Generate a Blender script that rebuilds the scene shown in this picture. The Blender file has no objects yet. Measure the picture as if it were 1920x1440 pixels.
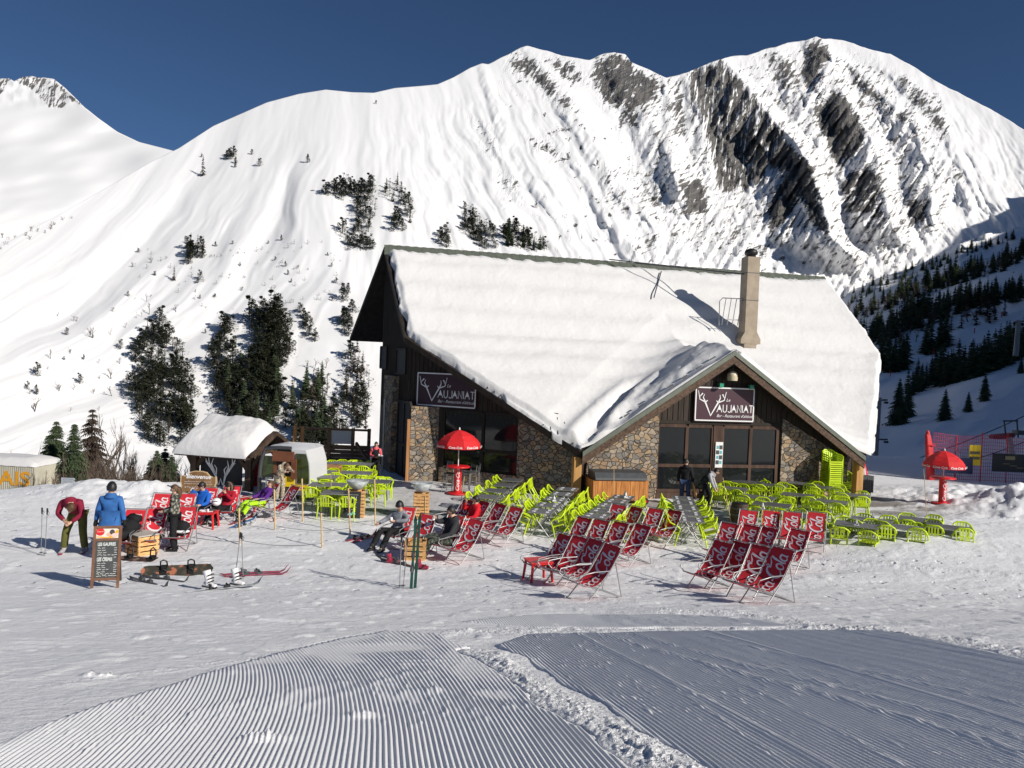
import bpy, math, random
import numpy as np
from mathutils import Vector, Matrix
random.seed(7)
R = math.radians
scene = bpy.context.scene
COL = scene.collection

# ------------------------------------------------------------------ camera
FPX, CAMZ = 1450.0, 4.9
PITCH, ROLL = R(1.15), 0.04
_f = Vector((0, math.cos(PITCH), -math.sin(PITCH)))
_r0 = Vector((1, 0, 0)); _u0 = Vector((0, math.sin(PITCH), math.cos(PITCH)))
CR = _r0*math.cos(ROLL) + _u0*math.sin(ROLL)
CU = -_r0*math.sin(ROLL) + _u0*math.cos(ROLL)
CAM = Vector((0, 0, CAMZ))
cd = bpy.data.cameras.new('camera'); cam = bpy.data.objects.new('camera', cd); COL.objects.link(cam)
cd.sensor_width = 36; cd.lens = 36*FPX/1920; cd.clip_start = 0.1; cd.clip_end = 9000
cam.matrix_world = Matrix(((CR.x, CU.x, -_f.x, 0), (CR.y, CU.y, -_f.y, 0), (CR.z, CU.z, -_f.z, CAMZ), (0, 0, 0, 1)))
scene.camera = cam

def ray(px, py):
    return _f + CR*((px-960)/FPX) - CU*((py-720)/FPX)
def at(px, py, D):
    d = ray(px, py); return CAM + d*(D/d.y)
def ray_np(px, py):
    a = (np.asarray(px, float)-960)/FPX; b = (np.asarray(py, float)-720)/FPX
    return (_f.x+CR.x*a-CU.x*b, _f.y+CR.y*a-CU.y*b, _f.z+CR.z*a-CU.z*b)

# ------------------------------------------------------------------ light
SUN = Vector((0.724, -0.503, 0.469)).normalized()
sd = bpy.data.lights.new('sun', 'SUN'); sd.energy = 4.95; sd.angle = R(0.55); sd.color = (1.0, 0.945, 0.86)
so = bpy.data.objects.new('sun', sd); COL.objects.link(so)
so.rotation_euler = SUN.to_track_quat('Z', 'Y').to_euler()
w = bpy.data.worlds.new('World'); scene.world = w; w.use_nodes = True
nt = w.node_tree; bg = nt.nodes['Background']
sky = nt.nodes.new('ShaderNodeTexSky'); sky.sky_type = 'NISHITA'; sky.sun_disc = False
sky.sun_elevation = math.asin(SUN.z); sky.sun_rotation = math.atan2(SUN.x, SUN.y)
sky.altitude = 2400; sky.air_density = 1.0; sky.dust_density = 0.0; sky.ozone_density = 7.0
nt.links.new(sky.outputs[0], bg.inputs[0]); bg.inputs[1].default_value = 0.053
vs = scene.view_settings; vs.view_transform = 'Standard'; vs.look = 'None'; vs.exposure = 0; vs.gamma = 1

# ------------------------------------------------------------------ noise
def _h(ix, iy, s):
    a = np.asarray(ix).astype(np.int64); b = np.asarray(iy).astype(np.int64)
    n = (a*374761393 + b*668265263 + int(s)*974634777) & 0xffffffff
    n = ((n ^ (n >> 13))*1274126177) & 0xffffffff
    n = ((n ^ (n >> 15))*2246822519) & 0xffffffff
    return ((n ^ (n >> 16)) & 0xffffff)/float(0x1000000)
def vnoise(x, y, s=0):
    x = np.asarray(x, float); y = np.asarray(y, float)
    ix, iy = np.floor(x), np.floor(y); fx, fy = x-ix, y-iy
    fx = fx*fx*fx*(fx*(fx*6-15)+10); fy = fy*fy*fy*(fy*(fy*6-15)+10)
    a = _h(ix, iy, s); b = _h(ix+1, iy, s); c = _h(ix, iy+1, s); d = _h(ix+1, iy+1, s)
    return (a+(b-a)*fx+(c-a)*fy+(a-b-c+d)*fx*fy)*2-1
def fbm(x, y, s=0, o=4, g=0.5):
    t = 0; a = 1; n = 0
    for k in range(o):
        t = t + a*vnoise(x*2**k+k*17.3, y*2**k+k*9.1, s+k); n += a; a *= g
    return t/n
def sinterp(x, xs, ys, w=60.0):
    """interp with its corners rounded over about w"""
    g = np.linspace(xs[0]-4*w, xs[-1]+4*w, 2000); v = np.interp(g, xs, ys); st = g[1]-g[0]; n = int(4*w/st)
    k = np.exp(-0.5*(np.arange(-n, n+1)*st/w)**2); k /= k.sum(); v = np.convolve(np.pad(v, n, mode='edge'), k, 'valid')
    return np.interp(x, g, v)
def sstep(a, b, x):
    t = np.clip((np.asarray(x, float)-a)/(b-a), 0, 1); return t*t*(3-2*t)

# ------------------------------------------------------------------ materials
def mat(name, col, rough=0.6, metal=0.0, var=0.0, scale=8.0, bump=0.0, bscale=60.0, spec=0.5, col2=None, stretch=None, coat=0.0, detail=4):
    m = bpy.data.materials.new(name); m.use_nodes = True; n = m.node_tree; p = n.nodes['Principled BSDF']
    p.inputs['Roughness'].default_value = rough; p.inputs['Metallic'].default_value = metal
    p.inputs['Specular IOR Level'].default_value = spec
    if coat: p.inputs['Coat Weight'].default_value = coat
    c = (*col, 1)
    tc = n.nodes.new('ShaderNodeTexCoord'); src = tc.outputs['Object']
    if stretch:
        mp = n.nodes.new('ShaderNodeMapping'); mp.inputs['Scale'].default_value = stretch
        n.links.new(src, mp.inputs[0]); src = mp.outputs[0]
    if var or col2:
        nz = n.nodes.new('ShaderNodeTexNoise'); nz.inputs['Scale'].default_value = scale; nz.inputs['Detail'].default_value = detail
        n.links.new(src, nz.inputs['Vector'])
        rp = n.nodes.new('ShaderNodeValToRGB')
        lo = [max(0, x*(1-var)) for x in col]; hi = [min(1, x*(1+var)) for x in (col2 or col)]
        rp.color_ramp.elements[0].position = 0.32; rp.color_ramp.elements[1].position = 0.68
        rp.color_ramp.elements[0].color = (*lo, 1); rp.color_ramp.elements[1].color = (*hi, 1)
        n.links.new(nz.outputs['Fac'], rp.inputs[0]); n.links.new(rp.outputs[0], p.inputs['Base Color'])
    else:
        p.inputs['Base Color'].default_value = c
    if bump:
        nb = n.nodes.new('ShaderNodeTexNoise'); nb.inputs['Scale'].default_value = bscale; nb.inputs['Detail'].default_value = 5
        n.links.new(src, nb.inputs['Vector'])
        bp = n.nodes.new('ShaderNodeBump'); bp.inputs['Distance'].default_value = bump
        n.links.new(nb.outputs['Fac'], bp.inputs['Height']); n.links.new(bp.outputs[0], p.inputs['Normal'])
    return m
def wood(name, c1, c2, sc=6, stretch=(1, 1, 0.12), rough=0.7, bump=0.003):
    return mat(name, c1, rough, col2=c2, scale=sc, stretch=stretch, bump=bump, bscale=sc*4, var=0.12, spec=0.3)

M = {}
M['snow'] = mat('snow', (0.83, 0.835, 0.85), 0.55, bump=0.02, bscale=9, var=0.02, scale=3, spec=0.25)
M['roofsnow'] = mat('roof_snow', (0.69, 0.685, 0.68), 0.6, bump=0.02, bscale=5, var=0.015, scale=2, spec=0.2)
M['boards'] = wood('dark_boards', (0.022, 0.016, 0.012), (0.05, 0.036, 0.026), 5, (6, 6, 0.25))
M['soffit'] = wood('soffit_wood', (0.018, 0.013, 0.01), (0.03, 0.022, 0.016), 5)
M['fascia'] = wood('fascia_wood', (0.06, 0.036, 0.024), (0.12, 0.075, 0.05), 4, (3, 3, 3))
M['trim'] = mat('green_grey_metal', (0.13, 0.145, 0.115), 0.5, 0.2, var=0.15, scale=3)
M['frame'] = wood('window_frame_wood', (0.05, 0.028, 0.018), (0.09, 0.05, 0.035), 6)
M['post'] = wood('post_wood', (0.42, 0.22, 0.07), (0.55, 0.31, 0.11), 5)
M['pine'] = wood('pine_wood', (0.52, 0.27, 0.09), (0.68, 0.4, 0.16), 5, (1, 1, .2))
M['crate'] = wood('crate_wood', (0.5, 0.27, 0.1), (0.7, 0.42, 0.18), 7, (1, 1, 6))
M['bar'] = wood('bar_counter_wood', (0.38, 0.14, 0.035), (0.56, 0.24, 0.07), 4, (5, 5, .5))
M['bamboo'] = mat('bamboo', (0.55, 0.4, 0.2), 0.6, var=0.25, scale=20)
M['darkwood'] = wood('dark_brown_wood', (0.04, 0.026, 0.018), (0.085, 0.055, 0.038), 6)
M['deckwood'] = wood('weathered_deck_wood', (0.12, 0.07, 0.04), (0.2, 0.12, 0.07), 6, (.3, 1, 4))
M['orangewood'] = wood('orange_wood', (0.33, 0.15, 0.05), (0.45, 0.22, 0.09), 6)
M['concrete'] = mat('chimney_concrete', (0.34, 0.28, 0.21), 0.9, var=0.12, scale=3, bump=0.01, bscale=30)
M['black'] = mat('black_paint', (0.012, 0.012, 0.013), 0.5)
M['blackmat'] = mat('black_board', (0.018, 0.019, 0.022), 0.75, var=0.2, scale=5)
M['slate'] = mat('chalkboard_slate', (0.06, 0.065, 0.066), 0.8, var=0.2, scale=6)
M['white'] = mat('white_paint', (0.8, 0.8, 0.8), 0.5)
M['chalk'] = mat('chalk', (0.6, 0.62, 0.6), 0.9)
M['grey'] = mat('grey_steel', (0.36, 0.36, 0.36), 0.42, 0.7, var=0.08, scale=6)
M['dgrey'] = mat('dark_grey_metal', (0.07, 0.075, 0.08), 0.5, 0.3)
M['red'] = mat('red_plastic', (0.62, 0.018, 0.022), 0.4, var=0.06, scale=4)
M['cloth'] = mat('red_canvas', (0.6, 0.02, 0.034), 0.8, var=0.1, scale=5, bump=0.004, bscale=25)
M['redpad'] = mat('red_padding', (0.55, 0.02, 0.025), 0.6, var=0.1, scale=5)
M['lime'] = mat('lime_plastic', (0.56, 0.73, 0.012), 0.38, var=0.05, scale=4)
M['tabletop'] = mat('grey_table_top', (0.12, 0.12, 0.128), 0.45, var=0.12, scale=10)
M['sign'] = mat('sign_purple', (0.045, 0.010, 0.022), 0.5, var=0.05, scale=3)
M['glass'] = mat('dark_glass', (0.012, 0.014, 0.016), 0.05, spec=0.32)
M['cabglass'] = mat('green_tinted_glass', (0.035, 0.05, 0.012), 0.08, var=0.6, scale=3)
M['yellow'] = mat('yellow_paint', (0.8, 0.55, 0.01), 0.5)
M['orange'] = mat('orange_paint', (0.85, 0.38, 0.02), 0.5)
M['green'] = mat('green_plastic', (0.01, 0.25, 0.15), 0.4)
M['teal'] = mat('teal_print', (0.12, 0.42, 0.48), 0.6)
M['skin'] = mat('skin', (0.55, 0.33, 0.23), 0.55)
M['cardboard'] = mat('brown_bin_panel', (0.46, 0.30, 0.15), 0.7, var=0.06, scale=4)
def vary(m, lo, hi):
    """each object its own slight fading"""
    n = m.node_tree; p = n.nodes['Principled BSDF']; src = p.inputs['Base Color'].links[0].from_socket
    oi = n.nodes.new('ShaderNodeObjectInfo'); mr = n.nodes.new('ShaderNodeMapRange'); mr.inputs['To Min'].default_value = lo; mr.inputs['To Max'].default_value = hi; n.links.new(oi.outputs['Random'], mr.inputs[0])
    hs = n.nodes.new('ShaderNodeHueSaturation'); n.links.new(mr.outputs[0], hs.inputs['Value']); n.links.new(src, hs.inputs['Color']); n.links.new(hs.outputs[0], p.inputs['Base Color'])
vary(M['cloth'], .78, 1.12); vary(M['lime'], .82, 1.08); vary(M['crate'], .8, 1.1); vary(M['tabletop'], .75, 1.3)
def stone_mat():
    m = bpy.data.materials.new('rubble_stone'); m.use_nodes = True; n = m.node_tree; p = n.nodes['Principled BSDF']
    p.inputs['Roughness'].default_value = 0.9; p.inputs['Specular IOR Level'].default_value = 0.2
    tc = n.nodes.new('ShaderNodeTexCoord'); wp = n.nodes.new('ShaderNodeTexNoise'); wp.inputs['Scale'].default_value = 1.6
    ad = n.nodes.new('ShaderNodeMixRGB'); ad.blend_type = 'ADD'; ad.inputs[0].default_value = 0.28
    n.links.new(tc.outputs['Object'], wp.inputs['Vector']); n.links.new(tc.outputs['Object'], ad.inputs[1]); n.links.new(wp.outputs['Color'], ad.inputs[2])
    mp = n.nodes.new('ShaderNodeMapping'); mp.inputs['Scale'].default_value = (1, 1, 1.45); n.links.new(ad.outputs[0], mp.inputs[0])
    v = n.nodes.new('ShaderNodeTexVoronoi'); v.inputs['Scale'].default_value = 4.3
    e = n.nodes.new('ShaderNodeTexVoronoi'); e.feature = 'DISTANCE_TO_EDGE'; e.inputs['Scale'].default_value = 4.3
    for q in (v, e): n.links.new(mp.outputs[0], q.inputs['Vector'])
    sp = n.nodes.new('ShaderNodeSeparateColor'); n.links.new(v.outputs['Color'], sp.inputs[0])
    rp = n.nodes.new('ShaderNodeValToRGB'); cr = rp.color_ramp; cr.interpolation = 'CONSTANT'
    cols = [(0.29, 0.225, 0.16), (0.23, 0.185, 0.145), (0.38, 0.31, 0.235), (0.21, 0.195, 0.18), (0.38, 0.28, 0.175), (0.29, 0.255, 0.21), (0.33, 0.225, 0.145), (0.17, 0.145, 0.125)]
    while len(cr.elements) < len(cols): cr.elements.new(0.5)
    for i, c in enumerate(cols): cr.elements[i].position = i/len(cols); cr.elements[i].color = (*c, 1)
    n.links.new(sp.outputs[0], rp.inputs[0])
    nz = n.nodes.new('ShaderNodeTexNoise'); nz.inputs['Scale'].default_value = 9; n.links.new(tc.outputs['Object'], nz.inputs['Vector'])
    mx = n.nodes.new('ShaderNodeMixRGB'); mx.blend_type = 'OVERLAY'; mx.inputs[0].default_value = 0.5
    n.links.new(rp.outputs[0], mx.inputs[1]); n.links.new(nz.outputs['Fac'], mx.inputs[2])
    er = n.nodes.new('ShaderNodeMapRange'); er.inputs['From Min'].default_value = 0.0; er.inputs['From Max'].default_value = 0.07
    n.links.new(e.outputs['Distance'], er.inputs[0])
    m2 = n.nodes.new('ShaderNodeMixRGB'); m2.inputs[1].default_value = (0.11, 0.095, 0.08, 1)
    n.links.new(er.outputs[0], m2.inputs[0]); n.links.new(mx.outputs[0], m2.inputs[2]); n.links.new(m2.outputs[0], p.inputs['Base Color'])
    b = n.nodes.new('ShaderNodeBump'); b.inputs['Distance'].default_value = 0.05
    n.links.new(er.outputs[0], b.inputs['Height']); n.links.new(b.outputs[0], p.inputs['Normal'])
    return m
M['stone'] = stone_mat()

# ------------------------------------------------------------------ mesh builder
_tc = {}
def text_geo(s, size=1.0, shear=0.0, align='LEFT', space=1.0, bold=0.0):
    k = (s, size, shear, align, space, bold)
    if k in _tc: return _tc[k]
    c = bpy.data.curves.new('t', 'FONT'); c.body = s; c.size = size; c.shear = shear; c.align_x = align; c.space_character = space
    c.offset = bold; c.resolution_u = 3
    o = bpy.data.objects.new('t', c); COL.objects.link(o)
    dg = bpy.context.evaluated_depsgraph_get(); me = bpy.data.meshes.new_from_object(o.evaluated_get(dg))
    v = [tuple(x.co) for x in me.vertices]; f = [tuple(p.vertices) for p in me.polygons]
    bpy.data.objects.remove(o); bpy.data.curves.remove(c); bpy.data.meshes.remove(me)
    _tc[k] = (v, f); return v, f

def frame_mat(origin, xaxis, zaxis=Vector((0, 0, 1))):
    """matrix with local x along xaxis, local z along zaxis, y = z cross x"""
    x = Vector(xaxis).normalized(); z = Vector(zaxis).normalized(); y = z.cross(x).normalized()
    o = Vector(origin)
    return Matrix(((x.x, y.x, z.x, o.x), (x.y, y.y, z.y, o.y), (x.z, y.z, z.z, o.z), (0, 0, 0, 1)))

class MB:
    def __init__(s): s.v = []; s.f = []; s.m = []; s.s = []
    def add(s, verts, faces, mat=0, smooth=False, T=None):
        o = len(s.v)
        if T is not None: verts = [tuple(T @ Vector(q)) for q in verts]
        s.v += [tuple(q) for q in verts]
        s.f += [tuple(o+i for i in f) for f in faces]; s.m += [mat]*len(faces); s.s += [smooth]*len(faces)
        return s
    def box(s, cx, cy, cz, sx, sy, sz, mat=0, T=None, rz=0, rx=0, ry=0):
        L = Matrix.Translation((cx, cy, cz))
        if rz or rx or ry: L = L @ Matrix.Rotation(rz, 4, 'Z') @ Matrix.Rotation(ry, 4, 'Y') @ Matrix.Rotation(rx, 4, 'X')
        if T is not None: L = T @ L
        a, b, c = sx/2, sy/2, sz/2
        v = [(-a, -b, -c), (a, -b, -c), (a, b, -c), (-a, b, -c), (-a, -b, c), (a, -b, c), (a, b, c), (-a, b, c)]
        return s.add(v, [(0, 3, 2, 1), (4, 5, 6, 7), (0, 1, 5, 4), (1, 2, 6, 5), (2, 3, 7, 6), (3, 0, 4, 7)], mat, False, L)
    def beam(s, p, q, w, h, mat=0, up=(0, 0, 1)):
        p, q = Vector(p), Vector(q); d = (q-p); L = d.length; d.normalize(); u = Vector(up)
        y = u.cross(d)
        if y.length < 1e-4: y = Vector((1, 0, 0)).cross(d)
        y.normalize(); z = d.cross(y); c = (p+q)/2
        T = Matrix(((d.x, y.x, z.x, c.x), (d.y, y.y, z.y, c.y), (d.z, y.z, z.z, c.z), (0, 0, 0, 1)))
        return s.box(0, 0, 0, L, w, h, mat, T)
    def tube(s, pts, r, n=6, mat=0, closed=False, T=None, smooth=True, flat=None):
        P = [Vector(p) for p in pts]; k = len(P); rr = r if isinstance(r, (list, tuple)) else [r]*k
        tang = []
        for i in range(k):
            a = P[i-1] if (i > 0 or closed) else P[i]; b = P[(i+1) % k] if (i < k-1 or closed) else P[i]
            t = b-a; tang.append(t.normalized() if t.length > 1e-9 else Vector((0, 0, 1)))
        ref = Vector((0, 0, 1)) if abs(tang[0].z) < 0.9 else Vector((1, 0, 0))
        nrm = (ref - tang[0]*ref.dot(tang[0])).normalized(); V = []
        for i in range(k):
            nrm = nrm - tang[i]*nrm.dot(tang[i]); nrm = nrm.normalized() if nrm.length > 1e-6 else tang[i].orthogonal().normalized()
            bn = tang[i].cross(nrm)
            for j in range(n):
                a = 2*math.pi*j/n; V.append(P[i] + (nrm*math.cos(a) + bn*math.sin(a))*rr[i])
        F = []
        for i in range(k if closed else k-1):
            for j in range(n):
                a = i*n+j; b = i*n+(j+1) % n; c = ((i+1) % k)*n; F.append((a, b, c+(j+1) % n, c+j))
        s.add(V, F, mat, smooth, T)
        if not closed: s.add(V[:n], [tuple(reversed(range(n)))], mat, False, T); s.add(V[-n:], [tuple(range(n))], mat, False, T)
        return s
    def lathe(s, prof, n=16, mat=0, T=None, smooth=True, sx=1, sy=1, cap=True):
        V = []; F = []
        for r, z in prof:
            for j in range(n):
                a = 2*math.pi*j/n; V.append((r*sx*math.cos(a), r*sy*math.sin(a), z))
        for i in range(len(prof)-1):
            for j in range(n):
                F.append((i*n+j, i*n+(j+1) % n, (i+1)*n+(j+1) % n, (i+1)*n+j))
        s.add(V, F, mat, smooth, T)
        if cap:
            s.add(V[:n], [tuple(reversed(range(n)))], mat, False, T); s.add(V[-n:], [tuple(range(n))], mat, False, T)
        return s
    def prism(s, poly, depth, mat=0, T=None, smooth=False):
        """poly of (x,z) extruded along local y from 0 to depth"""
        n = len(poly); V = [(x, 0, z) for x, z in poly] + [(x, depth, z) for x, z in poly]
        F = [tuple(range(n)), tuple(reversed(range(n, 2*n)))] + [(i, n+i, n+(i+1) % n, (i+1) % n) for i in range(n)]
        return s.add(V, F, mat, smooth, T)
    def slab(s, poly3, th, mat=0, up=(0, 0, -1)):
        n = len(poly3); u = Vector(up)*th; V = [Vector(p) for p in poly3]; V = V+[p+u for p in V]
        F = [tuple(range(n)), tuple(reversed(range(n, 2*n)))] + [(i, n+i, n+(i+1) % n, (i+1) % n) for i in range(n)]
        return s.add(V, F, mat)
    def text(s, st, size, T, mat=0, shear=0, align='LEFT', space=1.0, bold=0.0):
        v, f = text_geo(st, size, shear, align, space, bold)
        # font plane xy -> local xz plane, facing -y
        return s.add([(x, 0, y) for x, y, z in v], f, mat, False, T)
    def stroke(s, pts, wd, T, mat=0, y=0.0):
        """flat ribbon polyline in local xz"""
        n = len(pts); L = []; ws = wd if isinstance(wd, (list, tuple)) else [wd]*n
        for i in range(n):
            a = pts[max(0, i-1)]; b = pts[min(n-1, i+1)]; dx, dz = b[0]-a[0], b[1]-a[1]; l = math.hypot(dx, dz) or 1
            L.append((-dz/l*ws[i]/2, dx/l*ws[i]/2))
        V = []
        for i in range(n): V += [(pts[i][0]+L[i][0], y, pts[i][1]+L[i][1]), (pts[i][0]-L[i][0], y, pts[i][1]-L[i][1])]
        return s.add(V, [(2*i, 2*i+1, 2*i+3, 2*i+2) for i in range(n-1)], mat, False, T)
    def blob(s, c, r, mat=0, n=10, m=7, T=None, seed=0, amp=0.0):
        V = []; F = []; rx, ry, rz = r if isinstance(r, (list, tuple)) else (r, r, r)
        rnd = random.Random(seed)
        for i in range(m+1):
            th = math.pi*i/m
            for j in range(n):
                a = 2*math.pi*j/n; k = 1+amp*(rnd.random()*2-1)
                V.append((c[0]+rx*k*math.sin(th)*math.cos(a), c[1]+ry*k*math.sin(th)*math.sin(a), c[2]+rz*k*math.cos(th)))
        for i in range(m):
            for j in range(n):
                F.append((i*n+j, (i+1)*n+j, (i+1)*n+(j+1) % n, i*n+(j+1) % n))
        return s.add(V, F, mat, True, T)
    def mesh(s, name, mats):
        me = bpy.data.meshes.new(name); me.from_pydata(s.v, [], s.f)
        for m in mats: me.materials.append(m)
        me.polygons.foreach_set('material_index', s.m); me.polygons.foreach_set('use_smooth', s.s)
        me.validate(); me.update(); return me
    def build(s, name, mats, parent=None, loc=None, rz=0):
        if not isinstance(mats, (list, tuple)): mats = [mats]
        o = bpy.data.objects.new(name, s.mesh(name, mats)); COL.objects.link(o)
        if parent is not None: o.parent = parent
        if loc is not None: o.location = loc
        if rz: o.rotation_euler = (0, 0, rz)
        return o

def tag(o, label=None, cat=None, group=None, kind=None):
    if label: o['label'] = label
    if cat: o['category'] = cat
    if group: o['group'] = group
    if kind: o['kind'] = kind
    return o
def thing(name, label, cat, loc=(0, 0, 0), rz=0, group=None):
    o = bpy.data.objects.new(name, None); COL.objects.link(o); o.empty_display_size = 0.2
    o.location = loc; o.rotation_euler = (0, 0, rz); return tag(o, label, cat, group)
KIDS = {}
def copy_tree(src, loc, rz, label=None, group=None, scale=None):
    r = src.copy(); COL.objects.link(r); r.location = loc; r.rotation_euler = (0, 0, rz)
    if label: r['label'] = label
    if group: r['group'] = group
    if scale: r.scale = (scale, scale, scale)
    if src.name not in KIDS: KIDS[src.name] = [(c, list(c.children)) for c in src.children]
    for ch, gs in KIDS[src.name]:
        c = ch.copy(); COL.objects.link(c); c.parent = r
        for g in gs:
            d = g.copy(); COL.objects.link(d); d.parent = c
    return r
class Proto:
    """first placement moves the built thing itself, later ones copy it"""
    def __init__(s, o): s.o = o; s.used = False
    def put(s, loc, rz=0, label=None, group=None, scale=None):
        if s.used: return copy_tree(s.o, loc, rz, label, group, scale)
        s.used = True; o = s.o; o.location = loc; o.rotation_euler = (0, 0, rz)
        if label: o['label'] = label
        if group: o['group'] = group
        if scale: o.scale = (scale, scale, scale)
        return o
def grid_mesh(name, X, Y, Z, mats, attrs=None, smooth=True, wrap=False):
    nr, nc = X.shape
    co = np.stack([X, Y, Z], -1).reshape(-1, 3).astype(np.float32)
    i = np.arange(nr*nc).reshape(nr, nc)
    if wrap: i = np.concatenate([i, i[:, :1]], 1)
    q = np.stack([i[:-1, :-1], i[:-1, 1:], i[1:, 1:], i[1:, :-1]], -1).reshape(-1, 4).astype(np.int32)
    me = bpy.data.meshes.new(name); me.vertices.add(len(co)); me.vertices.foreach_set('co', co.ravel())
    me.loops.add(q.size); me.loops.foreach_set('vertex_index', q.ravel())
    me.polygons.add(len(q)); me.polygons.foreach_set('loop_start', np.arange(0, q.size, 4, dtype=np.int32))
    me.polygons.foreach_set('loop_total', np.full(len(q), 4, np.int32))
    me.polygons.foreach_set('use_smooth', np.full(len(q), smooth))
    for k, a in (attrs or {}).items():
        at_ = me.attributes.new(k, 'FLOAT', 'POINT'); at_.data.foreach_set('value', np.asarray(a, np.float32).ravel())
    for m in mats: me.materials.append(m)
    me.update(calc_edges=True); me.validate()
    o = bpy.data.objects.new(name, me); COL.objects.link(o); return o
# ------------------------------------------------------------------ ground
_pt = np.linspace(-60, 80, 1401)
_pz = np.interp(_pt, [-60, -20, -10, 0, 2.5, 5, 8, 11, 13.5, 15.5, 17.5, 20, 24, 80], [13, 7.0, 5.1, 3.3, 2.86, 2.40, 1.80, 1.20, 0.74, 0.40, 0.14, 0.02, 0, 0])
_k = np.exp(-0.5*(np.arange(-12, 13)/5.0)**2); _k /= _k.sum(); _pz = np.convolve(np.pad(_pz, 12, mode='edge'), _k, 'valid')
def bank_edge(x):            # far edge of the snow bank in front of the terrace
    return np.interp(x, [-4, 2, 7, 10, 14, 18, 24, 40], [20.0, 21.0, 23.6, 24.3, 25.1, 25.9, 26.5, 27])
def G_np(x, y):
    x = np.asarray(x, float); y = np.asarray(y, float)
    kx = 0.12*sstep(26, 14, y)*(1-0.75*sstep(3, 14, x)); xx = np.clip(x, -30, 60)
    z = np.interp(y - kx*xx, _pt, _pz)
    z = z + 0.05*(np.log1p(np.exp(np.clip((xx+0.2)/.35, -30, 30)))*.35)*sstep(17, 5, y)*(1-sstep(9, 16, x))
    # bank beside the right part of the terrace
    e = bank_edge(x)
    z = z + 0.6*sstep(6.5, 12.5, x)*sstep(16.5, 24, y)*(1-sstep(e-0.35, e+0.35, y))*(1-0.4*sstep(30, 60, x))
    # bank on the left, then the hillside falls away
    z = z + 0.42*np.exp(-(((x+14.0)/2.6)**2+((y-26.5)/2.2)**2)) + 0.28*np.exp(-(((x+11.6)/1.0)**2+((y-26.6)/1.0)**2))
    yc = np.interp(x, [-60, -18, -13.5, -10.5, -8, 10, 30, 60], [24, 25.5, 27.5, 34, 46, 52, 52, 54])
    d = np.maximum(0, y-yc); z = z - 0.42*d*sstep(0, 8, d) - 0.05*d
    z = z - 0.35*np.maximum(0, -19-x)
    # heaps on the right beyond the terrace
    z = z + 0.55*np.exp(-(((x-19.5)/2.0)**2+((y-30.5)/2.2)**2)) + 0.5*np.exp(-(((x-23)/2.5)**2+((y-29)/1.8)**2)) + 0.35*np.exp(-(((x-21.0)/3.5)**2+((y-35)/1.6)**2))
    return z
def G(x, y): return float(G_np(x, y))
def gp(px, py, dz=0.0):
    """where the sight line through a pixel meets the ground (raised by dz)"""
    d = ray(px, py); D = np.concatenate([np.arange(2, 12, .02), np.arange(12, 70, .05)]) if dz == 0 else np.arange(14.5, 70, .04)
    X = d.x/d.y*D; Z = CAMZ + d.z/d.y*D; h = Z - (G_np(X, D)+dz)
    i = int(np.argmax(h < 0)) if (h < 0).any() else len(D)-1
    D0 = D[i]
    if i > 0 and h[i] < 0: D0 = D[i-1] + (D[i]-D[i-1])*h[i-1]/(h[i-1]-h[i])
    x = d.x/d.y*D0; return Vector((x, D0, G(x, D0)))

# piste direction
CDX, CDY = -0.16, 0.987
def cord_u(x, y):
    return x*CDY - y*CDX
az_f = np.linspace(-40, 40, 1000); az_c = np.concatenate([np.arange(-180, -40, 2.5), az_f, np.arange(40.4, 180, 2.5)])
rr = np.concatenate([[0.6, 1.0, 1.5], np.geomspace(2.0, 50, 760), np.geomspace(52, 260, 26)])
A, RR = np.meshgrid(np.radians(az_c), rr)
GX, GY = RR*np.sin(A), RR*np.cos(A)
gz = G_np(GX, GY)
u = cord_u(GX, GY)
fx = np.where(GY > 0.3, GX/np.maximum(GY, .3), 0)
# zones of the piste: outlines given where they lie on the ground
def wpts(l): return [(lambda p: (p.x, p.y))(gp(*q)) for q in l]
def poly_mask(px, py, poly, soft):
    """soft inside test through the signed distance to a polygon"""
    P = np.array(poly, float); d = np.full(px.shape, 1e9); ins = np.zeros(px.shape, bool); n = len(P)
    for i in range(n):
        a, b = P[i], P[(i+1) % n]; e = b-a; t = np.clip(((px-a[0])*e[0]+(py-a[1])*e[1])/(e@e), 0, 1)
        d = np.minimum(d, np.hypot(px-a[0]-t*e[0], py-a[1]-t*e[1]))
        c = ((a[1] > py) != (b[1] > py)) & (px < (b[0]-a[0])*(py-a[1])/(b[1]-a[1]+1e-9)+a[0]); ins ^= c
    return sstep(-soft, soft, np.where(ins, d, -d))
def line_mask(px, py, pl, wd):
    P = np.array(pl, float); d = np.full(px.shape, 1e9)
    for a, b in zip(P[:-1], P[1:]):
        e = b-a; t = np.clip(((px-a[0])*e[0]+(py-a[1])*e[1])/(e@e), 0, 1); d = np.minimum(d, np.hypot(px-a[0]-t*e[0], py-a[1]-t*e[1]))
    return np.exp(-(d/wd)**2)
wob = 0.12*fbm(GX*1.3, GY*1.3, 131, 3); NX, NY = GX+wob, GY+0.8*wob
BERM = wpts([(885, 1222), (950, 1250), (1060, 1322), (1160, 1385), (1260, 1450)])+[(1.3, 3.0), (1.6, 2)]
berm = line_mask(NX, NY, BERM, 0.21)
berm2 = 0.8*line_mask(NX, NY, wpts([(1240, 1147), (1380, 1151), (1500, 1166), (1560, 1176), (1680, 1186), (1800, 1201), (1920, 1223), (2060, 1260)]), 0.28)
berm3 = 0.55*line_mask(NX, NY, wpts([(860, 1184), (1000, 1183), (1330, 1178), (1640, 1178)]), 0.25) + 0.6*line_mask(NX, NY, wpts([(1500, 1050), (1700, 1062), (1920, 1082), (2050, 1095)]), .22)
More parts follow.
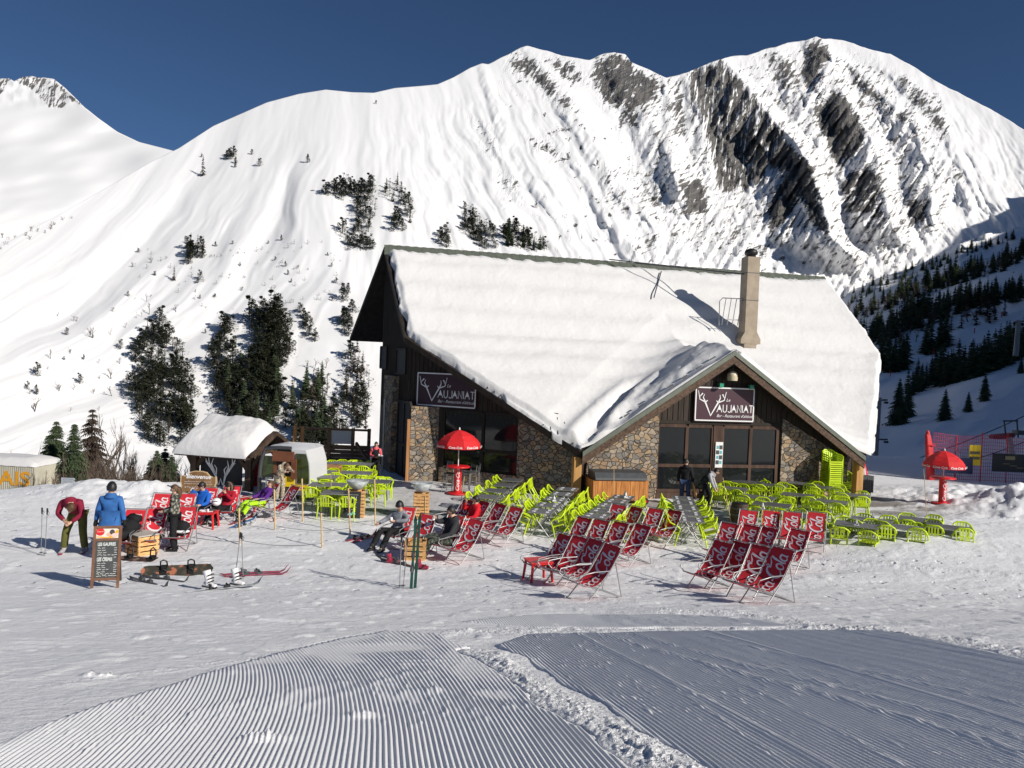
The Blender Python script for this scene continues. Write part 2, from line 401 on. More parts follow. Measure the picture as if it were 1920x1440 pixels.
ZL = wpts([(-60, 1440), (-60, 1425), (130, 1345), (340, 1278), (480, 1238), (640, 1198), (720, 1184), (830, 1190), (880, 1220), (940, 1262), (1040, 1335), (1200, 1438)])+[(1.2, 1), (-3, 1), (-6, 3)]
ZR = wpts([(930, 1210), (1000, 1189), (1300, 1184), (1650, 1182), (1790, 1208), (1920, 1236), (2060, 1275)])+[(9.6, 9.0), (10, 1), (1.6, 1)]+wpts([(1290, 1438), (1150, 1325), (1010, 1245)])
ZR2 = wpts([(860, 1166), (1000, 1153), (1240, 1152), (1380, 1158), (1520, 1174), (1400, 1177), (1000, 1179)])
groomL = poly_mask(NX, NY, ZL, 0.16)*(1-sstep(.3, .7, berm)); groomR = poly_mask(NX, NY, ZR, 0.14)*(1-sstep(.3, .7, berm)); groomR2 = poly_mask(NX, NY, ZR2, 0.25)*0.6
berm_line = 0.0
cord = np.clip(groomL + groomR, 0, 1)*0.0
nz = fbm(GX*1.7, GY*1.7, 3, 3)
patch = sstep(0.05, 0.35, fbm(GX*0.9+3, GY*0.45, 21, 2))
cord = cord*(1-0.75*groomL*patch*sstep(5.5, 8, GY))
rough = 0.2 + 0.8*np.clip(berm+berm2+berm3, 0, 1)
far = sstep(9, 12, GY)
near_t = sstep(50, 30, RR)
# chunky geometry
ch = np.maximum(0, fbm(GX*7, GY*7, 5, 3))+0.5*np.maximum(0, fbm(GX*17, GY*17, 6, 2))
ch2 = np.maximum(0, vnoise(GX*11, GY*11, 15))**2
gz = gz + berm*.03*np.abs(fbm(GX*9+GY*3, GY*1.5, 221, 3)) + (berm*0.026+berm2*0.03+berm3*0.045)*(0.45+1.0*ch+0.9*np.maximum(0, fbm(GX*26, GY*26, 7, 2)))
# tracked snow: streaks along the traffic direction, shallow hollows, footprints
tr = (1-np.clip(groomL+groomR, 0, 1))*sstep(5, 9, GY)*near_t*(RR < 50)
tq, tp = GX*.97+GY*.22, GY*.97-GX*.22
gz = gz + tr*(0.035*fbm(tq*0.5, tp*1.1, 8, 4) + 0.016*np.abs(fbm(tq*1.2+.4*fbm(tp, tq, 3), tp*3, 9, 3)) + 0.04*np.maximum(0, vnoise(GX*4, GY*4, 10)-.4))
gz = gz + 0.012*fbm(GX*.5, GY*.5, 40, 2)*(RR < 30)
heap = np.clip(G_np(GX, GY)*1.6, 0, 1)*sstep(15, 18, GX)*sstep(27.5, 29.5, GY)*sstep(40, 35, GY) + np.exp(-(((GX+12)/4)**2+((GY-27)/2.5)**2))
hp2 = np.exp(-(((GX-20.5)/3.8)**2+((GY-31)/4.0)**2))
gz = gz + 0.20*heap*fbm(GX*1.4, GY*1.4, 12, 4) + hp2*(.55*np.maximum(0, fbm(GX*.75, GY*.75, 13, 3)+.1) + .3*np.abs(fbm(GX*1.6, GY*1.6, 14, 3)))
lip = np.exp(-((GY-bank_edge(GX))/0.35)**2)*sstep(5, 9, GX)*sstep(60, 30, GX)
gz = gz + 0.12*lip*(0.3+ch+fbm(GX*2, GY*2, 31, 2))
# ski tracks across the groomed strips (two narrow grooves) and pole marks
TRACKS = (((350, 1345), (640, 1280), .09, .02), ((150, 1410), (560, 1310), .2, .015), ((60, 1290), (520, 1225), .12, .02), ((560, 1330), (760, 1262), .05, .02), ((1130, 1192), (1920, 1425), .07, .03), ((1180, 1190), (1920, 1395), .05, .025), ((1320, 1196), (1920, 1330), .05, .02), ((1050, 1240), (1920, 1266), .03, .015), ((1030, 1248), (1920, 1282), .03, .015), ((730, 1240), (1010, 1236), .04, .015), ((740, 1247), (1000, 1243), .04, .015), ((1210, 1250), (1480, 1440), .03, .014), ((1330, 1255), (1700, 1440), .03, .014), ((1100, 1290), (1290, 1440), .03, .012))
for q0, q1, wd, dp in TRACKS:
    p0, p1 = gp(*q0), gp(*q1); x0, y0, x1, y1 = p0.x, p0.y, p1.x, p1.y
    dx, dy = x1-x0, y1-y0; L = math.hypot(dx, dy); t = ((GX-x0)*dx+(GY-y0)*dy)/L; nn = (-(GX-x0)*dy+(GY-y0)*dx)/L + 0.06*np.sin(t*0.8)
    mk = np.exp(-(nn/wd)**2)*(t > 0)*(t < L)
    gz = gz + mk*dp*0.3*np.where(np.abs(nn) < wd*.4, -.25, 1.0)*(1+0.6*vnoise(t*14, nn*20, 44)); rough = np.maximum(rough, mk*0.5); cord = cord*(1-0.6*mk)
# thrown snow clods on the left strip
for q in ((800, 1298), (672, 1345), (500, 1390), (190, 1268), (440, 1262)):
    cx, cy = wpts([q])[0]
    mk = np.exp(-(((GX-cx)+0.3*(GY-cy))/0.16)**2-(((GY-cy))/0.07)**2); gz = gz + mk*(0.03+0.1*ch); rough = np.maximum(rough, np.clip(mk*1.3, 0, 1)); cord = cord*(1-np.clip(mk*1.4, 0, 1))
# bare paving under the tables and brown earth beside them
pav = sstep(-8.5, -6.5, GX)*(GY > 22)*sstep(35.5, 33, GY-0.0*GX)*sstep(17, 15, GX)*sstep(0.0, 0.9, GY-np.interp(GX, [-9, -5, 0, 3, 7, 18], [26.5, 25.0, 22.9, 22.6, 24.2, 26.8]))
pav = pav*sstep(-0.28, 0.22, fbm(GX*0.55, GY*0.9, 51, 4)+0.12)*(0.55+0.45*sstep(0, 6, GX))
earth = np.exp(-(((GX-15.4)/1.9)**2+((GY-30.2)/1.2)**2))*1.3 + np.exp(-(((GX-17.8)/2.0)**2+((GY-27.2)/.5)**2))
earth = np.clip(earth, 0, 1)*sstep(-.3, .2, fbm(GX*1.2, GY*1.6, 61, 3)+.1)
mat_ = np.exp(-(((GX+3.3)/2.6)**2+((GY-25.4)/.9)**2))
mat_ = sstep(.45, .6, mat_)*sstep(-.25, .1, fbm(GX*.9, GY*1.6, 71, 3)+.1)
# warped groove coordinate: straight lines that bend left where the machine turned
uu = cord_u(GX, GY) + groomL*(-0.010*np.maximum(0, GY-6.5)**2.5)

def ground_mat():
    m = bpy.data.materials.new('groomed_snow'); m.use_nodes = True; n = m.node_tree; p = n.nodes['Principled BSDF']; L = n.links.new
    p.inputs['Roughness'].default_value = 0.6; p.inputs['Specular IOR Level'].default_value = 0.2
    def attr(k): a = n.nodes.new('ShaderNodeAttribute'); a.attribute_name = k; return a.outputs['Fac']
    def mth(op, a, b=None, c=None):
        q = n.nodes.new('ShaderNodeMath'); q.operation = op
        for i, v in enumerate((a, b, c)):
            if v is None: continue
            if isinstance(v, (int, float)): q.inputs[i].default_value = v
            else: L(v, q.inputs[i])
        return q.outputs[0]
    def noise(sc, det=3, st=None):
        t = n.nodes.new('ShaderNodeTexCoord'); z = n.nodes.new('ShaderNodeTexNoise'); z.inputs['Scale'].default_value = sc; z.inputs['Detail'].default_value = det
        src = t.outputs['Object']
        if st:
            mp = n.nodes.new('ShaderNodeMapping'); mp.inputs['Scale'].default_value = st; mp.inputs['Rotation'].default_value = (0, 0, 0.35); L(src, mp.inputs[0]); src = mp.outputs[0]
        L(src, z.inputs['Vector']); return z.outputs['Fac']
    cu, co, ro = attr('groove'), attr('cord'), attr('rough')
    s = mth('SINE', mth('ADD', mth('MULTIPLY', cu, 2*math.pi/0.042), mth('MULTIPLY', noise(0.8), 2.2)))
    s = mth('MULTIPLY', mth('POWER', mth('ADD', mth('MULTIPLY', s, .5), .5), 0.7), mth('MULTIPLY', co, 0.018))
    g1 = mth('MULTIPLY', noise(30, 3), mth('MULTIPLY', ro, 0.035))
    g2 = mth('MULTIPLY', noise(9, 6, (0.85, 1.15, 1)), mth('MULTIPLY', mth('SUBTRACT', 1.0, co), 0.022))
    g3 = mth('MULTIPLY', noise(120, 2), 0.004)
    t = n.nodes.new('ShaderNodeTexCoord'); vo = n.nodes.new('ShaderNodeTexVoronoi'); vo.inputs['Scale'].default_value = 2.6; dn = n.nodes.new('ShaderNodeTexNoise'); dn.inputs['Scale'].default_value = 3.0; L(t.outputs['Object'], dn.inputs['Vector'])
    ds = n.nodes.new('ShaderNodeMixRGB'); ds.blend_type = 'ADD'; ds.inputs[0].default_value = .35; L(t.outputs['Object'], ds.inputs[1]); L(dn.outputs['Color'], ds.inputs[2]); L(ds.outputs[0], vo.inputs['Vector'])
    vs_ = n.nodes.new('ShaderNodeSeparateColor'); L(vo.outputs['Color'], vs_.inputs[0])
    gt = mth('GREATER_THAN', vs_.outputs[0], .45)
    mr = n.nodes.new('ShaderNodeMapRange'); mr.interpolation_type = 'SMOOTHSTEP'; mr.inputs['From Min'].default_value = .10; mr.inputs['From Max'].default_value = .22; L(vo.outputs['Distance'], mr.inputs[0])
    g4 = mth('MULTIPLY', mth('MULTIPLY', mth('MULTIPLY', mth('SUBTRACT', mr.outputs[0], 1), gt), attr('tread')), 0.04)
    h = mth('ADD', mth('ADD', mth('ADD', s, g4), g1), mth('ADD', g2, g3))
    b = n.nodes.new('ShaderNodeBump'); b.inputs['Distance'].default_value = 1.0; b.inputs['Strength'].default_value = 1.0
    L(h, b.inputs['Height']); L(b.outputs[0], p.inputs['Normal'])
    def mix(f, a, c):
        q = n.nodes.new('ShaderNodeMixRGB'); L(f, q.inputs[0])
        for i, v in ((1, a), (2, c)):
            if isinstance(v, tuple): q.inputs[i].default_value = (*v, 1)
            else: L(v, q.inputs[i])
        return q.outputs[0]
    base = mix(noise(1.3, 4), (0.80, 0.805, 0.82), (0.86, 0.862, 0.87))
    pc = mix(noise(5, 4), (0.20, 0.19, 0.185), (0.46, 0.45, 0.445))
    c = mix(mth('MULTIPLY', attr('paving'), 0.9), base, pc)
    c = mix(mth('MULTIPLY', attr('matting'), 0.75), c, (0.05, 0.10, 0.075))
    c = mix(mth('MULTIPLY', attr('earth'), 0.7), c, (0.16, 0.12, 0.09))
    L(c, p.inputs['Base Color']); return m
tread = sstep(13, 16, GY)*sstep(60, 40, GY)*sstep(-.35, .25, fbm(GX*.35, GY*.35, 171, 3)+.1)*(1-np.clip(groomL+groomR, 0, 1))
# the groomed strips themselves: combed ridges as real relief, on a sheet that dips under the snow where the combing ends
def zones(X, Y):
    wb = 0.12*fbm(X*1.3, Y*1.3, 131, 3); nx_, ny_ = X+wb, Y+0.8*wb
    b_ = line_mask(nx_, ny_, BERM, 0.21)
    l_ = poly_mask(nx_, ny_, ZL, 0.10)*(1-sstep(.3, .6, b_)); r_ = poly_mask(nx_, ny_, ZR, 0.10)*(1-sstep(.3, .6, b_)); r2 = poly_mask(nx_, ny_, ZR2, .2)
    return l_, r_, r2
us = np.arange(-6.5, 10.5, 0.006); vs2 = np.concatenate([np.arange(1.5, 6, .06), np.arange(6, 15.5, .09)])
UU, VV = np.meshgrid(us, vs2)
bend = 0.034*np.maximum(0, VV-5.2)**2.1*sstep(1.6, -.4, UU)        # the machine swings left as it climbs away
QX, QY = UU*CDY + VV*CDX - bend, VV*CDY - UU*CDX
l_, r_, r2 = zones(QX, QY)
P_L = 0.037
ph = UU/P_L + .10*fbm(UU*.7, VV*.5, 201, 2)
saw = np.abs((ph % 1.0)*2-1); saw = saw*saw*(3-2*saw)
hgt = 0.85+.25*fbm(UU*5, VV*1.4, 202, 3)
seam = np.exp(-(((UU % 1.72)-.86)/.035)**2)*(UU > -.2)
crumb = np.maximum(0, vnoise(UU*23, VV*19, 203)-.55)*.03*sstep(-.2, .4, fbm(UU*.8, VV*.8, 204, 2))
wear = np.maximum(sstep(.0, .3, fbm(QX*0.9+3, QY*0.45, 21, 3))*sstep(5.8, 8.5, QY), sstep(.28, .45, fbm(QX*.55+.4*QY+9, QY*.9-QX*.3, 211, 3)))*l_
am = np.clip(l_*(1-.8*wear) + r_ + r2*.5, 0, 1)
zz_p = G_np(QX, QY) + 0.012*fbm(QX*.5, QY*.5, 40, 2) + 0.0145*saw*hgt*am + seam*.012*r_ + crumb*am
zz_p = zz_p + .012*np.minimum(1, am*3) - 0.14*(1-sstep(.04, .3, np.clip(l_+r_+r2*.5, 0, 1)))
for q0, q1, wd, dp in TRACKS:
    p0, p1 = gp(*q0), gp(*q1); dx, dy = p1.x-p0.x, p1.y-p0.y; L_ = math.hypot(dx, dy); tt = ((QX-p0.x)*dx+(QY-p0.y)*dy)/L_; nn_ = (-(QX-p0.x)*dy+(QY-p0.y)*dx)/L_+.05*np.sin(tt*.8)
    mk = np.exp(-(nn_/wd)**2)*(tt > 0)*(tt < L_); zz_p = zz_p + mk*dp*(.5+.5*vnoise(tt*14, nn_*20, 44))
for q in ((800, 1298), (672, 1345), (500, 1390), (190, 1268), (440, 1262)):
    cx, cy = wpts([q])[0]
    mk = np.exp(-(((QX-cx)*.96+.25*(QY-cy))/0.15)**2-(((QY-cy)-.2*(QX-cx))/0.06)**2); zz_p = zz_p + mk*(.02+.06*np.maximum(0, fbm(QX*14, QY*14, 205, 3)))
def piste_mat():
    m = mat('combed_snow', (0.81, 0.815, 0.83), 0.55, bump=0.006, bscale=70, var=0.015, scale=3, spec=0.2); return m
piste = grid_mesh('piste', QX, QY, zz_p, [piste_mat()]); piste['kind'] = 'structure'
lz, rz3, r23 = zones(GX, GY); gz = gz - 0.05*sstep(.25, .6, np.clip(lz+rz3, 0, 1))*(GY < 15)
ground = grid_mesh('ground', GX, GY, gz, [ground_mat()], dict(groove=uu, cord=cord, rough=np.clip(rough, 0, 1), paving=pav, earth=earth, matting=mat_, tread=tread), wrap=True)
ground['kind'] = 'structure'

# ------------------------------------------------------------------ mountains
SKY_MAIN = [(-200, 600), (-60, 500), (0, 462), (100, 408), (200, 352), (280, 305), (335, 278), (400, 236), (500, 192), (560, 176), (610, 168), (660, 173), (700, 174), (740, 165), (790, 161), (820, 158), (850, 145), (880, 128), (903, 119), (915, 121), (950, 103), (975, 90), (988, 87), (1010, 92), (1060, 104), (1105, 112), (1125, 102), (1150, 97), (1172, 101), (1184, 117), (1215, 130), (1250, 146), (1290, 136), (1330, 117), (1360, 107), (1400, 104), (1420, 97), (1455, 88), (1475, 80), (1510, 76), (1530, 67), (1545, 72), (1575, 75), (1620, 88), (1670, 101), (1710, 124), (1750, 150), (1800, 176), (1860, 208), (1920, 242), (2000, 300), (2120, 380)]
_sx, _sy = np.array(SKY_MAIN, float).T
def sky_main(px): return np.interp(px, _sx, _sy)
def phi(px): return sinterp(px, [-200, 0, 250, 400, 550, 700, 850, 1000, 1200, 1350, 1600, 1920], [-1.5, -1.3, -.95, -.6, -.35, .1, .5, .62, .45, .35, .5, .6])
def cr(zs): return [(1200+x/2.667, 40+y/2.667) for x, y in zs]
# spurs of the right-hand face: crest polyline, width of the steep left flank, of the right flank, height
SPURS = [
    (cr([(410, 190), (500, 270), (600, 400), (660, 480), (760, 590), (860, 720), (905, 880), (960, 1080), (1080, 1190)]), 125, 34, 1.5),
    (cr([(690, 140), (740, 240), (800, 330), (850, 420), (880, 560), (960, 760), (980, 880)]), 62, 30, .5),
    (cr([(900, 85), (965, 190), (985, 320), (1100, 480), (1180, 660), (1215, 820), (1250, 950), (1300, 1090)]), 92, 42, 1.0),
    (cr([(960, 140), (1110, 260), (1240, 390), (1370, 520), (1430, 700), (1460, 860), (1460, 1030)]), 60, 46, .62),
    (cr([(1250, 220), (1400, 350), (1510, 500), (1600, 700), (1690, 870), (1760, 920)]), 70, 90, .42),
    (cr([(240, 250), (300, 420), (330, 600), (350, 760)]), 40, 18, .4),
    (cr([(130, 290), (160, 450), (150, 600), (170, 760), (210, 900)]), 24, 24, .3),
    ([(1150, 98), (1170, 150), (1215, 215), (1250, 290), (1290, 380)], 55, 45, .42),
    ([(990, 88), (1060, 180), (1110, 260), (1160, 340), (1230, 430)], 42, 60, .3),
    ([(905, 120), (915, 160), (950, 230), (990, 310), (1040, 390)], 30, 60, .22),
    ([(1080, 300), (1130, 380), (1190, 470), (1230, 560)], 36, 40, .25),
    ([(905, 215), (930, 280), (960, 330)], 20, 30, .12),
]
def main_D(px, py, fine=True):
    px = np.asarray(px, float); py = np.asarray(py, float)
    dx, dy, dz = ray_np(px, py); t = dz/dy
    K = sinterp(px, [-200, 0, 300, 700, 1100, 1400, 1650, 1920, 2150], [200, 215, 235, 240, 285, 320, 340, 330, 320])
    m = sinterp(px, [-200, 300, 700, 1100, 1920], [.60, .62, .64, .68, .68])
    D = K/(m-np.minimum(t, m-.16))
    dep = np.clip((py-sky_main(px))/420, 0, 1)     # 0 on the skyline, 1 far down
    q = px - phi(px)*(py-400) + 16*fbm(px/75, py/60, 181, 3)*sstep(700, 950, px) + 22*fbm(px/150, py/120, 182, 3)
    left = sstep(900, 600, px); right = sstep(1180, 1330, px)
    amp = 0.3+0.7*sstep(0.08, 0.6, dep)
    rel = left*amp*(0.038*fbm(q/150, py/420, 1, 3) + 0.012*fbm(q/52, py/190, 2, 4) + 0.003*np.abs(fbm(q/22, py/110, 231, 3))) + 0.02*left*np.exp(-((q-(330))/34)**2)*sstep(.1, .5, dep) + 0.022*left*np.exp(-((q-520)/28)**2)*sstep(.2, .5, dep)
    mid = np.clip(1-left, 0, 1)
    rel = rel + mid*(0.015*fbm(q/62, py/260, 3, 4) + 0.006*np.abs(fbm(q/37, py/120, 4, 4))*-2) *(0.35+.65*sstep(.05, .35, dep))
    q2 = px + 0.62*(py-400)
    for pl, wl, wr, h in SPURS:
        P = np.array(pl); cx = np.interp(py, P[:, 1], P[:, 0]) + 5*fbm(py/26, px*0+h*9, 14, 3)
        y0, y1 = P[0, 1], P[-1, 1]
        on = sstep(y0-16, y0+26, py)*sstep(y1+34, y1-30, py)
        grow = 0.45+0.55*sstep(y0, y0+150, py)
        uoff = px-cx; wl2 = wl*grow; wr2 = wr*grow
        prof = np.where(uoff < 0, 1-np.clip(-uoff/wl2, 0, 1), 1-np.clip(uoff/wr2, 0, 1))
        prof = prof*prof*0.35+prof*0.65
        rel = rel - 0.085*h*on*grow*prof
        fin = np.where(uoff < 0, np.clip(-uoff/wl2, 0, 1), 0); fin = np.sin(fin*math.pi)
        rel = rel - min(h, 1)*on*fin*(0.045*np.abs(fbm(q2/22, py/140+px/400, 6, 3)) + 0.02*np.abs(fbm(q2/9, py/70, 16, 3)))
    face = sstep(1190, 1260, px)*sstep(1800, 1700, px)*sstep(.04, .25, dep)*sstep(620, 540, py)
    rel = rel - face*(0.020*np.abs(fbm(q2/26, py/170, 191, 4)) + 0.010*np.abs(fbm(q2/10, py/80, 192, 3)))
    if fine:
        rel = rel + (right*0.5+mid*0.35+.03)*(0.007*fbm(px/17, py/26, 7, 4) + 0.006*np.abs(fbm(q/8, py/60, 8, 2)))*(0.25+.75*sstep(.03, .2, dep))
    lower = sstep(560, 720, py)
    return D*(1+rel*(1-0.35*lower))
nx, ny = 860, 330
pxs = np.linspace(-170, 2110, nx)
tv = np.linspace(0, 1, ny)**1.12
PX = np.tile(pxs, (ny, 1)); top = sky_main(pxs) + 2.6*fbm(pxs/30, pxs*0, 90, 4)*sstep(850, 960, pxs)
PY = top + (np.maximum(960, top+200)-top)*tv[:, None]
DD = main_D(PX, PY)
dx, dy, dz = ray_np(PX, PY)
MX, MY, MZ = dx/dy*DD, DD, CAMZ+dz/dy*DD
# rock
q = PX - phi(PX)*(PY-400)
W = np.zeros(PX.shape)
wall = cr([(400, 185), (470, 250), (580, 380), (660, 480), (720, 560), (720, 640), (660, 700), (640, 800), (560, 830), (440, 860), (390, 830), (340, 640), (300, 470), (240, 360), (240, 260), (330, 215)])
W = np.maximum(W, 0.84*poly_mask(PX, PY, wall, 16))
for poly, wt in (
    (cr([(700, 560), (860, 720), (905, 880), (950, 1060), (880, 1060), (800, 900), (700, 1040), (640, 1040), (640, 900), (720, 760), (640, 720)]), .95),
    (cr([(640, 150), (700, 140), (770, 200), (830, 320), (850, 430), (800, 430), (720, 360), (620, 260)]), .62),
    (cr([(830, 90), (900, 85), (960, 180), (900, 250), (880, 360), (820, 340), (800, 250)]), .85),
    (cr([(860, 440), (950, 360), (1000, 330), (1100, 470), (1140, 600), (1000, 760), (960, 700), (900, 540)]), .9),
    (cr([(1000, 780), (1180, 680), (1230, 850), (1180, 980), (1000, 960)]), .72),
    (cr([(1150, 900), (1230, 940), (1240, 1010), (1170, 1000)]), .8), (cr([(1330, 870), (1440, 900), (1440, 1020), (1340, 1020)]), .8),
    (cr([(980, 150), (1120, 260), (1250, 400), (1360, 480), (1330, 540), (1180, 420), (1060, 320)]), .66),
    (cr([(1260, 230), (1400, 330), (1520, 420), (1560, 560), (1500, 640), (1440, 520), (1320, 380)]), .6),
    (cr([(1340, 310), (1480, 370), (1500, 410), (1370, 360)]), .8), (cr([(1560, 700), (1640, 800), (1660, 860), (1560, 760)]), .62),
    (cr([(240, 250), (330, 215), (400, 190), (380, 330), (250, 420)]), .85), (cr([(130, 280), (230, 270), (250, 600), (150, 600)]), .6),
    (cr([(190, 790), (330, 780), (350, 960), (220, 980)]), .85), (cr([(0, 240), (110, 260), (90, 420), (0, 520)]), .62), (cr([(0, 700), (160, 740), (120, 1000), (0, 900)]), .5),
    ([(1118, 105), (1150, 98), (1185, 108), (1205, 160), (1180, 200), (1135, 205), (1110, 150)], .82),
    ([(1190, 125), (1240, 150), (1235, 190), (1180, 215), (1160, 240), (1165, 200)], .8),
    ([(1165, 210), (1200, 205), (1195, 240), (1170, 235)], .8),
    ([(955, 95), (1000, 105), (1060, 175), (1090, 210), (1060, 215), (1000, 160), (950, 130)], .68),
    ([(1015, 105), (1080, 110), (1110, 160), (1060, 160)], .6),
    ([(985, 255), (1030, 258), (1070, 300), (1050, 310), (1000, 280)], .55),
    ([(880, 220), (920, 230), (940, 300), (910, 290)], .42), ([(925, 320), (960, 330), (985, 380), (940, 375)], .42),
    ([(1120, 310), (1240, 300), (1250, 420), (1130, 400)], .42), ([(1180, 440), (1240, 430), (1240, 500), (1190, 490)], .42),
    (cr([(560, 1090), (660, 1060), (640, 1200), (560, 1180)]), .5)):
    W = np.maximum(W, wt*poly_mask(PX, PY, poly, 17))
W = np.maximum(W, .40*poly_mask(PX, PY, [(1180, 140), (1300, 140), (1420, 105), (1530, 80), (1640, 110), (1730, 190), (1800, 330), (1780, 430), (1700, 480), (1600, 540), (1480, 480), (1380, 500), (1260, 470), (1190, 380)], 30))
isw = poly_mask(PX, PY, wall, 10)
strat = fbm((PX*0.35+PY*1.0)/9, (PX-PY*.3)/60, 33, 3); vert = fbm((PX+.1*PY)/9, PY/70, 34, 3); fins = fbm((PX+.62*PY)/8, PY/60, 36, 3)
sprk = sstep(.36, .6, fbm(PX/11, PY/9, 37, 4)+.30*fbm(PX/80, PY/60, 38, 2))*sstep(880, 1000, PX)*sstep(1800, 1700, PX)*sstep(110, 140, PY)
rock = np.clip(np.maximum(W, .52*sprk), 0, 1)
dis = 0.006*np.clip(W, 0, 1)*(0.5*strat+fins)*(1-isw) + isw*(0.012*vert+0.012*fins)
MY2 = MY*(1+dis); MX, MZ, MY = MX*MY2/MY, CAMZ+(MZ-CAMZ)*MY2/MY, MY2
SX, SY = PX/100, PY/100
# far side of the ridge
b1 = np.stack([MX[0]*1.04, MY[0]*1.04, MZ[0]-MY[0]*.02]); b2 = np.stack([MX[0]*1.25, MY[0]*1.25, MZ[0]-MY[0]*.22]); b3 = np.stack([MX[0]*1.5, MY[0]*1.5, MZ[0]*0-60])
MX, MY, MZ = [np.concatenate([b3[i][None], b2[i][None], b1[i][None], Q]) for i, Q in enumerate((MX, MY, MZ))]
rock, isw, SX, SY = [np.concatenate([q[:1]*(0 if i < 2 else 1)]*3+[q]) for i, q in enumerate((rock, isw, SX, SY))]
def mountain_mat():
    m = bpy.data.materials.new('mountain_snow_and_rock'); m.use_nodes = True; n = m.node_tree; p = n.nodes['Principled BSDF']; L = n.links.new
    p.inputs['Roughness'].default_value = 0.75; p.inputs['Specular IOR Level'].default_value = 0.15
    def attr(k): a = n.nodes.new('ShaderNodeAttribute'); a.attribute_name = k; return a.outputs['Fac']
    def mth(op, a, b=None, c=None):
        q = n.nodes.new('ShaderNodeMath'); q.operation = op
        for i, v in enumerate((a, b, c)):
            if v is None: continue
            if isinstance(v, (int, float)): q.inputs[i].default_value = v
            else: L(v, q.inputs[i])
        return q.outputs[0]
    x, y, wt_, iw = attr('sx'), attr('sy'), attr('rock'), attr('wall')
    def streak(ax, ay, bx, by, det, off):
        """noise stretched along a direction of the face: across = ax*x+ay*y, along = bx*x+by*y"""
        c = n.nodes.new('ShaderNodeCombineXYZ'); L(mth('MULTIPLY_ADD', x, ax, mth('MULTIPLY', y, ay)), c.inputs[0]); L(mth('MULTIPLY_ADD', x, bx, mth('MULTIPLY', y, by)), c.inputs[1]); c.inputs[2].default_value = off
        z = n.nodes.new('ShaderNodeTexNoise'); z.inputs['Scale'].default_value = 1.0; z.inputs['Detail'].default_value = det; z.inputs['Roughness'].default_value = .62; z.inputs['Distortion'].default_value = .5; L(c.outputs[0], z.inputs['Vector']); return mth('SUBTRACT', z.outputs['Fac'], .5)
    strat = streak(7, 19, 2.6, -1, 6, 3.1); vert = streak(20, 2.2, .3, 2.0, 6, 7.3); fins = streak(17, 11, -1.1, 2.2, 6, 11.7); blot = streak(9, 2, 1, 8, 5, 17.1)
    nn = mth('ADD', mth('MULTIPLY', iw, mth('ADD', mth('MULTIPLY', vert, 3.1), mth('MULTIPLY', fins, 1.3))), mth('MULTIPLY', mth('SUBTRACT', 1, iw), mth('ADD', mth('MULTIPLY', strat, 1.25), mth('MULTIPLY', fins, 1.35))))
    v = mth('ADD', mth('ADD', mth('MULTIPLY', wt_, 1.0), nn), mth('MULTIPLY', blot, .9))
    r = n.nodes.new('ShaderNodeMapRange'); r.inputs['From Min'].default_value = 0.50; r.inputs['From Max'].default_value = 0.64; L(v, r.inputs[0])
    gate = n.nodes.new('ShaderNodeMapRange'); gate.inputs['From Min'].default_value = 0.04; gate.inputs['From Max'].default_value = 0.22; L(wt_, gate.inputs[0])
    rf = mth('MULTIPLY', r.outputs[0], gate.outputs[0])
    rp = n.nodes.new('ShaderNodeValToRGB'); rp.color_ramp.elements[0].color = (0.075, 0.075, 0.078, 1); rp.color_ramp.elements[1].color = (0.20, 0.19, 0.178, 1)
    rp.color_ramp.elements[0].position = .36; rp.color_ramp.elements[1].position = .66; L(mth('ADD', mth('MULTIPLY', mth('ADD', strat, vert), .9), .5), rp.inputs[0])
    mx = n.nodes.new('ShaderNodeMixRGB'); mx.inputs[1].default_value = (0.83, 0.83, 0.835, 1); L(rf, mx.inputs[0]); L(rp.outputs[0], mx.inputs[2]); L(mx.outputs[0], p.inputs['Base Color'])
    b = n.nodes.new('ShaderNodeBump'); b.inputs['Distance'].default_value = 5.0; b.inputs['Strength'].default_value = 0.8
    L(mth('MULTIPLY', mth('ADD', mth('ADD', strat, vert), fins), mth('MULTIPLY_ADD', rf, .8, mth('MULTIPLY', gate.outputs[0], .2))), b.inputs['Height']); L(b.outputs[0], p.inputs['Normal']); return m
MM = mountain_mat()
mo = grid_mesh('mountain', MX, MY, MZ, [MM], dict(rock=rock, wall=isw, sx=SX, sy=SY)); mo['kind'] = 'structure'

# the farther mountain behind the left flank
SKY_FAR = [(-260, 165), (-120, 150), (-30, 152), (0, 148), (18, 147), (26, 152), (40, 144), (60, 143), (100, 148), (118, 162), (140, 182), (160, 202), (185, 222), (220, 247), (260, 266), (330, 284), (420, 318), (560, 380)]
fx_, fy_ = np.array(SKY_FAR, float).T
pxs = np.linspace(-260, 540, 300); PX = np.tile(pxs, (150, 1)); top = np.interp(pxs, fx_, fy_)+1.5*fbm(pxs/12, pxs*0, 91, 3)*sstep(190, 130, pxs)
PY = top + (640-top)*np.linspace(0, 1, 150)[:, None]
def far_D(px, py):
    dx, dy, dz = ray_np(px, py); t = dz/dy
    D = 640/(0.66-t)
    return D*(1+0.012*fbm(px/120+py/60, py/40, 101, 2)+0.035*fbm((px+py*.6)/170, py/90, 102, 2)+0.006*fbm(px/14, py/14, 103, 3)*sstep(210, 180, py))
D = far_D(PX, PY); dx, dy, dz = ray_np(PX, PY)
rk = poly_mask(PX, PY, [(-260, 165), (-20, 150), (40, 140), (100, 146), (165, 205), (125, 185), (118, 205), (85, 200), (62, 170), (20, 150), (0, 180), (-30, 190), (-260, 190)], 5)
rk = rk*.62
FX, FY, FZ = dx/dy*D, D, CAMZ+dz/dy*D
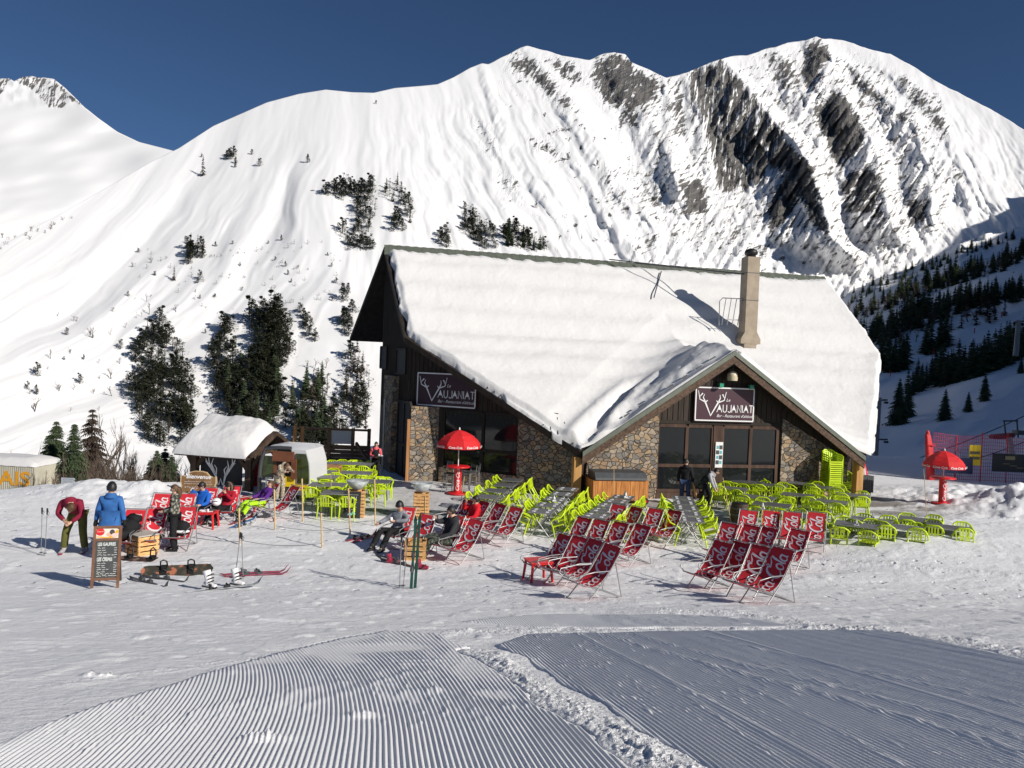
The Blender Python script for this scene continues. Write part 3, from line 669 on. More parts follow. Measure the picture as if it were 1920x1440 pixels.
FX, FY, FZ = [np.concatenate([b[None], Q]) for b, Q in ((FX[0]*1.3, FX), (FY[0]*1.3, FY), (FZ[0]*0-50, FZ))]
fo = grid_mesh('far_mountain', FX, FY, FZ, [MM], dict(rock=np.concatenate([rk[:1]*0, rk]), wall=np.concatenate([rk[:1]*0, rk])*.6, sx=np.concatenate([PX[:1], PX])/100, sy=np.concatenate([PY[:1], PY])/100)); fo['kind'] = 'structure'

# wooded valley side on the right, in the shadow of the hill behind it
SKY_VAL = [(1480, 640), (1560, 572), (1600, 545), (1650, 520), (1700, 502), (1760, 478), (1800, 455), (1850, 440), (1890, 432), (1920, 424), (2000, 400), (2150, 360)]
vx_, vy_ = np.array(SKY_VAL, float).T
def val_D(px, py):
    px = np.asarray(px, float); py = np.asarray(py, float)
    t = np.clip((py-np.interp(px, vx_, vy_))/(905-np.interp(px, vx_, vy_)), 0, 1)
    base = np.interp(t, [0, .25, .5, .75, 1], [430, 300, 190, 110, 56])
    cc = py + (px-1780)*0.42            # lines that climb to the right
    D = base*(1+0.05*np.sin((cc-470)/26.0)+0.035*np.sin((cc-560)/57+px/300)+0.03*fbm(px/110, cc/40, 111, 3))
    return D*(1+.06*sstep(1900, 1560, px))
pxs = np.linspace(1460, 2140, 300); PX = np.tile(pxs, (220, 1)); top = np.interp(pxs, vx_, vy_)+4*fbm(pxs/25, pxs*0, 112, 3)
PY = top+(930-top)*np.linspace(0, 1, 220)[:, None]; D = val_D(PX, PY); dx, dy, dz = ray_np(PX, PY)
VX, VY, VZ = dx/dy*D, D, CAMZ+dz/dy*D
VX, VY, VZ = [np.concatenate([b[None], Q]) for b, Q in ((VX[0]*1.2, VX), (VY[0]*1.2, VY), (VZ[0]-70, VZ))]
rk2 = np.concatenate([PX[:1]*0, .45*sstep(.1, .5, fbm(PX/10, PY/6, 113, 3))*sstep(590, 500, PY)])
vo = grid_mesh('valley_side', VX, VY, VZ, [MM], dict(rock=rk2, sx=np.concatenate([PX[:1], PX])/100, sy=np.concatenate([PY[:1], PY])/100)); vo['kind'] = 'structure'

# steep hill that closes the valley on the right, outside the view, and shades that side
hw, hh = np.meshgrid(np.concatenate([np.linspace(0, 60, 25), np.linspace(66, 420, 40), np.linspace(440, 1700, 40)]), np.array([-1, -.6, -.3, -.1, 0, .15, .5, 1.0]))
crest = np.interp(hw, [0, 30, 41, 45, 47, 55, 80, 241, 420, 906, 1291, 1700], [0, 40, 66, 81, 86, 100, 108, 124, 165, 286, 385, 470]) + (4+hw*.012)*fbm(hw/23, hw*0, 121, 3)*sstep(50, 70, hw)
wid = 50 + crest*0.45
fall = np.interp(np.abs(hh), [0, .1, .3, .6, 1], [1, .93, .7, .36, 0])
hz = crest*fall-12*(1-fall); hpos = 150 + hh*wid + 8*fbm(hw/30, hh*2, 122, 2)*(hh != 0)
hx, hy = hw*.57+hpos*.82, hw*.82-hpos*.57
ho = grid_mesh('hillside', hx, hy, hz, [MM], dict(rock=.3*sstep(0, .5, fbm(hw/12, hh*3, 123, 3)))); ho['kind'] = 'structure'
# ------------------------------------------------------------------ trees
M['needle'] = mat('spruce_needles', (0.026, 0.042, 0.024), 0.8, col2=(0.07, 0.095, 0.045), scale=6, var=0.2, spec=0.2)
M['needle2'] = mat('pine_needles', (0.028, 0.035, 0.021), 0.8, col2=(0.07, 0.078, 0.045), scale=5, var=0.2, spec=0.2)
M['larch'] = mat('bare_larch_twigs', (0.035, 0.026, 0.02), 0.9, col2=(0.075, 0.055, 0.042), scale=6, var=0.2, spec=0.1)
M['bark'] = mat('bark', (0.05, 0.036, 0.028), 0.9, var=0.25, scale=12)
M['twig'] = mat('grey_brown_twigs', (0.10, 0.075, 0.06), 0.9, col2=(0.16, 0.125, 0.10), scale=5, var=0.2, spec=0.1)
def spruce_mb(seed, whorls, nb, rad=0.2, trunk=True, crown=True, fine=False, bare=0.0):
    rnd = random.Random(seed); T = MB(); Cn = MB()
    T.tube([(0, 0, -0.03), (0, 0, 0.5), (0, 0, 0.98)], [0.016, 0.010, 0.002], 5)
    for k in range(whorls):
        f = min(1, max(0, (k+(rnd.random()-.5)*(1.6 if fine else .8))/(whorls-1))); z = 0.06+0.93*f**0.95
        r0 = rad*(1-f)**0.82*(0.85+0.3*rnd.random())+0.012
        for j in range(nb):
            if rnd.random() < 0.12+bare: continue
            a = 2*math.pi*(j+rnd.random()*0.8)/nb + k*1.3; r = r0*(0.45+0.7*rnd.random()); dr = 0.20+0.3*rnd.random()
            zb = z; z = zb+(rnd.random()-.5)*.03*(1-f); c, s = math.cos(a), math.sin(a); w = r*(0.26 if not fine else 0.22)+0.01
            tip = (c*r, s*r, z-r*dr+0.02*(rnd.random()-.5)); mid = (c*r*.5, s*r*.5, z-r*dr*.35)
            zl = z+0.012; zk = z; z = zb
            if fine:
                # ragged branch: hanging side twigs along a drooping axis
                seg = 5
                for q in range(seg):
                    t0 = q/seg; t1 = (q+1)/seg
                    for sd in (-1, 1):
                        bx, by, bz = c*r*t0, s*r*t0, zk-r*dr*t0*t0
                        ex, ey, ez = c*r*t1, s*r*t1, zk-r*dr*t1*t1
                        l = w*(1.25-t0)*(0.7+0.6*rnd.random())
                        Cn.add([(bx, by, bz), (ex, ey, ez), (ex-s*sd*l+c*l*.3, ey+c*sd*l+s*l*.3, ez-l*(0.55+.5*rnd.random()))], [(0, 1, 2)])
            else:
                Cn.add([(0, 0, zl), (mid[0]-s*w, mid[1]+c*w, mid[2]-w*.6), tip, (mid[0]+s*w, mid[1]-c*w, mid[2]-w*.6)], [(0, 1, 2), (0, 2, 3)])
    return T, Cn
def pine_mb(seed, n=150, sp=0.30, lobes=4):
    rnd = random.Random(seed); T = MB(); Cn = MB()
    T.tube([(0, 0, -0.05), (0.01, 0, 0.4), (0, 0, 0.85)], [0.022, 0.014, 0.004], 5)
    cs = [(rnd.uniform(-.1, .1), rnd.uniform(-.1, .1), 0.2+0.62*i/(lobes-1), sp*(1.0-0.72*i/(lobes-1))*rnd.uniform(.75, 1.1)) for i in range(lobes)]
    for _ in range(n):
        cx, cy, cz, cr_ = rnd.choice(cs); u = rnd.gauss(0, 1), rnd.gauss(0, 1), rnd.gauss(0, 1); l = math.sqrt(sum(q*q for q in u))+1e-6; q = (0.35+0.65*rnd.random()**.5)
        x, y, z = cx+u[0]/l*cr_*q, cy+u[1]/l*cr_*q, cz+u[2]/l*cr_*q*0.95
        z = max(0.02, z)
        for _k in range(5):
            v = []
            a = rnd.random()*6.28; t = rnd.uniform(-.3, 1.0); d = Vector((math.cos(a), math.sin(a), t)).normalized()*rnd.uniform(.03, .065); o = Vector((-d.y, d.x, rnd.uniform(-.03, .03))).normalized()*rnd.uniform(.009, .02)
            p = Vector((x, y, z)); Cn.add([p-o, p+o, p+d], [(0, 1, 2)])
    return T, Cn
def bare_mb(seed, levels=4, spread=0.5, n0=5, thin=1.0, stems=1):
    rnd = random.Random(seed); T = MB()
    def grow(p, d, L, r, lv):
        q = p+d*L; T.tube([p, p+d*L*.5+Vector((rnd.uniform(-1, 1), rnd.uniform(-1, 1), 0))*L*.05, q], [r, r*.8, r*.55], 4 if lv > 2 else 3)
        if lv == 0: return
        for i in range(rnd.randint(3, 4)):
            t = rnd.uniform(.35, 1.0); nd = (d+Vector((rnd.uniform(-1, 1), rnd.uniform(-1, 1), rnd.uniform(-.15, .7)))*spread).normalized()
            grow(p+d*L*t, nd, L*rnd.uniform(.45, .65), r*.5, lv-1)
    for s in range(stems):
        grow(Vector((rnd.uniform(-.05, .05)*stems, rnd.uniform(-.05, .05)*stems, -.02)), Vector((rnd.uniform(-.2, .2), rnd.uniform(-.2, .2), 1)).normalized(), .45*rnd.uniform(.8, 1.1), .012*thin, levels)
    return T
def joined(T, Cn):
    m = MB(); m.add(T.v, T.f, 0, True); m.add(Cn.v, Cn.f, 1); return m
ME = {}
for i in range(4): ME['spruce%d' % i] = joined(*spruce_mb(10+i, 26, 10, rad=0.19+0.02*i)).mesh('spruce_tree', [M['bark'], M['needle']])
for i in range(5): ME['pine%d' % i] = joined(*pine_mb(30+i, 430, 0.25+0.03*(i % 3), 5+i % 3)).mesh('pine_tree', [M['bark'], M['needle2']])
for i in range(3): ME['larch%d' % i] = joined(*spruce_mb(50+i, 22, 6, rad=0.17, bare=.3)).mesh('larch_tree', [M['bark'], M['larch']])
for i in range(3): ME['bare%d' % i] = bare_mb(60+i, 4, .45, thin=1.6).mesh('bare_tree', [M['twig']])
for i in range(3): ME['shrub%d' % i] = bare_mb(70+i, 3, .8, stems=4, thin=1.3).mesh('bare_shrub', [M['twig']])
TREE_NAMES = {'spruce': ('spruce_tree', 'spruce tree'), 'pine': ('pine_tree', 'pine tree'), 'larch': ('larch_tree', 'larch tree'), 'bare': ('bare_tree', 'bare tree'), 'shrub': ('bare_shrub', 'shrub')}
trnd = random.Random(99)
def tree(kind, base, h, label, group, wide=1.0):
    n = len([k for k in ME if k.startswith(kind)])
    o = bpy.data.objects.new(TREE_NAMES[kind][0], ME['%s%d' % (kind, trnd.randrange(n))]); COL.objects.link(o)
    o.location = base; o.rotation_euler = (0, 0, trnd.random()*6.28); o.scale = (h*wide, h*wide, h)
    return tag(o, label, TREE_NAMES[kind][1], group)
def on_main(px, py): return at(px, py, float(main_D(px, py)))
def on_val(px, py): return at(px, py, float(val_D(px, py)))
def inside(px, py, poly):
    c = False; n = len(poly)
    for i in range(n):
        a, b = poly[i], poly[(i+1) % n]
        if (a[1] > py) != (b[1] > py) and px < (b[0]-a[0])*(py-a[1])/(b[1]-a[1])+a[0]: c = not c
    return c
def scatter(poly, n, sep, seed):
    rnd = random.Random(seed); xs = [p[0] for p in poly]; ys = [p[1] for p in poly]; out = []
    for _ in range(n*40):
        if len(out) >= n: break
        x, y = rnd.uniform(min(xs), max(xs)), rnd.uniform(min(ys), max(ys))
        if inside(x, y, poly) and all((x-q[0])**2+((y-q[1])*1.0)**2 > sep*sep for q in out): out.append((x, y))
    return sorted(out, key=lambda q: q[1])
FILL = MB(); FRND = random.Random(5)
_fm = {k: ([tuple(v.co) for v in m.vertices], [tuple(p.vertices) for p in m.polygons], [p.material_index for p in m.polygons]) for k, m in ((('pine', joined(*pine_mb(91, 70, .3, 3)).mesh('f', [M['bark']]))), ('spruce', joined(*spruce_mb(92, 12, 6)).mesh('f', [M['bark']])))}
def filler(poly, n, sep, seed, kind, hpx, place):
    """small trees packed between the single ones of a stand"""
    for x, y in scatter(poly, n, sep, seed):
        b = place(x, y); h = FRND.uniform(*hpx)/FPX*b.y; a = FRND.random()*6; v, f, mi = _fm[kind]; c, s = math.cos(a)*h*1.25, math.sin(a)*h*1.25; o = len(FILL.v)
        FILL.v += [(b.x+q[0]*c-q[1]*s, b.y+q[0]*s+q[1]*c, b.z-.05*h+q[2]*h) for q in v]; FILL.f += [tuple(o+i for i in g) for g in f]; FILL.m += mi; FILL.s += [False]*len(f)
def stand(poly, n, sep, seed, kinds, hpx, label, group, place=on_main, wide=1.15):
    if place is on_main and 'pine' in kinds: hpx = (hpx[0]*1.08, hpx[1]*1.12)
    if n > 12 and 'pine' in kinds: filler(poly, int(n*2.2), sep*.42, seed+300, 'pine', (hpx[0]*.6, hpx[1]*.75), place)
    elif n > 24 and kinds[0] == 'spruce': filler(poly, int(n*1.2), sep*.6, seed+300, 'spruce', (hpx[0]*.6, hpx[1]*.8), place)
    for x, y in scatter(poly, n, sep, seed):
        b = place(x, y); h = trnd.uniform(*hpx)/FPX*b.y
        tree(trnd.choice(kinds), b-Vector((0, 0, h*.04)), h, label, group, wide*trnd.uniform(.85, 1.2))
P_ = 'pine'
stand([(262, 640), (300, 600), (335, 640), (358, 720), (360, 800), (345, 840), (275, 840), (240, 740)], 50, 10, 1, [P_], (30, 50), 'dark pine in the dense stand straight above the snowy kiosk roof', 'pines in the stand above the kiosk')
stand([(470, 600), (500, 575), (535, 610), (545, 670), (520, 700), (480, 680)], 20, 9, 2, [P_], (40, 60), 'tall dark pine at the top of the middle stand', 'pines at the top of the middle stand')
stand([(395, 690), (470, 680), (530, 690), (525, 800), (500, 850), (400, 800)], 48, 10, 3, [P_, P_, 'spruce'], (38, 58), 'dark conifer in the middle stand, straight above the gondola cabin', 'conifers of the middle stand')
stand([(402, 640), (430, 605), (440, 650), (420, 690), (400, 685)], 10, 7, 4, [P_], (26, 40), 'dark pine in the small clump left of the middle stand', 'pines of the small clump')
stand([(550, 740), (600, 700), (622, 760), (645, 830), (620, 850), (545, 850), (535, 800)], 32, 10, 5, [P_, 'spruce', 'larch'], (36, 56), 'dark conifer in the stand above the wooden deck railing', 'conifers above the deck railing')
stand([(555, 585), (570, 585), (600, 640), (596, 652), (575, 630)], 9, 6, 6, [P_], (16, 26), 'small pine in the slanting row above the deck railing stand', 'pines of the slanting row')
stand([(648, 690), (670, 650), (692, 720), (694, 810), (660, 800), (640, 760)], 18, 9, 7, [P_, 'larch'], (30, 46), 'pine close beside the dark left wall of the restaurant', 'pines beside the left wall')
stand([(640, 560), (665, 540), (672, 580), (655, 640), (640, 630)], 9, 8, 8, [P_], (20, 36), 'pine left of the restaurant\'s dark back roof overhang', 'pines left of the back overhang')
stand([(603, 370), (640, 340), (700, 350), (705, 400), (690, 440), (700, 470), (655, 470), (635, 440), (665, 420), (670, 380)], 34, 9, 9, [P_], (18, 32), 'bushy dark pine in the patch above the left end of the roof ridge', 'pines of the patch above the ridge end')
stand([(730, 345), (770, 370), (782, 410), (770, 420), (740, 380), (712, 370)], 14, 8, 10, [P_, 'larch'], (14, 28), 'small pine at the right edge of the patch above the ridge end', 'pines at the edge of the ridge patch')
stand([(735, 405), (765, 410), (758, 432), (738, 440)], 6, 8, 11, [P_], (20, 30), 'small pine in the middle of the patch above the roof ridge end', 'pines inside the ridge patch')
stand([(870, 385), (900, 410), (925, 440), (930, 470), (905, 470), (880, 450), (862, 430)], 20, 8, 12, [P_], (14, 28), 'dark pine in the patch just above the middle of the roof ridge', 'pines above the middle of the ridge')
stand([(935, 430), (965, 420), (1000, 450), (1030, 472), (1000, 478), (950, 460)], 20, 7, 13, [P_, 'spruce'], (18, 32), 'dark conifer in the slanting row behind the right half of the roof ridge', 'conifers behind the ridge')
stand([(818, 440), (835, 438), (848, 465), (825, 466)], 6, 6, 14, [P_], (16, 28), 'small dark pine standing alone behind the left half of the roof ridge', 'pines behind the left half of the ridge')
stand([(418, 290), (440, 292), (445, 314), (425, 314)], 6, 6, 15, [P_], (12, 22), 'small pine in the clump high on the smooth snow dome', 'pines high on the dome')
stand([(342, 458), (385, 452), (388, 490), (350, 500)], 10, 7, 16, [P_, 'larch'], (22, 40), 'pine in the lone clump halfway up the smooth left slope', 'pines of the lone clump')
for x, y, h, k in ((380, 330, 40, 'larch'), (487, 312, 18, P_), (472, 290, 12, P_), (577, 305, 18, P_), (378, 295, 9, P_), (326, 526, 30, 'larch'), (375, 525, 22, P_), (70, 705, 30, P_), (52, 730, 18, P_), (68, 740, 22, P_), (125, 628, 16, P_), (226, 655, 22, P_), (150, 720, 24, P_), (240, 556, 12, P_), (174, 635, 10, P_), (157, 675, 12, P_), (120, 675, 9, P_), (535, 500, 12, P_), (540, 516, 12, P_), (546, 530, 9, P_), (622, 500, 9, P_), (652, 470, 9, P_), (623, 565, 12, P_), (508, 555, 8, P_), (385, 625, 10, P_), (375, 560, 9, P_), (705, 195, 9, P_), (745, 346, 26, 'larch'), (1025, 285, 14, P_), (1065, 300, 16, P_), (1120, 310, 12, P_), (1005, 390, 14, P_)):
    b = on_main(x, y); tree(k, b, h/FPX*b.y, 'tiny lone conifer dotted on the open snow of the mountain slope' if h < 26 else 'lone conifer standing by itself on the open snow slope', 'lone conifers on the slope' if h < 26 else 'larger lone conifers on the slope')
stand([(60, 560), (300, 560), (300, 700), (200, 780), (40, 760)], 22, 22, 17, ['shrub', 'bare'], (10, 26), 'bare grey shrub dotted on the lower left snow slope', 'bare shrubs on the lower left slope')
stand([(240, 470), (660, 440), (640, 560), (560, 600), (440, 590), (250, 600)], 34, 16, 19, ['shrub', P_], (6, 13), 'tiny scrub bush on the open middle of the left slope', 'tiny scrub on the middle of the left slope')
stand([(380, 478), (460, 462), (462, 476), (385, 492)], 9, 5, 20, ['shrub'], (5, 9), 'tiny scrub in the line beside the lone pine clump', 'scrub line beside the lone clump')
stand([(0, 440), (100, 420), (130, 400), (145, 410), (60, 450), (0, 470)], 14, 9, 18, ['shrub'], (8, 16), 'tiny bare shrub on the snow edge far left below the rocky peak', 'tiny shrubs at the far left')
for x, y, h in ((65, 772, 46), (208, 710, 34), (212, 742, 30), (95, 672, 24), (280, 590, 30), (330, 585, 26), (700, 700, 0), (590, 690, 28), (575, 690, 26), (610, 690, 26)):
    if h:
        b = on_main(x, y); tree('bare', b, h/FPX*b.y, 'grey leafless tree standing on the snow slope among small pines', 'leafless trees on the slope', 1.3)
# wooded valley side (shadowed)
V = on_val
stand([(1575, 562), (1650, 525), (1760, 485), (1900, 438), (1925, 440), (1800, 486), (1680, 535), (1590, 575)], 34, 7, 21, ['spruce'], (13, 22), 'tiny spruce along the top edge of the shadowed valley side', 'spruces along the top of the shadowed side', V)
stand([(1590, 592), (1660, 560), (1740, 528), (1870, 492), (1925, 470), (1925, 488), (1880, 510), (1740, 552), (1640, 590), (1600, 605)], 85, 6, 22, ['spruce', 'spruce', 'bare'], (24, 40), 'spruce in the upper dark band of forest on the shadowed valley side', 'spruces of the upper dark band', V)
stand([(1605, 640), (1700, 590), (1760, 570), (1830, 560), (1925, 548), (1925, 560), (1800, 590), (1700, 625), (1620, 660)], 70, 6, 23, ['spruce'], (32, 52), 'spruce in the middle band of forest on the shadowed valley side', 'spruces of the middle band', V)
stand([(1640, 640), (1720, 600), (1880, 580), (1890, 595), (1800, 620), (1700, 650), (1640, 670)], 36, 7, 24, ['bare', 'larch'], (32, 48), 'brown leafless tree in front of the middle band on the shadowed valley side', 'leafless trees on the shadowed side', V, 1.3)
stand([(1645, 690), (1700, 680), (1700, 694), (1660, 700)], 9, 8, 25, ['spruce'], (56, 80), 'dark spruce beside the right roof edge in the shadow', 'spruces beside the right roof edge', V)
stand([(1728, 655), (1770, 640), (1775, 652), (1735, 664)], 6, 9, 26, ['spruce'], (50, 66), 'dark spruce in the small group above the shaded piste', 'spruces above the shaded piste', V)
stand([(1740, 722), (1790, 708), (1860, 690), (1925, 655), (1925, 668), (1850, 702), (1770, 725)], 42, 7, 27, ['spruce'], (55, 84), 'tall spruce in the lowest dark band on the shadowed valley side', 'spruces of the lowest band', V)
stand([(1690, 738), (1730, 722), (1740, 730), (1712, 745)], 8, 8, 28, ['spruce'], (42, 60), 'spruce at the left end of the lowest dark band', 'spruces at the left end of the lowest band', V)
fo2 = FILL.build('undergrowth', [M['bark'], M['needle2']]); fo2['kind'] = 'stuff'; fo2['label'] = 'young conifers packed between the larger trees of the stands'
# nearer trees with trunk and crown
def big_tree(name, cat, kind, px, D, top_py, seed, label, group=None, rad=0.2, base=None):
    p = at(px, top_py, D); g = G(p.x, D) if base is None else base; h = p.z-g
    t = thing(name, label, cat, (p.x, D, g), trnd.random()*6, group)
    if kind == 'spruce': T, Cn = spruce_mb(seed, 115, 13, rad*1.2, fine=True); mt = M['needle']
    elif kind == 'larch': T, Cn = spruce_mb(seed, 105, 10, rad*1.1, fine=True, bare=.3); mt = M['larch']
    T.build('trunk', M['bark'], t); Cn.build('crown', mt, t); t.scale = (h, h, h)
    return t
def val_spruce(px, py, top, seed, label):
    b = on_val(px, py); h = at(px, top, b.y).z-b.z; t = thing('spruce_tree', label, 'spruce tree', b-Vector((0, 0, .3)), trnd.random()*6); T, Cn = spruce_mb(seed, 60, 13, .24, fine=True); T.build('trunk', M['bark'], t); Cn.build('crown', M['needle'], t); t.scale = (h, h, h)
for i, (x, y, tp_, lb) in enumerate(((1684, 796, 704, 'big shaded spruce closest to the right edge of the snowy roof'), (1702, 783, 714, 'shaded spruce just behind the big one right of the snowy roof'), (1771, 788, 724, 'single shaded spruce on open snow above the red padded post'), (1815, 772, 730, 'small single spruce above the yellow banner'), (1846, 752, 696, 'shaded spruce at the corner of the lowest forest band, upper right of the yellow banner'), (1914, 700, 668, 'small shaded spruce alone on the snow at the far right'))): val_spruce(x, y, tp_, 260+i, lb)
def bare_big(px, D, top_py, seed, label, group, stems=1):
    p = at(px, top_py, D); g = G(p.x, D); h = p.z-g
    o = bare_mb(seed, 5, .42, stems=stems+2, thin=1.5).build('bare_tree', [M['twig']], None, (p.x, D, g)); o.scale = (h*.9, h*.9, h*1.02)
    tag(o, label, 'bare tree', group); return o
big_tree('spruce_tree', 'spruce tree', 'spruce', 106, 46, 786, 201, 'tall dark spruce beyond the snow edge behind the red jacketed skier', rad=.17)
big_tree('spruce_tree', 'spruce tree', 'spruce', 140, 44, 790, 202, 'slim dark spruce to the right of the tall one beyond the snow edge', rad=.14)
big_tree('spruce_tree', 'spruce tree', 'spruce', 93, 48, 812, 203, 'shorter spruce half hidden left of the tall dark spruce', rad=.18)
big_tree('larch_tree', 'larch tree', 'larch', 174, 52, 762, 204, 'grey brown larch standing behind the slim dark spruce', rad=.2)
bare_big(231, 50, 768, 205, 'tall reddish brown leafless tree above the blue jacketed man', None, 3)
for i, (px, D, ty) in enumerate(((295, 44, 842), (322, 43, 850), (310, 46, 838), (283, 45, 860))):
    big_tree('spruce_tree', 'spruce tree', 'spruce', px, D, ty, 210+i, 'small dark spruce behind the snow mound left of the kiosk', 'small spruces left of the kiosk', rad=.2)
for i, (px, D, ty, st) in enumerate(((52, 50, 810, 2), (30, 52, 830, 3), (75, 46, 840, 3), (160, 40, 838, 4), (180, 43, 825, 3), (198, 42, 800, 1), (212, 41, 812, 2), (222, 40, 830, 3), (205, 44, 836, 4), (240, 45, 815, 2), (190, 40, 850, 4), (258, 48, 845, 3), (150, 41, 856, 4), (172, 39, 862, 4), (238, 41, 848, 3), (88, 40, 868, 4), (60, 42, 872, 4), (168, 50, 800, 2), (15, 54, 850, 3), (185, 46, 812, 3), (225, 47, 800, 2), (250, 46, 830, 3), (268, 44, 858, 4), (200, 39, 856, 5), (225, 40, 862, 5), (155, 38, 872, 5), (8, 44, 862, 5), (35, 43, 852, 5), (118, 41, 850, 5), (128, 47, 830, 4), (162, 45, 836, 5), (176, 49, 818, 4), (193, 43, 842, 5), (208, 49, 826, 4), (217, 44, 846, 5), (231, 43, 836, 5), (246, 40, 856, 5), (262, 47, 842, 4), (275, 41, 866, 5), (288, 46, 850, 4), (182, 38, 880, 5), (212, 38, 876, 5))):
    bare_big(px, D, ty, 230+i, 'brown leafless tree in the thicket beyond the snow edge on the left', 'leafless trees in the thicket', st)
# ------------------------------------------------------------------ restaurant
BP = Vector((-6.3, 37.0, 0)); BA = R(12.5)
av = Vector((math.cos(BA), math.sin(BA), 0)); bv = Vector((math.sin(BA), -math.cos(BA), 0))
BM = Matrix.Translation(BP) @ Matrix.Rotation(BA, 4, 'Z'); BMI = BM.inverted()
def bw(s, p, z): return BM @ Vector((s, -p, z))
def hit(px, py, A, B):
    """sight line through a pixel on the vertical plane A-B (building s,p): distance along it and height"""
    a = bw(A[0], A[1], 0); b = bw(B[0], B[1], 0); e = (b-a).normalized(); n = Vector((e.y, -e.x, 0)); d = ray(px, py)
    t = (a-CAM).dot(n)/d.dot(n); q = CAM+d*t; return (q-a).dot(e), q.z
GA, GB = (7.4, 9.02), (18.9, 9.02)             # gable wall
WA, WC, WV = (0.1, -0.8), (1.0, 3.9), (7.2, 9.2)   # end wall, then the slanted wall
def gw(px, py):
    u, z = hit(px, py, GA, GB); return u+GA[0], z
KINKP, EAVEP = 4.4, 9.7
def main_z(p): return np.where(p < KINKP, 10.45-1.0*np.abs(p), 6.05-.79*(p-KINKP))
PK = 13.15
def wing_z(s): return 5.92-.668*np.abs(s-PK)
house = thing('restaurant_building', 'dark wood and stone alpine restaurant under a thick snow covered roof', 'restaurant', BP, BA)
L3 = lambda s, p, z: (s, -p, z)
# roof slabs
RL, RRt, KL, KR = (0, 0, 10.45), (23.5, 0, 10.45), (.77, KINKP, 6.05), (23.7, KINKP, 6.05)
VL, VR = (7.1, EAVEP, 1.87), (19.2, EAVEP, 1.87)
tp = KINKP+(6.05-5.92)/.79
TT = (PK, tp, 5.92); PKp = (PK, EAVEP, 5.92); BL, BR = (-1.4, -5.0, 6.2), (23.5, -5.0, 6.2)
rf = MB()
for poly in ((RL, RRt, KR, KL), (RRt, RL, BL, BR), (KL, TT, VL), (KR, VR, TT), (KL, KR, TT), (TT, PKp, VL), (TT, VR, PKp)):
    q = [Vector(L3(*v)) for v in poly]; n = (q[1]-q[0]).cross(q[2]-q[0]).normalized(); n = n if n.z > 0 else -n
    rf.slab([v-n*.02 for v in q], .2, 0, -n)
roof = rf.build('roof', [M['soffit']], house)
rc = MB()
N = 118
for i in range(N):          # corrugated ridge cap
    s0, s1 = -.05+23.6*i/N, -.05+23.6*(i+1)/N; e = .015 if i % 2 else 0
    pr = [(s0, .42, 10.16+e), (s0, .05, 10.55+e), (s0, -.4, 10.2+e)]; V = [L3(*v) for v in pr]+[L3(s1, v[1], v[2]) for v in pr]
    rc.add(V, [(0, 1, 4, 3), (1, 2, 5, 4)], 0); rc.add([V[0], V[3], (V[3][0], V[3][1]+.02, V[3][2]-.12), (V[0][0], V[0][1]+.02, V[0][2]-.12)], [(0, 1, 2, 3)], 0)
rc.build('ridge_cap', [M['trim']], roof)
fs = MB()
def fascia(m, A, B, h, t, mt, drop=0.0, out=(0, -1, 0)):
    a, b = Vector(L3(*A)), Vector(L3(*B)); o = Vector(out)*t
    v = [a-Vector((0, 0, drop)), b-Vector((0, 0, drop)), b-Vector((0, 0, drop+h)), a-Vector((0, 0, drop+h))]; w_ = [q+o for q in v]
    m.add(v+w_, [(0, 1, 2, 3), (4, 7, 6, 5), (0, 4, 5, 1), (1, 5, 6, 2), (2, 6, 7, 3), (3, 7, 4, 0)], mt)
for A in ((VL, PKp), (VR, PKp)):
    fascia(fs, A[0], A[1], .30, .10, 0, .19); fascia(fs, A[0], A[1], .19, .14, 1, -.02)
fs.build('gable_fascia', [M['fascia'], M['trim']], roof)
for A, B, t_, o_ in ((RL, KL, .06, (-1, 0, 0)), (KL, VL, .07, (-.7, -.7, 0)), (KR, VR, .07, (.7, -.7, 0)), (BL, RL, .06, (-1, 0, 0)), (RRt, KR, .06, (1, 0, 0))):
    f2 = MB(); fascia(f2, A, B, .26, t_, 0, 0, o_); f2.build('edge_board', [M['soffit']], roof)
# snow on the roof
NR, NC = 190, 420
pr = np.concatenate([np.linspace(.2, 9.72, NR)]); P2 = np.tile(pr[:, None], (1, NC)); uu2 = np.tile(np.linspace(0, 1, NC), (NR, 1))
sl = np.interp(pr, [0, KINKP, EAVEP+.1], [.12, .86, 7.15]); sr = np.interp(pr, [0, KINKP, EAVEP+.1], [23.45, 23.95, 19.5])
S2 = sl[:, None]+(sr-sl)[:, None]*uu2
jag = 0.2*fbm(P2*2.2, P2*0+3, 141, 4)
S2 = S2+jag*(np.exp(-uu2*60)-np.exp(-(1-uu2)*60))
mz, wz = main_z(P2), wing_z(S2)
kk = .85; h_ = np.clip(.5+.5*(mz-wz)/(kk*2), 0, 1); zz = wz*(1-h_)+mz*h_+kk*2*h_*(1-h_)*.5
th = .34+.05*np.sin(P2*2*math.pi/1.15+1.2*fbm(S2*.12, P2*.5, 142, 2)+.6)*sstep(.3, 1.2, P2)*sstep(9, 5, P2)*(0.4+.6*sstep(22, 14, S2)) + .06*fbm(S2*.4, P2*.9, 143, 3)+.02*fbm(S2*2.0, P2*2.5, 144, 3)
edge = np.minimum((S2-sl[:, None]), (sr[:, None]-S2)); th = th*(.45+.55*sstep(0, .22, edge+.1*fbm(P2*1.7, P2*0, 150, 3))) + .10*np.exp(-((sr[:, None]-S2)/.7)**2)
th = th*(.25+.75*sstep(.15, .7, P2+.1*fbm(S2*3, P2*0, 145, 3)))
onw = sstep(-.15, .25, wz-mz)*(S2 < PK+.3)
lump = fbm(S2*1.3, P2*1.3, 146, 4)
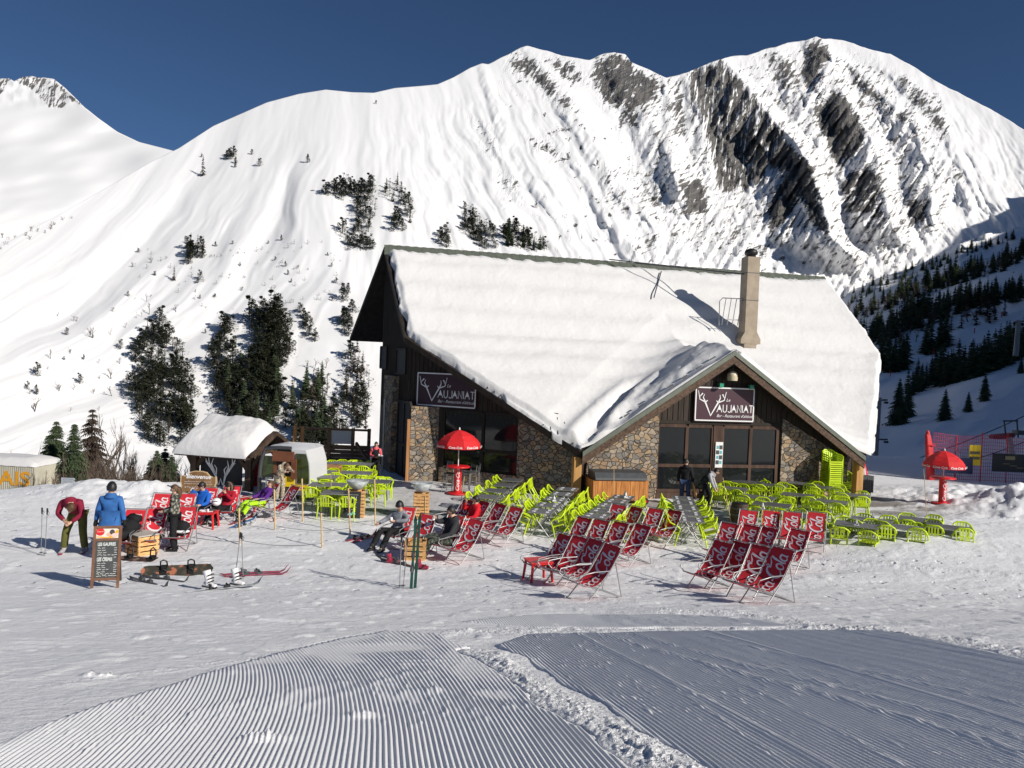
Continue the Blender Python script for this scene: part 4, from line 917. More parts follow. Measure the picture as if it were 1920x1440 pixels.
th = th + onw*(.09*np.exp(-((P2-8.1-.5*fbm(S2*.6, S2*0, 147, 2))/.7)**2)*(1+1.3*lump)+.03*lump)
th = th*(1-onw*.72*sstep(8.7, 9.35, P2+.35*fbm(S2*1.1, P2, 148, 3))) 
th = np.where(S2 >= PK, th*(1-.35*sstep(9.3, 9.7, P2)), th)
vd = np.abs(mz-wz)*1.1+.12*fbm(S2*1.5, P2*1.5, 149, 3); val = (S2 < PK)*sstep(6.6, 7.4, P2)*np.exp(-(vd/.22)**2)
th = th - .24*val*(1+.6*lump) + .16*(S2 < PK)*sstep(6.5, 7.5, P2)*np.exp(-((vd-.55)/.3)**2)
th = th*(1-.95*np.exp(-((S2-12.75)/.5)**2-((P2-9.5)/.45)**2))
th = np.maximum(th, .03)
SZ = zz+th
def roof_snow():
    X = np.concatenate([S2[:1], S2, S2[-1:]]); Y = -np.concatenate([P2[:1]-.05, P2, P2[-1:]]); Z = np.concatenate([zz[:1]-.02, SZ, zz[-1:]-.06])
    X = np.concatenate([X[:, :1], X, X[:, -1:]], 1); Y = np.concatenate([Y[:, :1], Y, Y[:, -1:]], 1); Z = np.concatenate([np.concatenate([zz[:1, :1], zz[:, :1], zz[-1:, :1]])-.1, Z, np.concatenate([zz[:1, -1:], zz[:, -1:], zz[-1:, -1:]])-.16], 1)
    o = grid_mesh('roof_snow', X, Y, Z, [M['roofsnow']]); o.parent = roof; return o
roof_snow()
bs = MB(); xs_ = np.linspace(-1.3, 23.4, 40)
V = []
for i in range(40):
    for p in np.linspace(-.3, -5.0, 8): x0 = -.28*(-p)+.1; V.append(L3(x0+(23.4-x0)*i/39, p, 10.45+.85*p+.26*(1 if 0 < i < 39 else .1)))
bs.add(V, [(i*8+j, i*8+j+1, (i+1)*8+j+1, (i+1)*8+j) for i in range(39) for j in range(7)], 0, True)
bs.build('roof_snow', [M['roofsnow']], roof)
# snow guards near the left valley
sg = MB()
for k in range(13):
    f = k/12; s, p = 3.9+2.9*f, 7.05+2.45*f; z = float(main_z(np.array(p)))
    sg.tube([L3(s, p, z+.1), L3(s+.10, p-.55, z+.72)], .02, 5)
    if k % 4 == 1: sg.tube([L3(s+.1, p-.55, z+.72), L3(s+.42, p-.5, z+.70)], .02, 5)
sg.build('snow_guard', [M['dgrey']], roof)
s2 = MB()
for k in range(9):
    f = (k+.5)/9; s = 7.5+(PK-7.9)*f; z = float(wing_z(np.array(s))); s2.box(s, -9.35, z+.17, .26, .03, .05, 0, None, 0, 0, -.55)
s2.build('snow_guard', [M['dgrey']], roof)
# walls
def wall_poly(m, A, B, pts, out, th_, mt):
    """pts (u,z) on the vertical plane A-B, slab from the plane outwards by out, thickness th_"""
    e = (Vector((B[0]-A[0], -(B[1]-A[1]), 0))).normalized(); n = Vector((e.y, -e.x, 0))
    q = [Vector((A[0], -A[1], 0))+e*u+n*(out)+Vector((0, 0, z)) for u, z in pts]; m.slab(q, th_, mt, -n)
    return m
def LL(A, B): return math.hypot(B[0]-A[0], B[1]-A[1])
def top1(u):   # wall height along the end wall / slanted wall below the roof
    return u
def p_at(A, B, u): return A[1]+(B[1]-A[1])*u/LL(A, B)
def s_at(A, B, u): return A[0]+(B[0]-A[0])*u/LL(A, B)
def roof_under(A, B, u):
    p, s = p_at(A, B, u), s_at(A, B, u); z = float(main_z(np.array(p)))
    return z-.24
L1, L2 = LL(WA, WC), LL(WC, WV)
kink_u = (KINKP-WA[1])/(WC[1]-WA[1])*L1
zero_u = (0-WA[1])/(WC[1]-WA[1])*L1
m = MB(); wall_poly(m, WA, WC, [(0, -.3), (L1, -.3), (L1, roof_under(WA, WC, L1)), (kink_u, roof_under(WA, WC, kink_u)), (zero_u, 10.2), (0, roof_under(WA, WC, 0))], 0, .25, 0)
for k in range(28):
    u = L1*(k+.5)/28; wall_poly(m, WA, WC, [(u-.02, 2.9), (u+.02, 2.9), (u+.02, roof_under(WA, WC, u)-.05), (u-.02, roof_under(WA, WC, u)-.05)], .022, .03, 0)
m.build('end_wall', [M['boards']], house)
m = MB(); wall_poly(m, WC, WV, [(0, -.3), (L2, -.3), (L2, roof_under(WC, WV, L2)), (0, roof_under(WC, WV, 0))], 0, .25, 0)
for k in range(38):
    u = L2*(k+.5)/38; zt = roof_under(WC, WV, u)
    if zt > 2.95: wall_poly(m, WC, WV, [(u-.02, 2.8), (u+.02, 2.8), (u+.02, zt-.05), (u-.02, zt-.05)], .022, .03, 0)
m.build('slanted_wall', [M['boards']], house)
m = MB(); gl = GB[0]-GA[0]
def wt(s): return float(wing_z(np.array(s)))-.26
wall_poly(m, GA, GB, [(0, -.3), (gl, -.3), (gl, wt(GB[0])), (PK-GA[0], wt(PK)), (0, wt(GA[0]))], 0, .25, 0)
for k in range(44):
    s = 8.2+10*(k+.5)/44; zt = wt(s)
    if zt > 3.15: wall_poly(m, GA, GB, [(s-GA[0]-.022, 2.98), (s-GA[0]+.022, 2.98), (s-GA[0]+.022, zt-.12), (s-GA[0]-.022, zt-.12)], .024, .03, 0)
m.build('gable_wall', [M['boards']], house)
m = MB()
for A, B, zt in ((GB, (22.9, 4.9), 1.9), ((22.9, 4.9), (22.9, -1.2), 5.2), ((22.9, -1.2), (.1, -1.2), 8.9), ((.1, -1.2), WA, 9.2), (WV, GA, 1.6)):
    wall_poly(m, A, B, [(0, -3), (LL(A, B), -3), (LL(A, B), zt), (0, zt)], 0, .2, 0)
wall_poly(m, (22.9, 4.9), (22.9, -1.2), [(0, 5.2), (6.1, 5.2), (6.1, 9.1), (4.9, 10.2)], 0, .2, 0)
m.build('back_wall', [M['boards']], house)
# stone cladding
m = MB(); sW1 = gw(1232, 840)[0]; sW2 = gw(1463, 840)[0]
wall_poly(m, GA, GB, [(0, -.3), (sW1-GA[0], -.3), (sW1-GA[0], wt(sW1)-.15), (.15, wt(GA[0]+.15)-.15)], .1, .1, 0)
m.build('stone_facing', [M['stone']], house); m = MB()
wall_poly(m, GA, GB, [(sW2-GA[0], -.3), (gl, -.3), (gl, wt(GB[0])-.15), (sW2-GA[0], min(wt(sW2)-.15, 3.3))], .1, .1, 0)
m.build('stone_facing', [M['stone']], house)
def w2(px, py): return hit(px, py, WC, WV)
def w1(px, py): return hit(px, py, WA, WC)
m = MB(); u0 = w2(828, 830)[0]; u1 = w2(973, 830)[0]; zt = w2(830, 764)[1]; zs = w2(900, 884)[1]
m.prism([(1.08, -.3), (2.3, -.3), (2.3, zt), (1.08, zt)], 1.0, 0, Matrix.Translation((0, -4.97, 0)))
m.build('stone_facing', [M['stone']], house); m = MB()
wall_poly(m, WC, WV, [(u0, -.3), (u1, -.3), (u1, zs), (u0, zs)], .14, .14, 0); m.build('stone_plinth', [M['stone']], house); m = MB()
uc = u1
pts = [(u1, -.3), (L2, -.3), (L2, roof_under(WC, WV, L2)-.05)]
zc = roof_under(WC, WV, u1)-.05
if zc > zt:
    ux = u1+(zc-zt)/.79*LL(WC, WV)/(WV[1]-WC[1]); pts += [(ux, zt), (u1, zt)]
else: pts += [(u1, zc)]
wall_poly(m, WC, WV, pts, .12, .12, 0); m.build('stone_facing', [M['stone']], house); m = MB()
ua, ub = w1(729, 800)[0], w1(746, 800)[0]; za = w1(737, 704)[1]
wall_poly(m, WA, WC, [(ua, -.3), (ub, -.3), (ub, za), (ua, za)], .3, .3, 0)
m.build('stone_pillar', [M['stone']], house)
# windows: frame (part) > panes (sub-parts)
def window(A, B, u0, u1, z0, z1, cols, rows, out, bar=.09, name='window', fm=None, gm=None, label=None):
    f = MB(); xs = [u0+(u1-u0)*c for c in cols]; zs_ = [z0+(z1-z0)*r for r in rows]
    for x in xs: wall_poly(f, A, B, [(x-bar/2, z0), (x+bar/2, z0), (x+bar/2, z1), (x-bar/2, z1)], out+.07, .09, 0)
    for z in zs_:
        for xa, xb in zip(xs[:-1], xs[1:]): wall_poly(f, A, B, [(xa+bar/2, z-bar/2), (xb-bar/2, z-bar/2), (xb-bar/2, z+bar/2), (xa+bar/2, z+bar/2)], out+.065, .085, 0)
    fo_ = f.build(name, [fm or M['frame']], house)
    if label: fo_['label'] = label
    for xa, xb in zip(xs[:-1], xs[1:]):
        for za_, zb in zip(zs_[:-1], zs_[1:]):
            g = MB(); wall_poly(g, A, B, [(xa+bar/2, za_+bar/2), (xb-bar/2, za_+bar/2), (xb-bar/2, zb-bar/2), (xa+bar/2, zb-bar/2)], out+.02, .02, 0); g.build('pane', [gm or M['glass']], fo_)
    return fo_
def frac(a, b, vals): return [(v-a)/(b-a) for v in vals]
uL, zT = gw(1231, 797); uR = gw(1456, 805)[0]; zB = .32
uu_ = [gw(x, 850)[0] for x in (1231, 1285.5, 1334)]; ud = [gw(x, 850)[0] for x in (1352, 1405, 1455)]
ztr = gw(1300, 873)[1]
wl = window(GA, GB, uu_[0]-GA[0], uu_[2]-GA[0], zB, zT, frac(uu_[0], uu_[2], uu_), [0, (ztr-zB)/(zT-zB), 1], .0, .13)
wr = window(GA, GB, ud[0]-GA[0], ud[2]-GA[0], zB, zT, frac(ud[0], ud[2], ud), [0, (ztr-zB)/(zT-zB), 1], .0, .13)
m = MB()
for x in (1339, 1347):
    u = gw(x, 850)[0]-GA[0]; wall_poly(m, GA, GB, [(u-.1, .1), (u+.1, .1), (u+.1, zT+.05), (u-.1, zT+.05)], .1, .1, 0)
m.build('door', [M['frame']], house)
m = MB(); wall_poly(m, GA, GB, [(uu_[0]-GA[0], -.1), (ud[2]-GA[0], -.1), (ud[2]-GA[0], zB-.07), (uu_[0]-GA[0], zB-.07)], .12, .12, 0); m.build('sill_board', [M['frame']], house)
m = MB(); wall_poly(m, GA, GB, [(uu_[0]-GA[0], zT+.08), (sW2-GA[0], zT+.08), (sW2-GA[0], zT+.2), (uu_[0]-GA[0], zT+.2)], .06, .06, 0); m.build('lintel', [M['soffit']], house)
uw0, uw1 = w2(832, 830)[0], w2(972, 830)[0]; wz1 = w2(835, 769)[1]
window(WC, WV, uw0, uw1, zs+.02, wz1, [0, frac(uw0, uw1, [w2(906, 830)[0]])[0], 1], [0, .36, 1], .0, .12, fm=M['soffit'])
for x0, x1, y0, y1 in ((715, 727, 650, 690), (745, 763, 655, 700)):
    ua, ub = w1(x0, 680)[0], w1(x1, 680)[0]; window(WA, WC, ua, ub, w1(x0, y1)[1], w1(x0, y0)[1], [0, 1], [0, 1], .02, .06, fm=M['soffit'], gm=M['blackmat'])
# glazed door in the end wall, its frame posts
ua, ub = w1(748, 800)[0], w1(771, 800)[0]; dw = window(WA, WC, ua, ub, .05, w1(755, 752)[1], [0, .5, 1], [0, .42, 1], .02, .1, name='door', fm=M['soffit'], gm=M['blackmat'])
m = MB(); m.box(1.0, -4.9, 1.3, .13, .13, 2.6, 0); m.build('post', [M['orangewood']], house)
m = MB(); e_ = w1(741, 850)[0]; pS, sS = p_at(WA, WC, e_), s_at(WA, WC, e_); m.tube([L3(sS-.55, pS+.1, -.05), L3(sS-.55, pS+.1, 3.3)], .045, 8); m.build('drainpipe', [M['grey']], house)
# corner posts under the valley and the right corner
for (s, p), lb in (((7.0, 9.45), None), ((19.15, 9.45), None)):
    m = MB(); m.box(s, -p, .85, .3, .3, 1.62, 0); m.box(s, -p, .0, .36, .36, .3, 1); m.build('post', [M['post'], M['concrete']], house)
# chimney
ck = None
d = ray(1397, 641)
for t in np.arange(25, 45, .02):
    q = CAM+d*t; l = BMI @ q
    if l.z < float(main_z(np.array(-l.y)))+.3: ck = l; break
ch_ = MB(); cs, cp = ck.x+.05, -ck.y+.1; cz = ck.z-.3
q = BM @ Vector((cs, -cp, cz)); htop = CAMZ+(ray(1406, 483).z/ray(1406, 483).y)*q.y
ch_.box(cs, -cp, (cz+htop)/2, .62, .62, htop-cz, 0)
ch_.prism([(-.31, .75), (.31, .75), (.5, .42), (.5, .2), (-.5, .2), (-.5, .42)], .66, 0, Matrix.Translation((cs, -cp-.33, cz)))
ch_.box(cs, -cp, htop-.75, .64, .64, .03, 1); ch_.box(cs, -cp, (cz+htop)/2+.1, .64, .64, .03, 1)
cho = ch_.build('chimney', [M['concrete'], M['dgrey']], house)
cc = MB(); cc.lathe([(.22, htop), (.22, htop+.12), (.29, htop+.14), (.31, htop+.26), (.25, htop+.36), (.1, htop+.42), (.02, htop+.43)], 14, 0, Matrix.Translation((cs, -cp, 0))); cc.build('chimney_cap', [M['black']], cho)
br = MB()
for ex, ep, ez in ((cs-4.2, .3, 10.5), (cs-5.6, .25, 10.6)):
    br.tube([(cs-.3, -cp, htop-.8), (ex, -ep, ez)], .03, 5)
br.tube([(cs-3.0, -.8, 10.1), (cs-4.0, -2.4, 8.6)], .03, 5); br.build('guy_rod', [M['dgrey']], cho)
rl = MB(); zr = cz+2.3
rl.tube([(cs-1.35, -cp+.25, zr-1.3), (cs-1.4, -cp+.2, zr-.15), (cs-1.3, -cp+.1, zr), (cs-.3, -cp, zr)], .025, 6)
for k in range(4):
    x = cs-1.15+k*.27; rl.tube([(x, -cp+.05, zr), (x-.14, -cp+.1, zr-1.25)], .02, 5)
rl.tube([(cs-1.15, -cp+.05, zr-1.0), (cs-.3, -cp, zr-1.0)], .02, 5); rl.build('chimney_railing', [M['grey']], cho)
# siren lamp in the gable, floodlights, notices
m = MB(); s, z = gw(1364, 704); T = Matrix.Translation((s, -9.42, z)); m.blob((0, 0, 0), (.21, .21, .2), 0, 12, 8, T); m.lathe([(.2, -.2), (.22, -.05)], 12, 0, T); m.tube([(0, 0, .15), (0, 0, .42), (0, .4, .45)], .03, 6, 1, T=T); m.lathe([(.16, .36), (.12, .44), (.02, .5)], 10, 1, T)
m.build('siren', [mat('cream_enamel', (.6, .52, .36), .4), M['dgrey']], house)
for x, y in ((1344, 722), (1400, 725)):
    m = MB(); s, z = gw(x, y); m.box(s, -9.37, z, .17, .16, .15, 0); m.tube([(s, -9.02, z+.1), (s, -9.37, z+.08)], .02, 5, 1); m.build('floodlight', [M['green'], M['dgrey']], house)
m = MB(); s, z = gw(1345, 852); T = Matrix.Translation((s, -9.155, z)); m.box(0, 0, 0, .32, .02, 1.02, 0, T)
for k in range(4): m.box((-.07 if k % 2 else .07), -.012, .3-.2*k, .14, .006, .16, 1, T); m.box((.07 if k % 2 else -.07), -.012, .3-.2*k, .10, .006, .13, 2, T)
m.build('notice_board', [M['white'], M['dgrey'], M['teal']], house)

# signs
AN = [((605, 880), (640, 1030), (740, 1075)), ((985, 1080), (1095, 1040), (1130, 890)), ((635, 985), (690, 925)), ((722, 940), (700, 1000), (742, 1070)), ((740, 1080), (786, 1045)), ((1095, 1000), (1060, 935)), ((1013, 945), (1020, 1005), (985, 1080)), ((988, 1085), (948, 1045))]
def vau_sign(o, w_, h, label):
    """board facing local -y; units scaled from the sign's own layout"""
    k = h; cv = lambda q: ((q[0]-1112)/610*k*(w_/h)/1.86, (1110-q[1])/610*k)
    b = MB(); b.box(0, .03, 0, w_, .06, h, 0); b.build('board', [M['sign']], o)
    f = MB(); t = .035*h
    f.box(0, -.006, h/2-t, w_*.97, .012, t, 0); f.box(0, -.006, -h/2+t, w_*.97, .012, t, 0)
    for sx in (-1, 1): f.box(sx*(w_/2-t), -.005, 0, t, .01, h-2.9*t, 0)
    f.build('border', [M['white']], o)
    l = MB(); I = Matrix.Identity(4)
    l.stroke([cv((740, 1075)), cv((850, 1310)), cv((985, 1080))], .048*h, I, 0, -.008)
    for st in AN:
        P = [cv(q) for q in st]; n = len(P); wd = [.04*h*(1-.6*i/(n-1)) for i in range(n)] if st[0] in ((985, 1080), (740, 1080), (988, 1085)) else [.04*h*(.4+.6*i/(n-1)) for i in range(n)]
        l.stroke(P, wd, I, 0, -.010)
    sw = .024*h
    for ch, x0, x1 in (('A', 965, 1058), ('U', 1080, 1148), ('J', 1172, 1232), ('A', 1242, 1325), ('N', 1348, 1420), ('I', 1446, 1446), ('A', 1472, 1558), ('T', 1575, 1645)):
        a, c_, xm = 1115, 1246, (x0+x1)/2
        P = {'A': [[(x0, c_), (xm, a), (x1, c_)]], 'U': [[(x0, a), (x0, 1205), (x0+12, 1236), (xm, c_), (x1-12, 1236), (x1, 1205), (x1, a)]], 'J': [[(x1, a), (x1, 1210), (x1-14, 1240), (xm-6, c_), (x0, 1228)]], 'N': [[(x0, c_), (x0, a), (x1, c_), (x1, a)]], 'I': [[(x0, a), (x0, c_)]], 'T': [[(x0, a+4), (x1, a+4)], [(xm, a), (xm, c_)]]}[ch]
        for q in P: l.stroke([cv(v) for v in q], sw, I, 0, -.008)
        if ch == 'A': q = [cv((xm, a)), cv((xm-(x1-x0)*.33, 1205)), cv((xm+(x1-x0)*.33, 1205))]; l.add([(v[0], -.0095, v[1]) for v in q], [(0, 1, 2)], 0)
    x, z = cv((1130, 1058)); l.text('Le', .13*h, Matrix.Translation((x, -.008, z)), 0, shear=.35)
    x, z = cv((962, 1332)); l.text("Bar - Restaurant d'altitude", .118*h, Matrix.Translation((x, -.008, z)) @ Matrix.Diagonal((w_/h/1.86*.92, 1, 1, 1)), 0, shear=.4)
    l.build('lettering', [M['white']], o)
s, z = gw(1355.5, 758); p = bw(s, 9.18, z)
o = thing('sign_board', 'sunlit purple restaurant sign with white antlers on the gable above the entrance', 'sign', p, BA); vau_sign(o, 2.62, 1.40, None)
uc, zc = w2(838.5, 731.5); ucr, zcr = w2(895, 737); ucl, zcl = w2(783, 728)
q = bw(s_at(WC, WV, uc), p_at(WC, WV, uc), zc); ang = math.atan2(*(lambda e: (e.y, e.x))(bw(WV[0], WV[1], 0)-bw(WC[0], WC[1], 0))); nrm = Vector((math.sin(ang), -math.cos(ang), 0))
o = thing('sign_board', 'shaded purple restaurant sign with white antlers on the dark slanted wall', 'sign', q+nrm*.1, ang); vau_sign(o, ucr-ucl, (w2(838, 699)[1]-w2(838, 764)[1]), None)
# ------------------------------------------------------------------ deckchairs
def ell(cx, cy, rx, ry, a0, a1, n=14):
    return [(cx+rx*math.cos(R(a0+(a1-a0)*i/(n-1))), cy+ry*math.sin(R(a0+(a1-a0)*i/(n-1)))) for i in range(n)]
def script_word():
    """flowing letters as strokes (points, widths), baseline 0, x height .5, capital 1"""
    S = []; x = 0
    def cap(x):
        c = ell(x+.40, .48, .36, .50, 48, 318, 20); S.append((c, [.05+.13*math.sin(math.pi*i/19)**1.0 for i in range(20)]))
        S.append(([(x+.62, .86), (x+.70, 1.02), (x+.60, 1.12), (x+.50, 1.0), (x+.58, .80), (x+.95, .88), (x+1.25, 1.05)], [.05, .07, .06, .05, .06, .09, .03]))
    def o(x): S.append((ell(x+.24, .25, .19, .25, 0, 360, 16), [.05+.07*abs(math.sin(math.pi*i/15+.4)) for i in range(16)]))
    def c(x): S.append((ell(x+.24, .25, .19, .25, 40, 320, 12), [.05+.08*math.sin(math.pi*i/11) for i in range(12)]))
    def a(x): o(x); S.append(([(x+.42, .5), (x+.42, .15), (x+.47, .02), (x+.56, .08)], [.09, .10, .08, .04]))
    def l(x): S.append(([(x+.05, .2), (x+.22, .7), (x+.26, .98), (x+.17, 1.02), (x+.13, .75), (x+.14, .15), (x+.2, .0), (x+.3, .08)], [.04, .05, .06, .07, .11, .11, .08, .04]))
    cap(0); o(.72); c(1.18); a(1.6); S.append(([(2.22, .28), (2.42, .30)], .1)); cap(2.5); o(3.22); l(3.66); a(3.92)
    return S, 4.55
WORD, WLEN = script_word()
FAB = [(.47, .97), (.36, .80), (.24, .62), (.12, .47), (.0, .37), (-.12, .315), (-.26, .30), (-.40, .33), (-.52, .385)]
_fl = [0]
for p, q in zip(FAB[:-1], FAB[1:]): _fl.append(_fl[-1]+math.hypot(q[0]-p[0], q[1]-p[1]))
def fab(l):
    l = max(0, min(_fl[-1]-1e-6, l))
    for i in range(len(FAB)-1):
        if l <= _fl[i+1]:
            t = (l-_fl[i])/(_fl[i+1]-_fl[i]); p, q = FAB[i], FAB[i+1]; d = ((q[0]-p[0]), (q[1]-p[1])); k = math.hypot(*d)
            return p[0]+d[0]*t, p[1]+d[1]*t, (-(-d[1])/k, -d[0]/k)
def make_deckchair():
    t = thing('deck_chair', 'red canvas deck chair with white script lettering', 'deck chair')
    W2 = .235; f = MB()
    n = 24; V = []
    for i in range(n+1):
        y, z, nn = fab(_fl[-1]*i/n)
        for j in range(5):
            x = W2*(j-2)/2; sag = -.018*(1-(x/W2)**2)*math.sin(math.pi*i/n); V.append((x, y, z+sag))
    f.add(V, [(i*5+j, i*5+j+1, (i+1)*5+j+1, (i+1)*5+j) for i in range(n) for j in range(4)], 0, True)
    sc = 1.17/WLEN
    for pts, wd in WORD:
        m_ = len(pts); ws = wd if isinstance(wd, list) else [wd]*m_; P = []
        for i in range(m_):
            a = pts[max(0, i-1)]; b = pts[min(m_-1, i+1)]; dx, dz = b[0]-a[0], b[1]-a[1]; l = math.hypot(dx, dz) or 1
            for sgn in (1, -1):
                tx, ty = pts[i][0]-dz/l*ws[i]*.55*sgn, pts[i][1]+dx/l*ws[i]*.55*sgn
                tx += ty*.28
                y, z, nn = fab(_fl[-1]-.05-tx*sc); x = -(ty-.5)*sc*1.28
                sag = -.018*(1-min(1, (x/W2)**2)); P.append((x, y-.006*.7, z+.006+sag*.6+.004))
        f.add(P, [(2*i, 2*i+1, 2*i+3, 2*i+2) for i in range(m_-1)], 1)
    f.build('fabric', [M['cloth'], mat('white_print', (.78, .74, .76), .8)], t)
    g = MB(); r = .0125
    for sx in (-1, 1):
        X = .27*sx
        g.tube([(X, .48, .99), (X, .1, .45), (X, -.36, .02)], r, 6)
        g.tube([(X*.93, -.54, .40), (X*.93, 0, .22), (X*.93, .50, .02)], r, 6)
        g.tube([(X, .30, .73), (X, .50, .02)], r*.8, 5)
    g.tube([(-.27, .48, .99), (.27, .48, .99)], r, 6); g.tube([(-.25, -.54, .40), (.25, -.54, .40)], r, 6)
    g.tube([(-.27, -.36, .02), (-.24, -.44, .015), (.24, -.44, .015), (.27, -.36, .02)], r, 6)
    g.tube([(-.26, .50, .02), (.26, .50, .02)], r, 6)
    g.build('frame', [M['grey']], t)
    for sx in (-1, 1):
        h = MB(); X = .285*sx; h.tube([(X*.9, -.52, .41), (X, -.60, .50), (X, -.56, .565), (X, -.2, .59), (X, .14, .57), (X*.96, .2, .58)], r, 6); h.build('armrest', [M['grey']], t)
    return t
DC = Proto(make_deckchair())
def face(deg):  # deg: 90 faces the camera, 0 faces left
    return R(90-deg) * -1
def deck(px, py, deg, label, group):
    """placed by where the middle of its top rail is seen"""
    rz = -R(90-deg); top = Vector((.48*-math.sin(rz), .48*math.cos(rz), 0))
    p = gp(px, py, .97); q = p-top; q.z = G(q.x, q.y)
    return DC.put(q, rz, label, group)
GR = [('front row of the right block of red deck chairs, %s', [(1357, 1019), (1392, 1020), (1431, 1029), (1470, 1034)], 40),
      ('middle row of the right block of red deck chairs, %s', [(1370, 982), (1411, 986), (1444, 990), (1501, 994)], 46),
      ('back row of the right block of red deck chairs, %s', [(1405, 957), (1447, 957), (1486, 959), (1532, 959)], 70),
      ('front row of the centre block of red deck chairs, %s', [(1062, 1005), (1091, 1010), (1120, 1015), (1150, 1026)], 38),
      ('middle row of the centre block of red deck chairs, %s', [(1097, 971), (1129, 976), (1166, 980), (1207, 985)], 42),
      ('back row of the centre block of red deck chairs, %s', [(1162, 947), (1195, 951), (1231, 954), (1267, 957)], 44),
      ('row of red deck chairs by the seated man in red, %s', [(880, 937), (910, 940), (940, 945), (970, 951)], 44)]
ORD = ['leftmost', 'second from left', 'third from left', 'rightmost']
for lab, pts, dg in GR:
    for i, (x, y) in enumerate(pts): deck(x, y, dg+random.uniform(-7, 7), lab % ORD[i], lab.split(',')[0].replace('row of ', 'row, ', 1))
for x, y, dg, lab in ((765, 951, 72, 'red deck chair behind the helmeted person in grey'), (805, 966, 62, 'red deck chair just left of the man in the dark jacket, beside the crate'),
        (857, 967, 60, 'red deck chair the man in the dark jacket sits in'), (895, 976, 50, 'empty red deck chair to the right of the man in the dark jacket'),
        (307, 926, 92, 'red deck chair at the back left behind the woman in camouflage'), (352, 926, 92, 'red deck chair at the back between the woman in camouflage and the wooden sign'),
        (256, 957, 95, 'red deck chair piled with dark ski clothes beside the crate'), (297, 955, 96, 'red deck chair left of the woman in camouflage, nearest the crate'),
        (351, 951, 96, 'red deck chair holding the black backpack'), (395, 915, 88, 'red deck chair behind the man in bright blue'),
        (437, 912, 92, 'red deck chair behind the person with the fur hood'), (517, 906, 48, 'red deck chair under the person in purple and lime'),
        (555, 912, 46, 'empty red deck chair in front of the white gondola cabin')):
    deck(x, y, dg, lab, 'deck chairs of the drinking guests')

# ------------------------------------------------------------------ lime chairs and grey tables
def make_chair():
    t = thing('plastic_chair', 'lime green plastic armchair', 'chair')
    s = MB(); V = []
    for i in range(7):
        for j in range(7):
            x, y = -.22+.44*j/6, -.23+.45*i/6; V.append((x, y, .44-.02*math.cos(x*6)*math.cos(y*5)+(.01 if i < 1 else 0)))
    s.add(V, [(i*7+j, i*7+j+1, (i+1)*7+j+1, (i+1)*7+j) for i in range(6) for j in range(6)], 0, True); s.box(0, -.23, .425, .44, .02, .045); s.box(-.22, 0, .42, .02, .44, .035); s.box(.22, 0, .42, .02, .44, .035)
    s.build('seat', [M['lime']], t)
    b = MB()
    b.tube([(-.27, -.22, .60), (-.285, -.1, .645), (-.28, .14, .66), (-.235, .25, .74), (-.13, .29, .80), (.13, .29, .80), (.235, .25, .74), (.28, .14, .66), (.285, -.1, .645), (.27, -.22, .60)], [.018, .024, .026, .026, .028, .028, .026, .026, .024, .018], 6)
    for x in (-.12, -.04, .04, .12): b.beam((x, .215, .44), (x*1.05, .285, .79), .045, .014, 0, (0, 1, 0))
    b.tube([(-.2, .225, .56), (0, .25, .55), (.2, .225, .56)], .016, 5)
    for sx in (-1, 1): b.beam((sx*.235, .2, .42), (sx*.235, .25, .73), .03, .03)
    b.build('backrest', [M['lime']], t)
    for sx in (-1, 1):
        for y0, y1 in ((-.21, -.25), (.20, .29)):
            l = MB(); top = .6 if y0 < 0 else .44
            l.tube([(sx*.225, y0, .43), (sx*.25, y1, .0)], [.028, .017], 5)
            if y0 < 0: l.tube([(sx*.225, y0, .42), (sx*.27, -.22, .61)], [.02, .018], 5)
            l.build('leg', [M['lime']], t)
    return t
CH = Proto(make_chair())
def chair(x, y, rz, label, group, tilt=0.0, z=None, sc=.94):
    g = G(x, y) if z is None else z
    o = CH.put((x, y, g+.10*math.sin(abs(tilt))), rz, label, group, sc)
    if tilt: o.rotation_euler = (tilt, 0, rz)
    return o
def make_table(w_=.68, l=.70):
    t = thing('terrace_table', 'grey square terrace table', 'table')
    a = MB(); a.box(0, 0, .735, l, w_, .022); a.build('tabletop', [M['tabletop']], t)
    e = MB(); e.box(0, -w_/2-.006, .733, l+.024, .012, .03); e.box(0, w_/2+.006, .733, l+.024, .012, .03); e.box(-l/2-.006, 0, .733, .012, w_, .03); e.box(l/2+.006, 0, .733, .012, w_, .03); e.build('table_edge', [M['grey']], t)
    for sx in (-1, 1):
        g = MB(); X = sx*(l/2-.12); g.tube([(X, -.3, .01), (X, .26, .72)], .016, 6); g.tube([(X+.03, .3, .01), (X+.03, -.26, .72)], .016, 6); g.tube([(X, -.33, .015), (X, -.25, .015)], .02, 5); g.build('leg', [M['grey']], t)
    return t
TB = Proto(make_table()); TL = Proto(make_table(.74, 1.15))
def napkin(p, rz, lab, grp):
    m = MB(); m.box(0, 0, .006, .17, .09, .012); m.box(.03, 0, .014, .02, .15, .006, 1); o = m.build('napkin', [M['white'], M['grey']], None, p, rz); tag(o, lab, 'napkin', grp)
def menu_stand(p, rz, lab, grp=None):
    t = thing('menu_stand', lab, 'menu stand', p, rz, grp)
    m = MB(); m.prism([(-.07, 0), (.07, 0), (.0, .21)], .14, 0, Matrix.Translation((0, -.07, 0))); m.build('card', [M['white']], t)
    b = MB(); b.box(0, 0, .008, .17, .17, .016); b.build('base', [M['grey']], t)
    l = MB(); l.box(-.035, -.074, .09, .03, .004, .05); l.box(.02, -.074, .06, .04, .004, .03); l.build('lettering', [M['dgrey']], t)
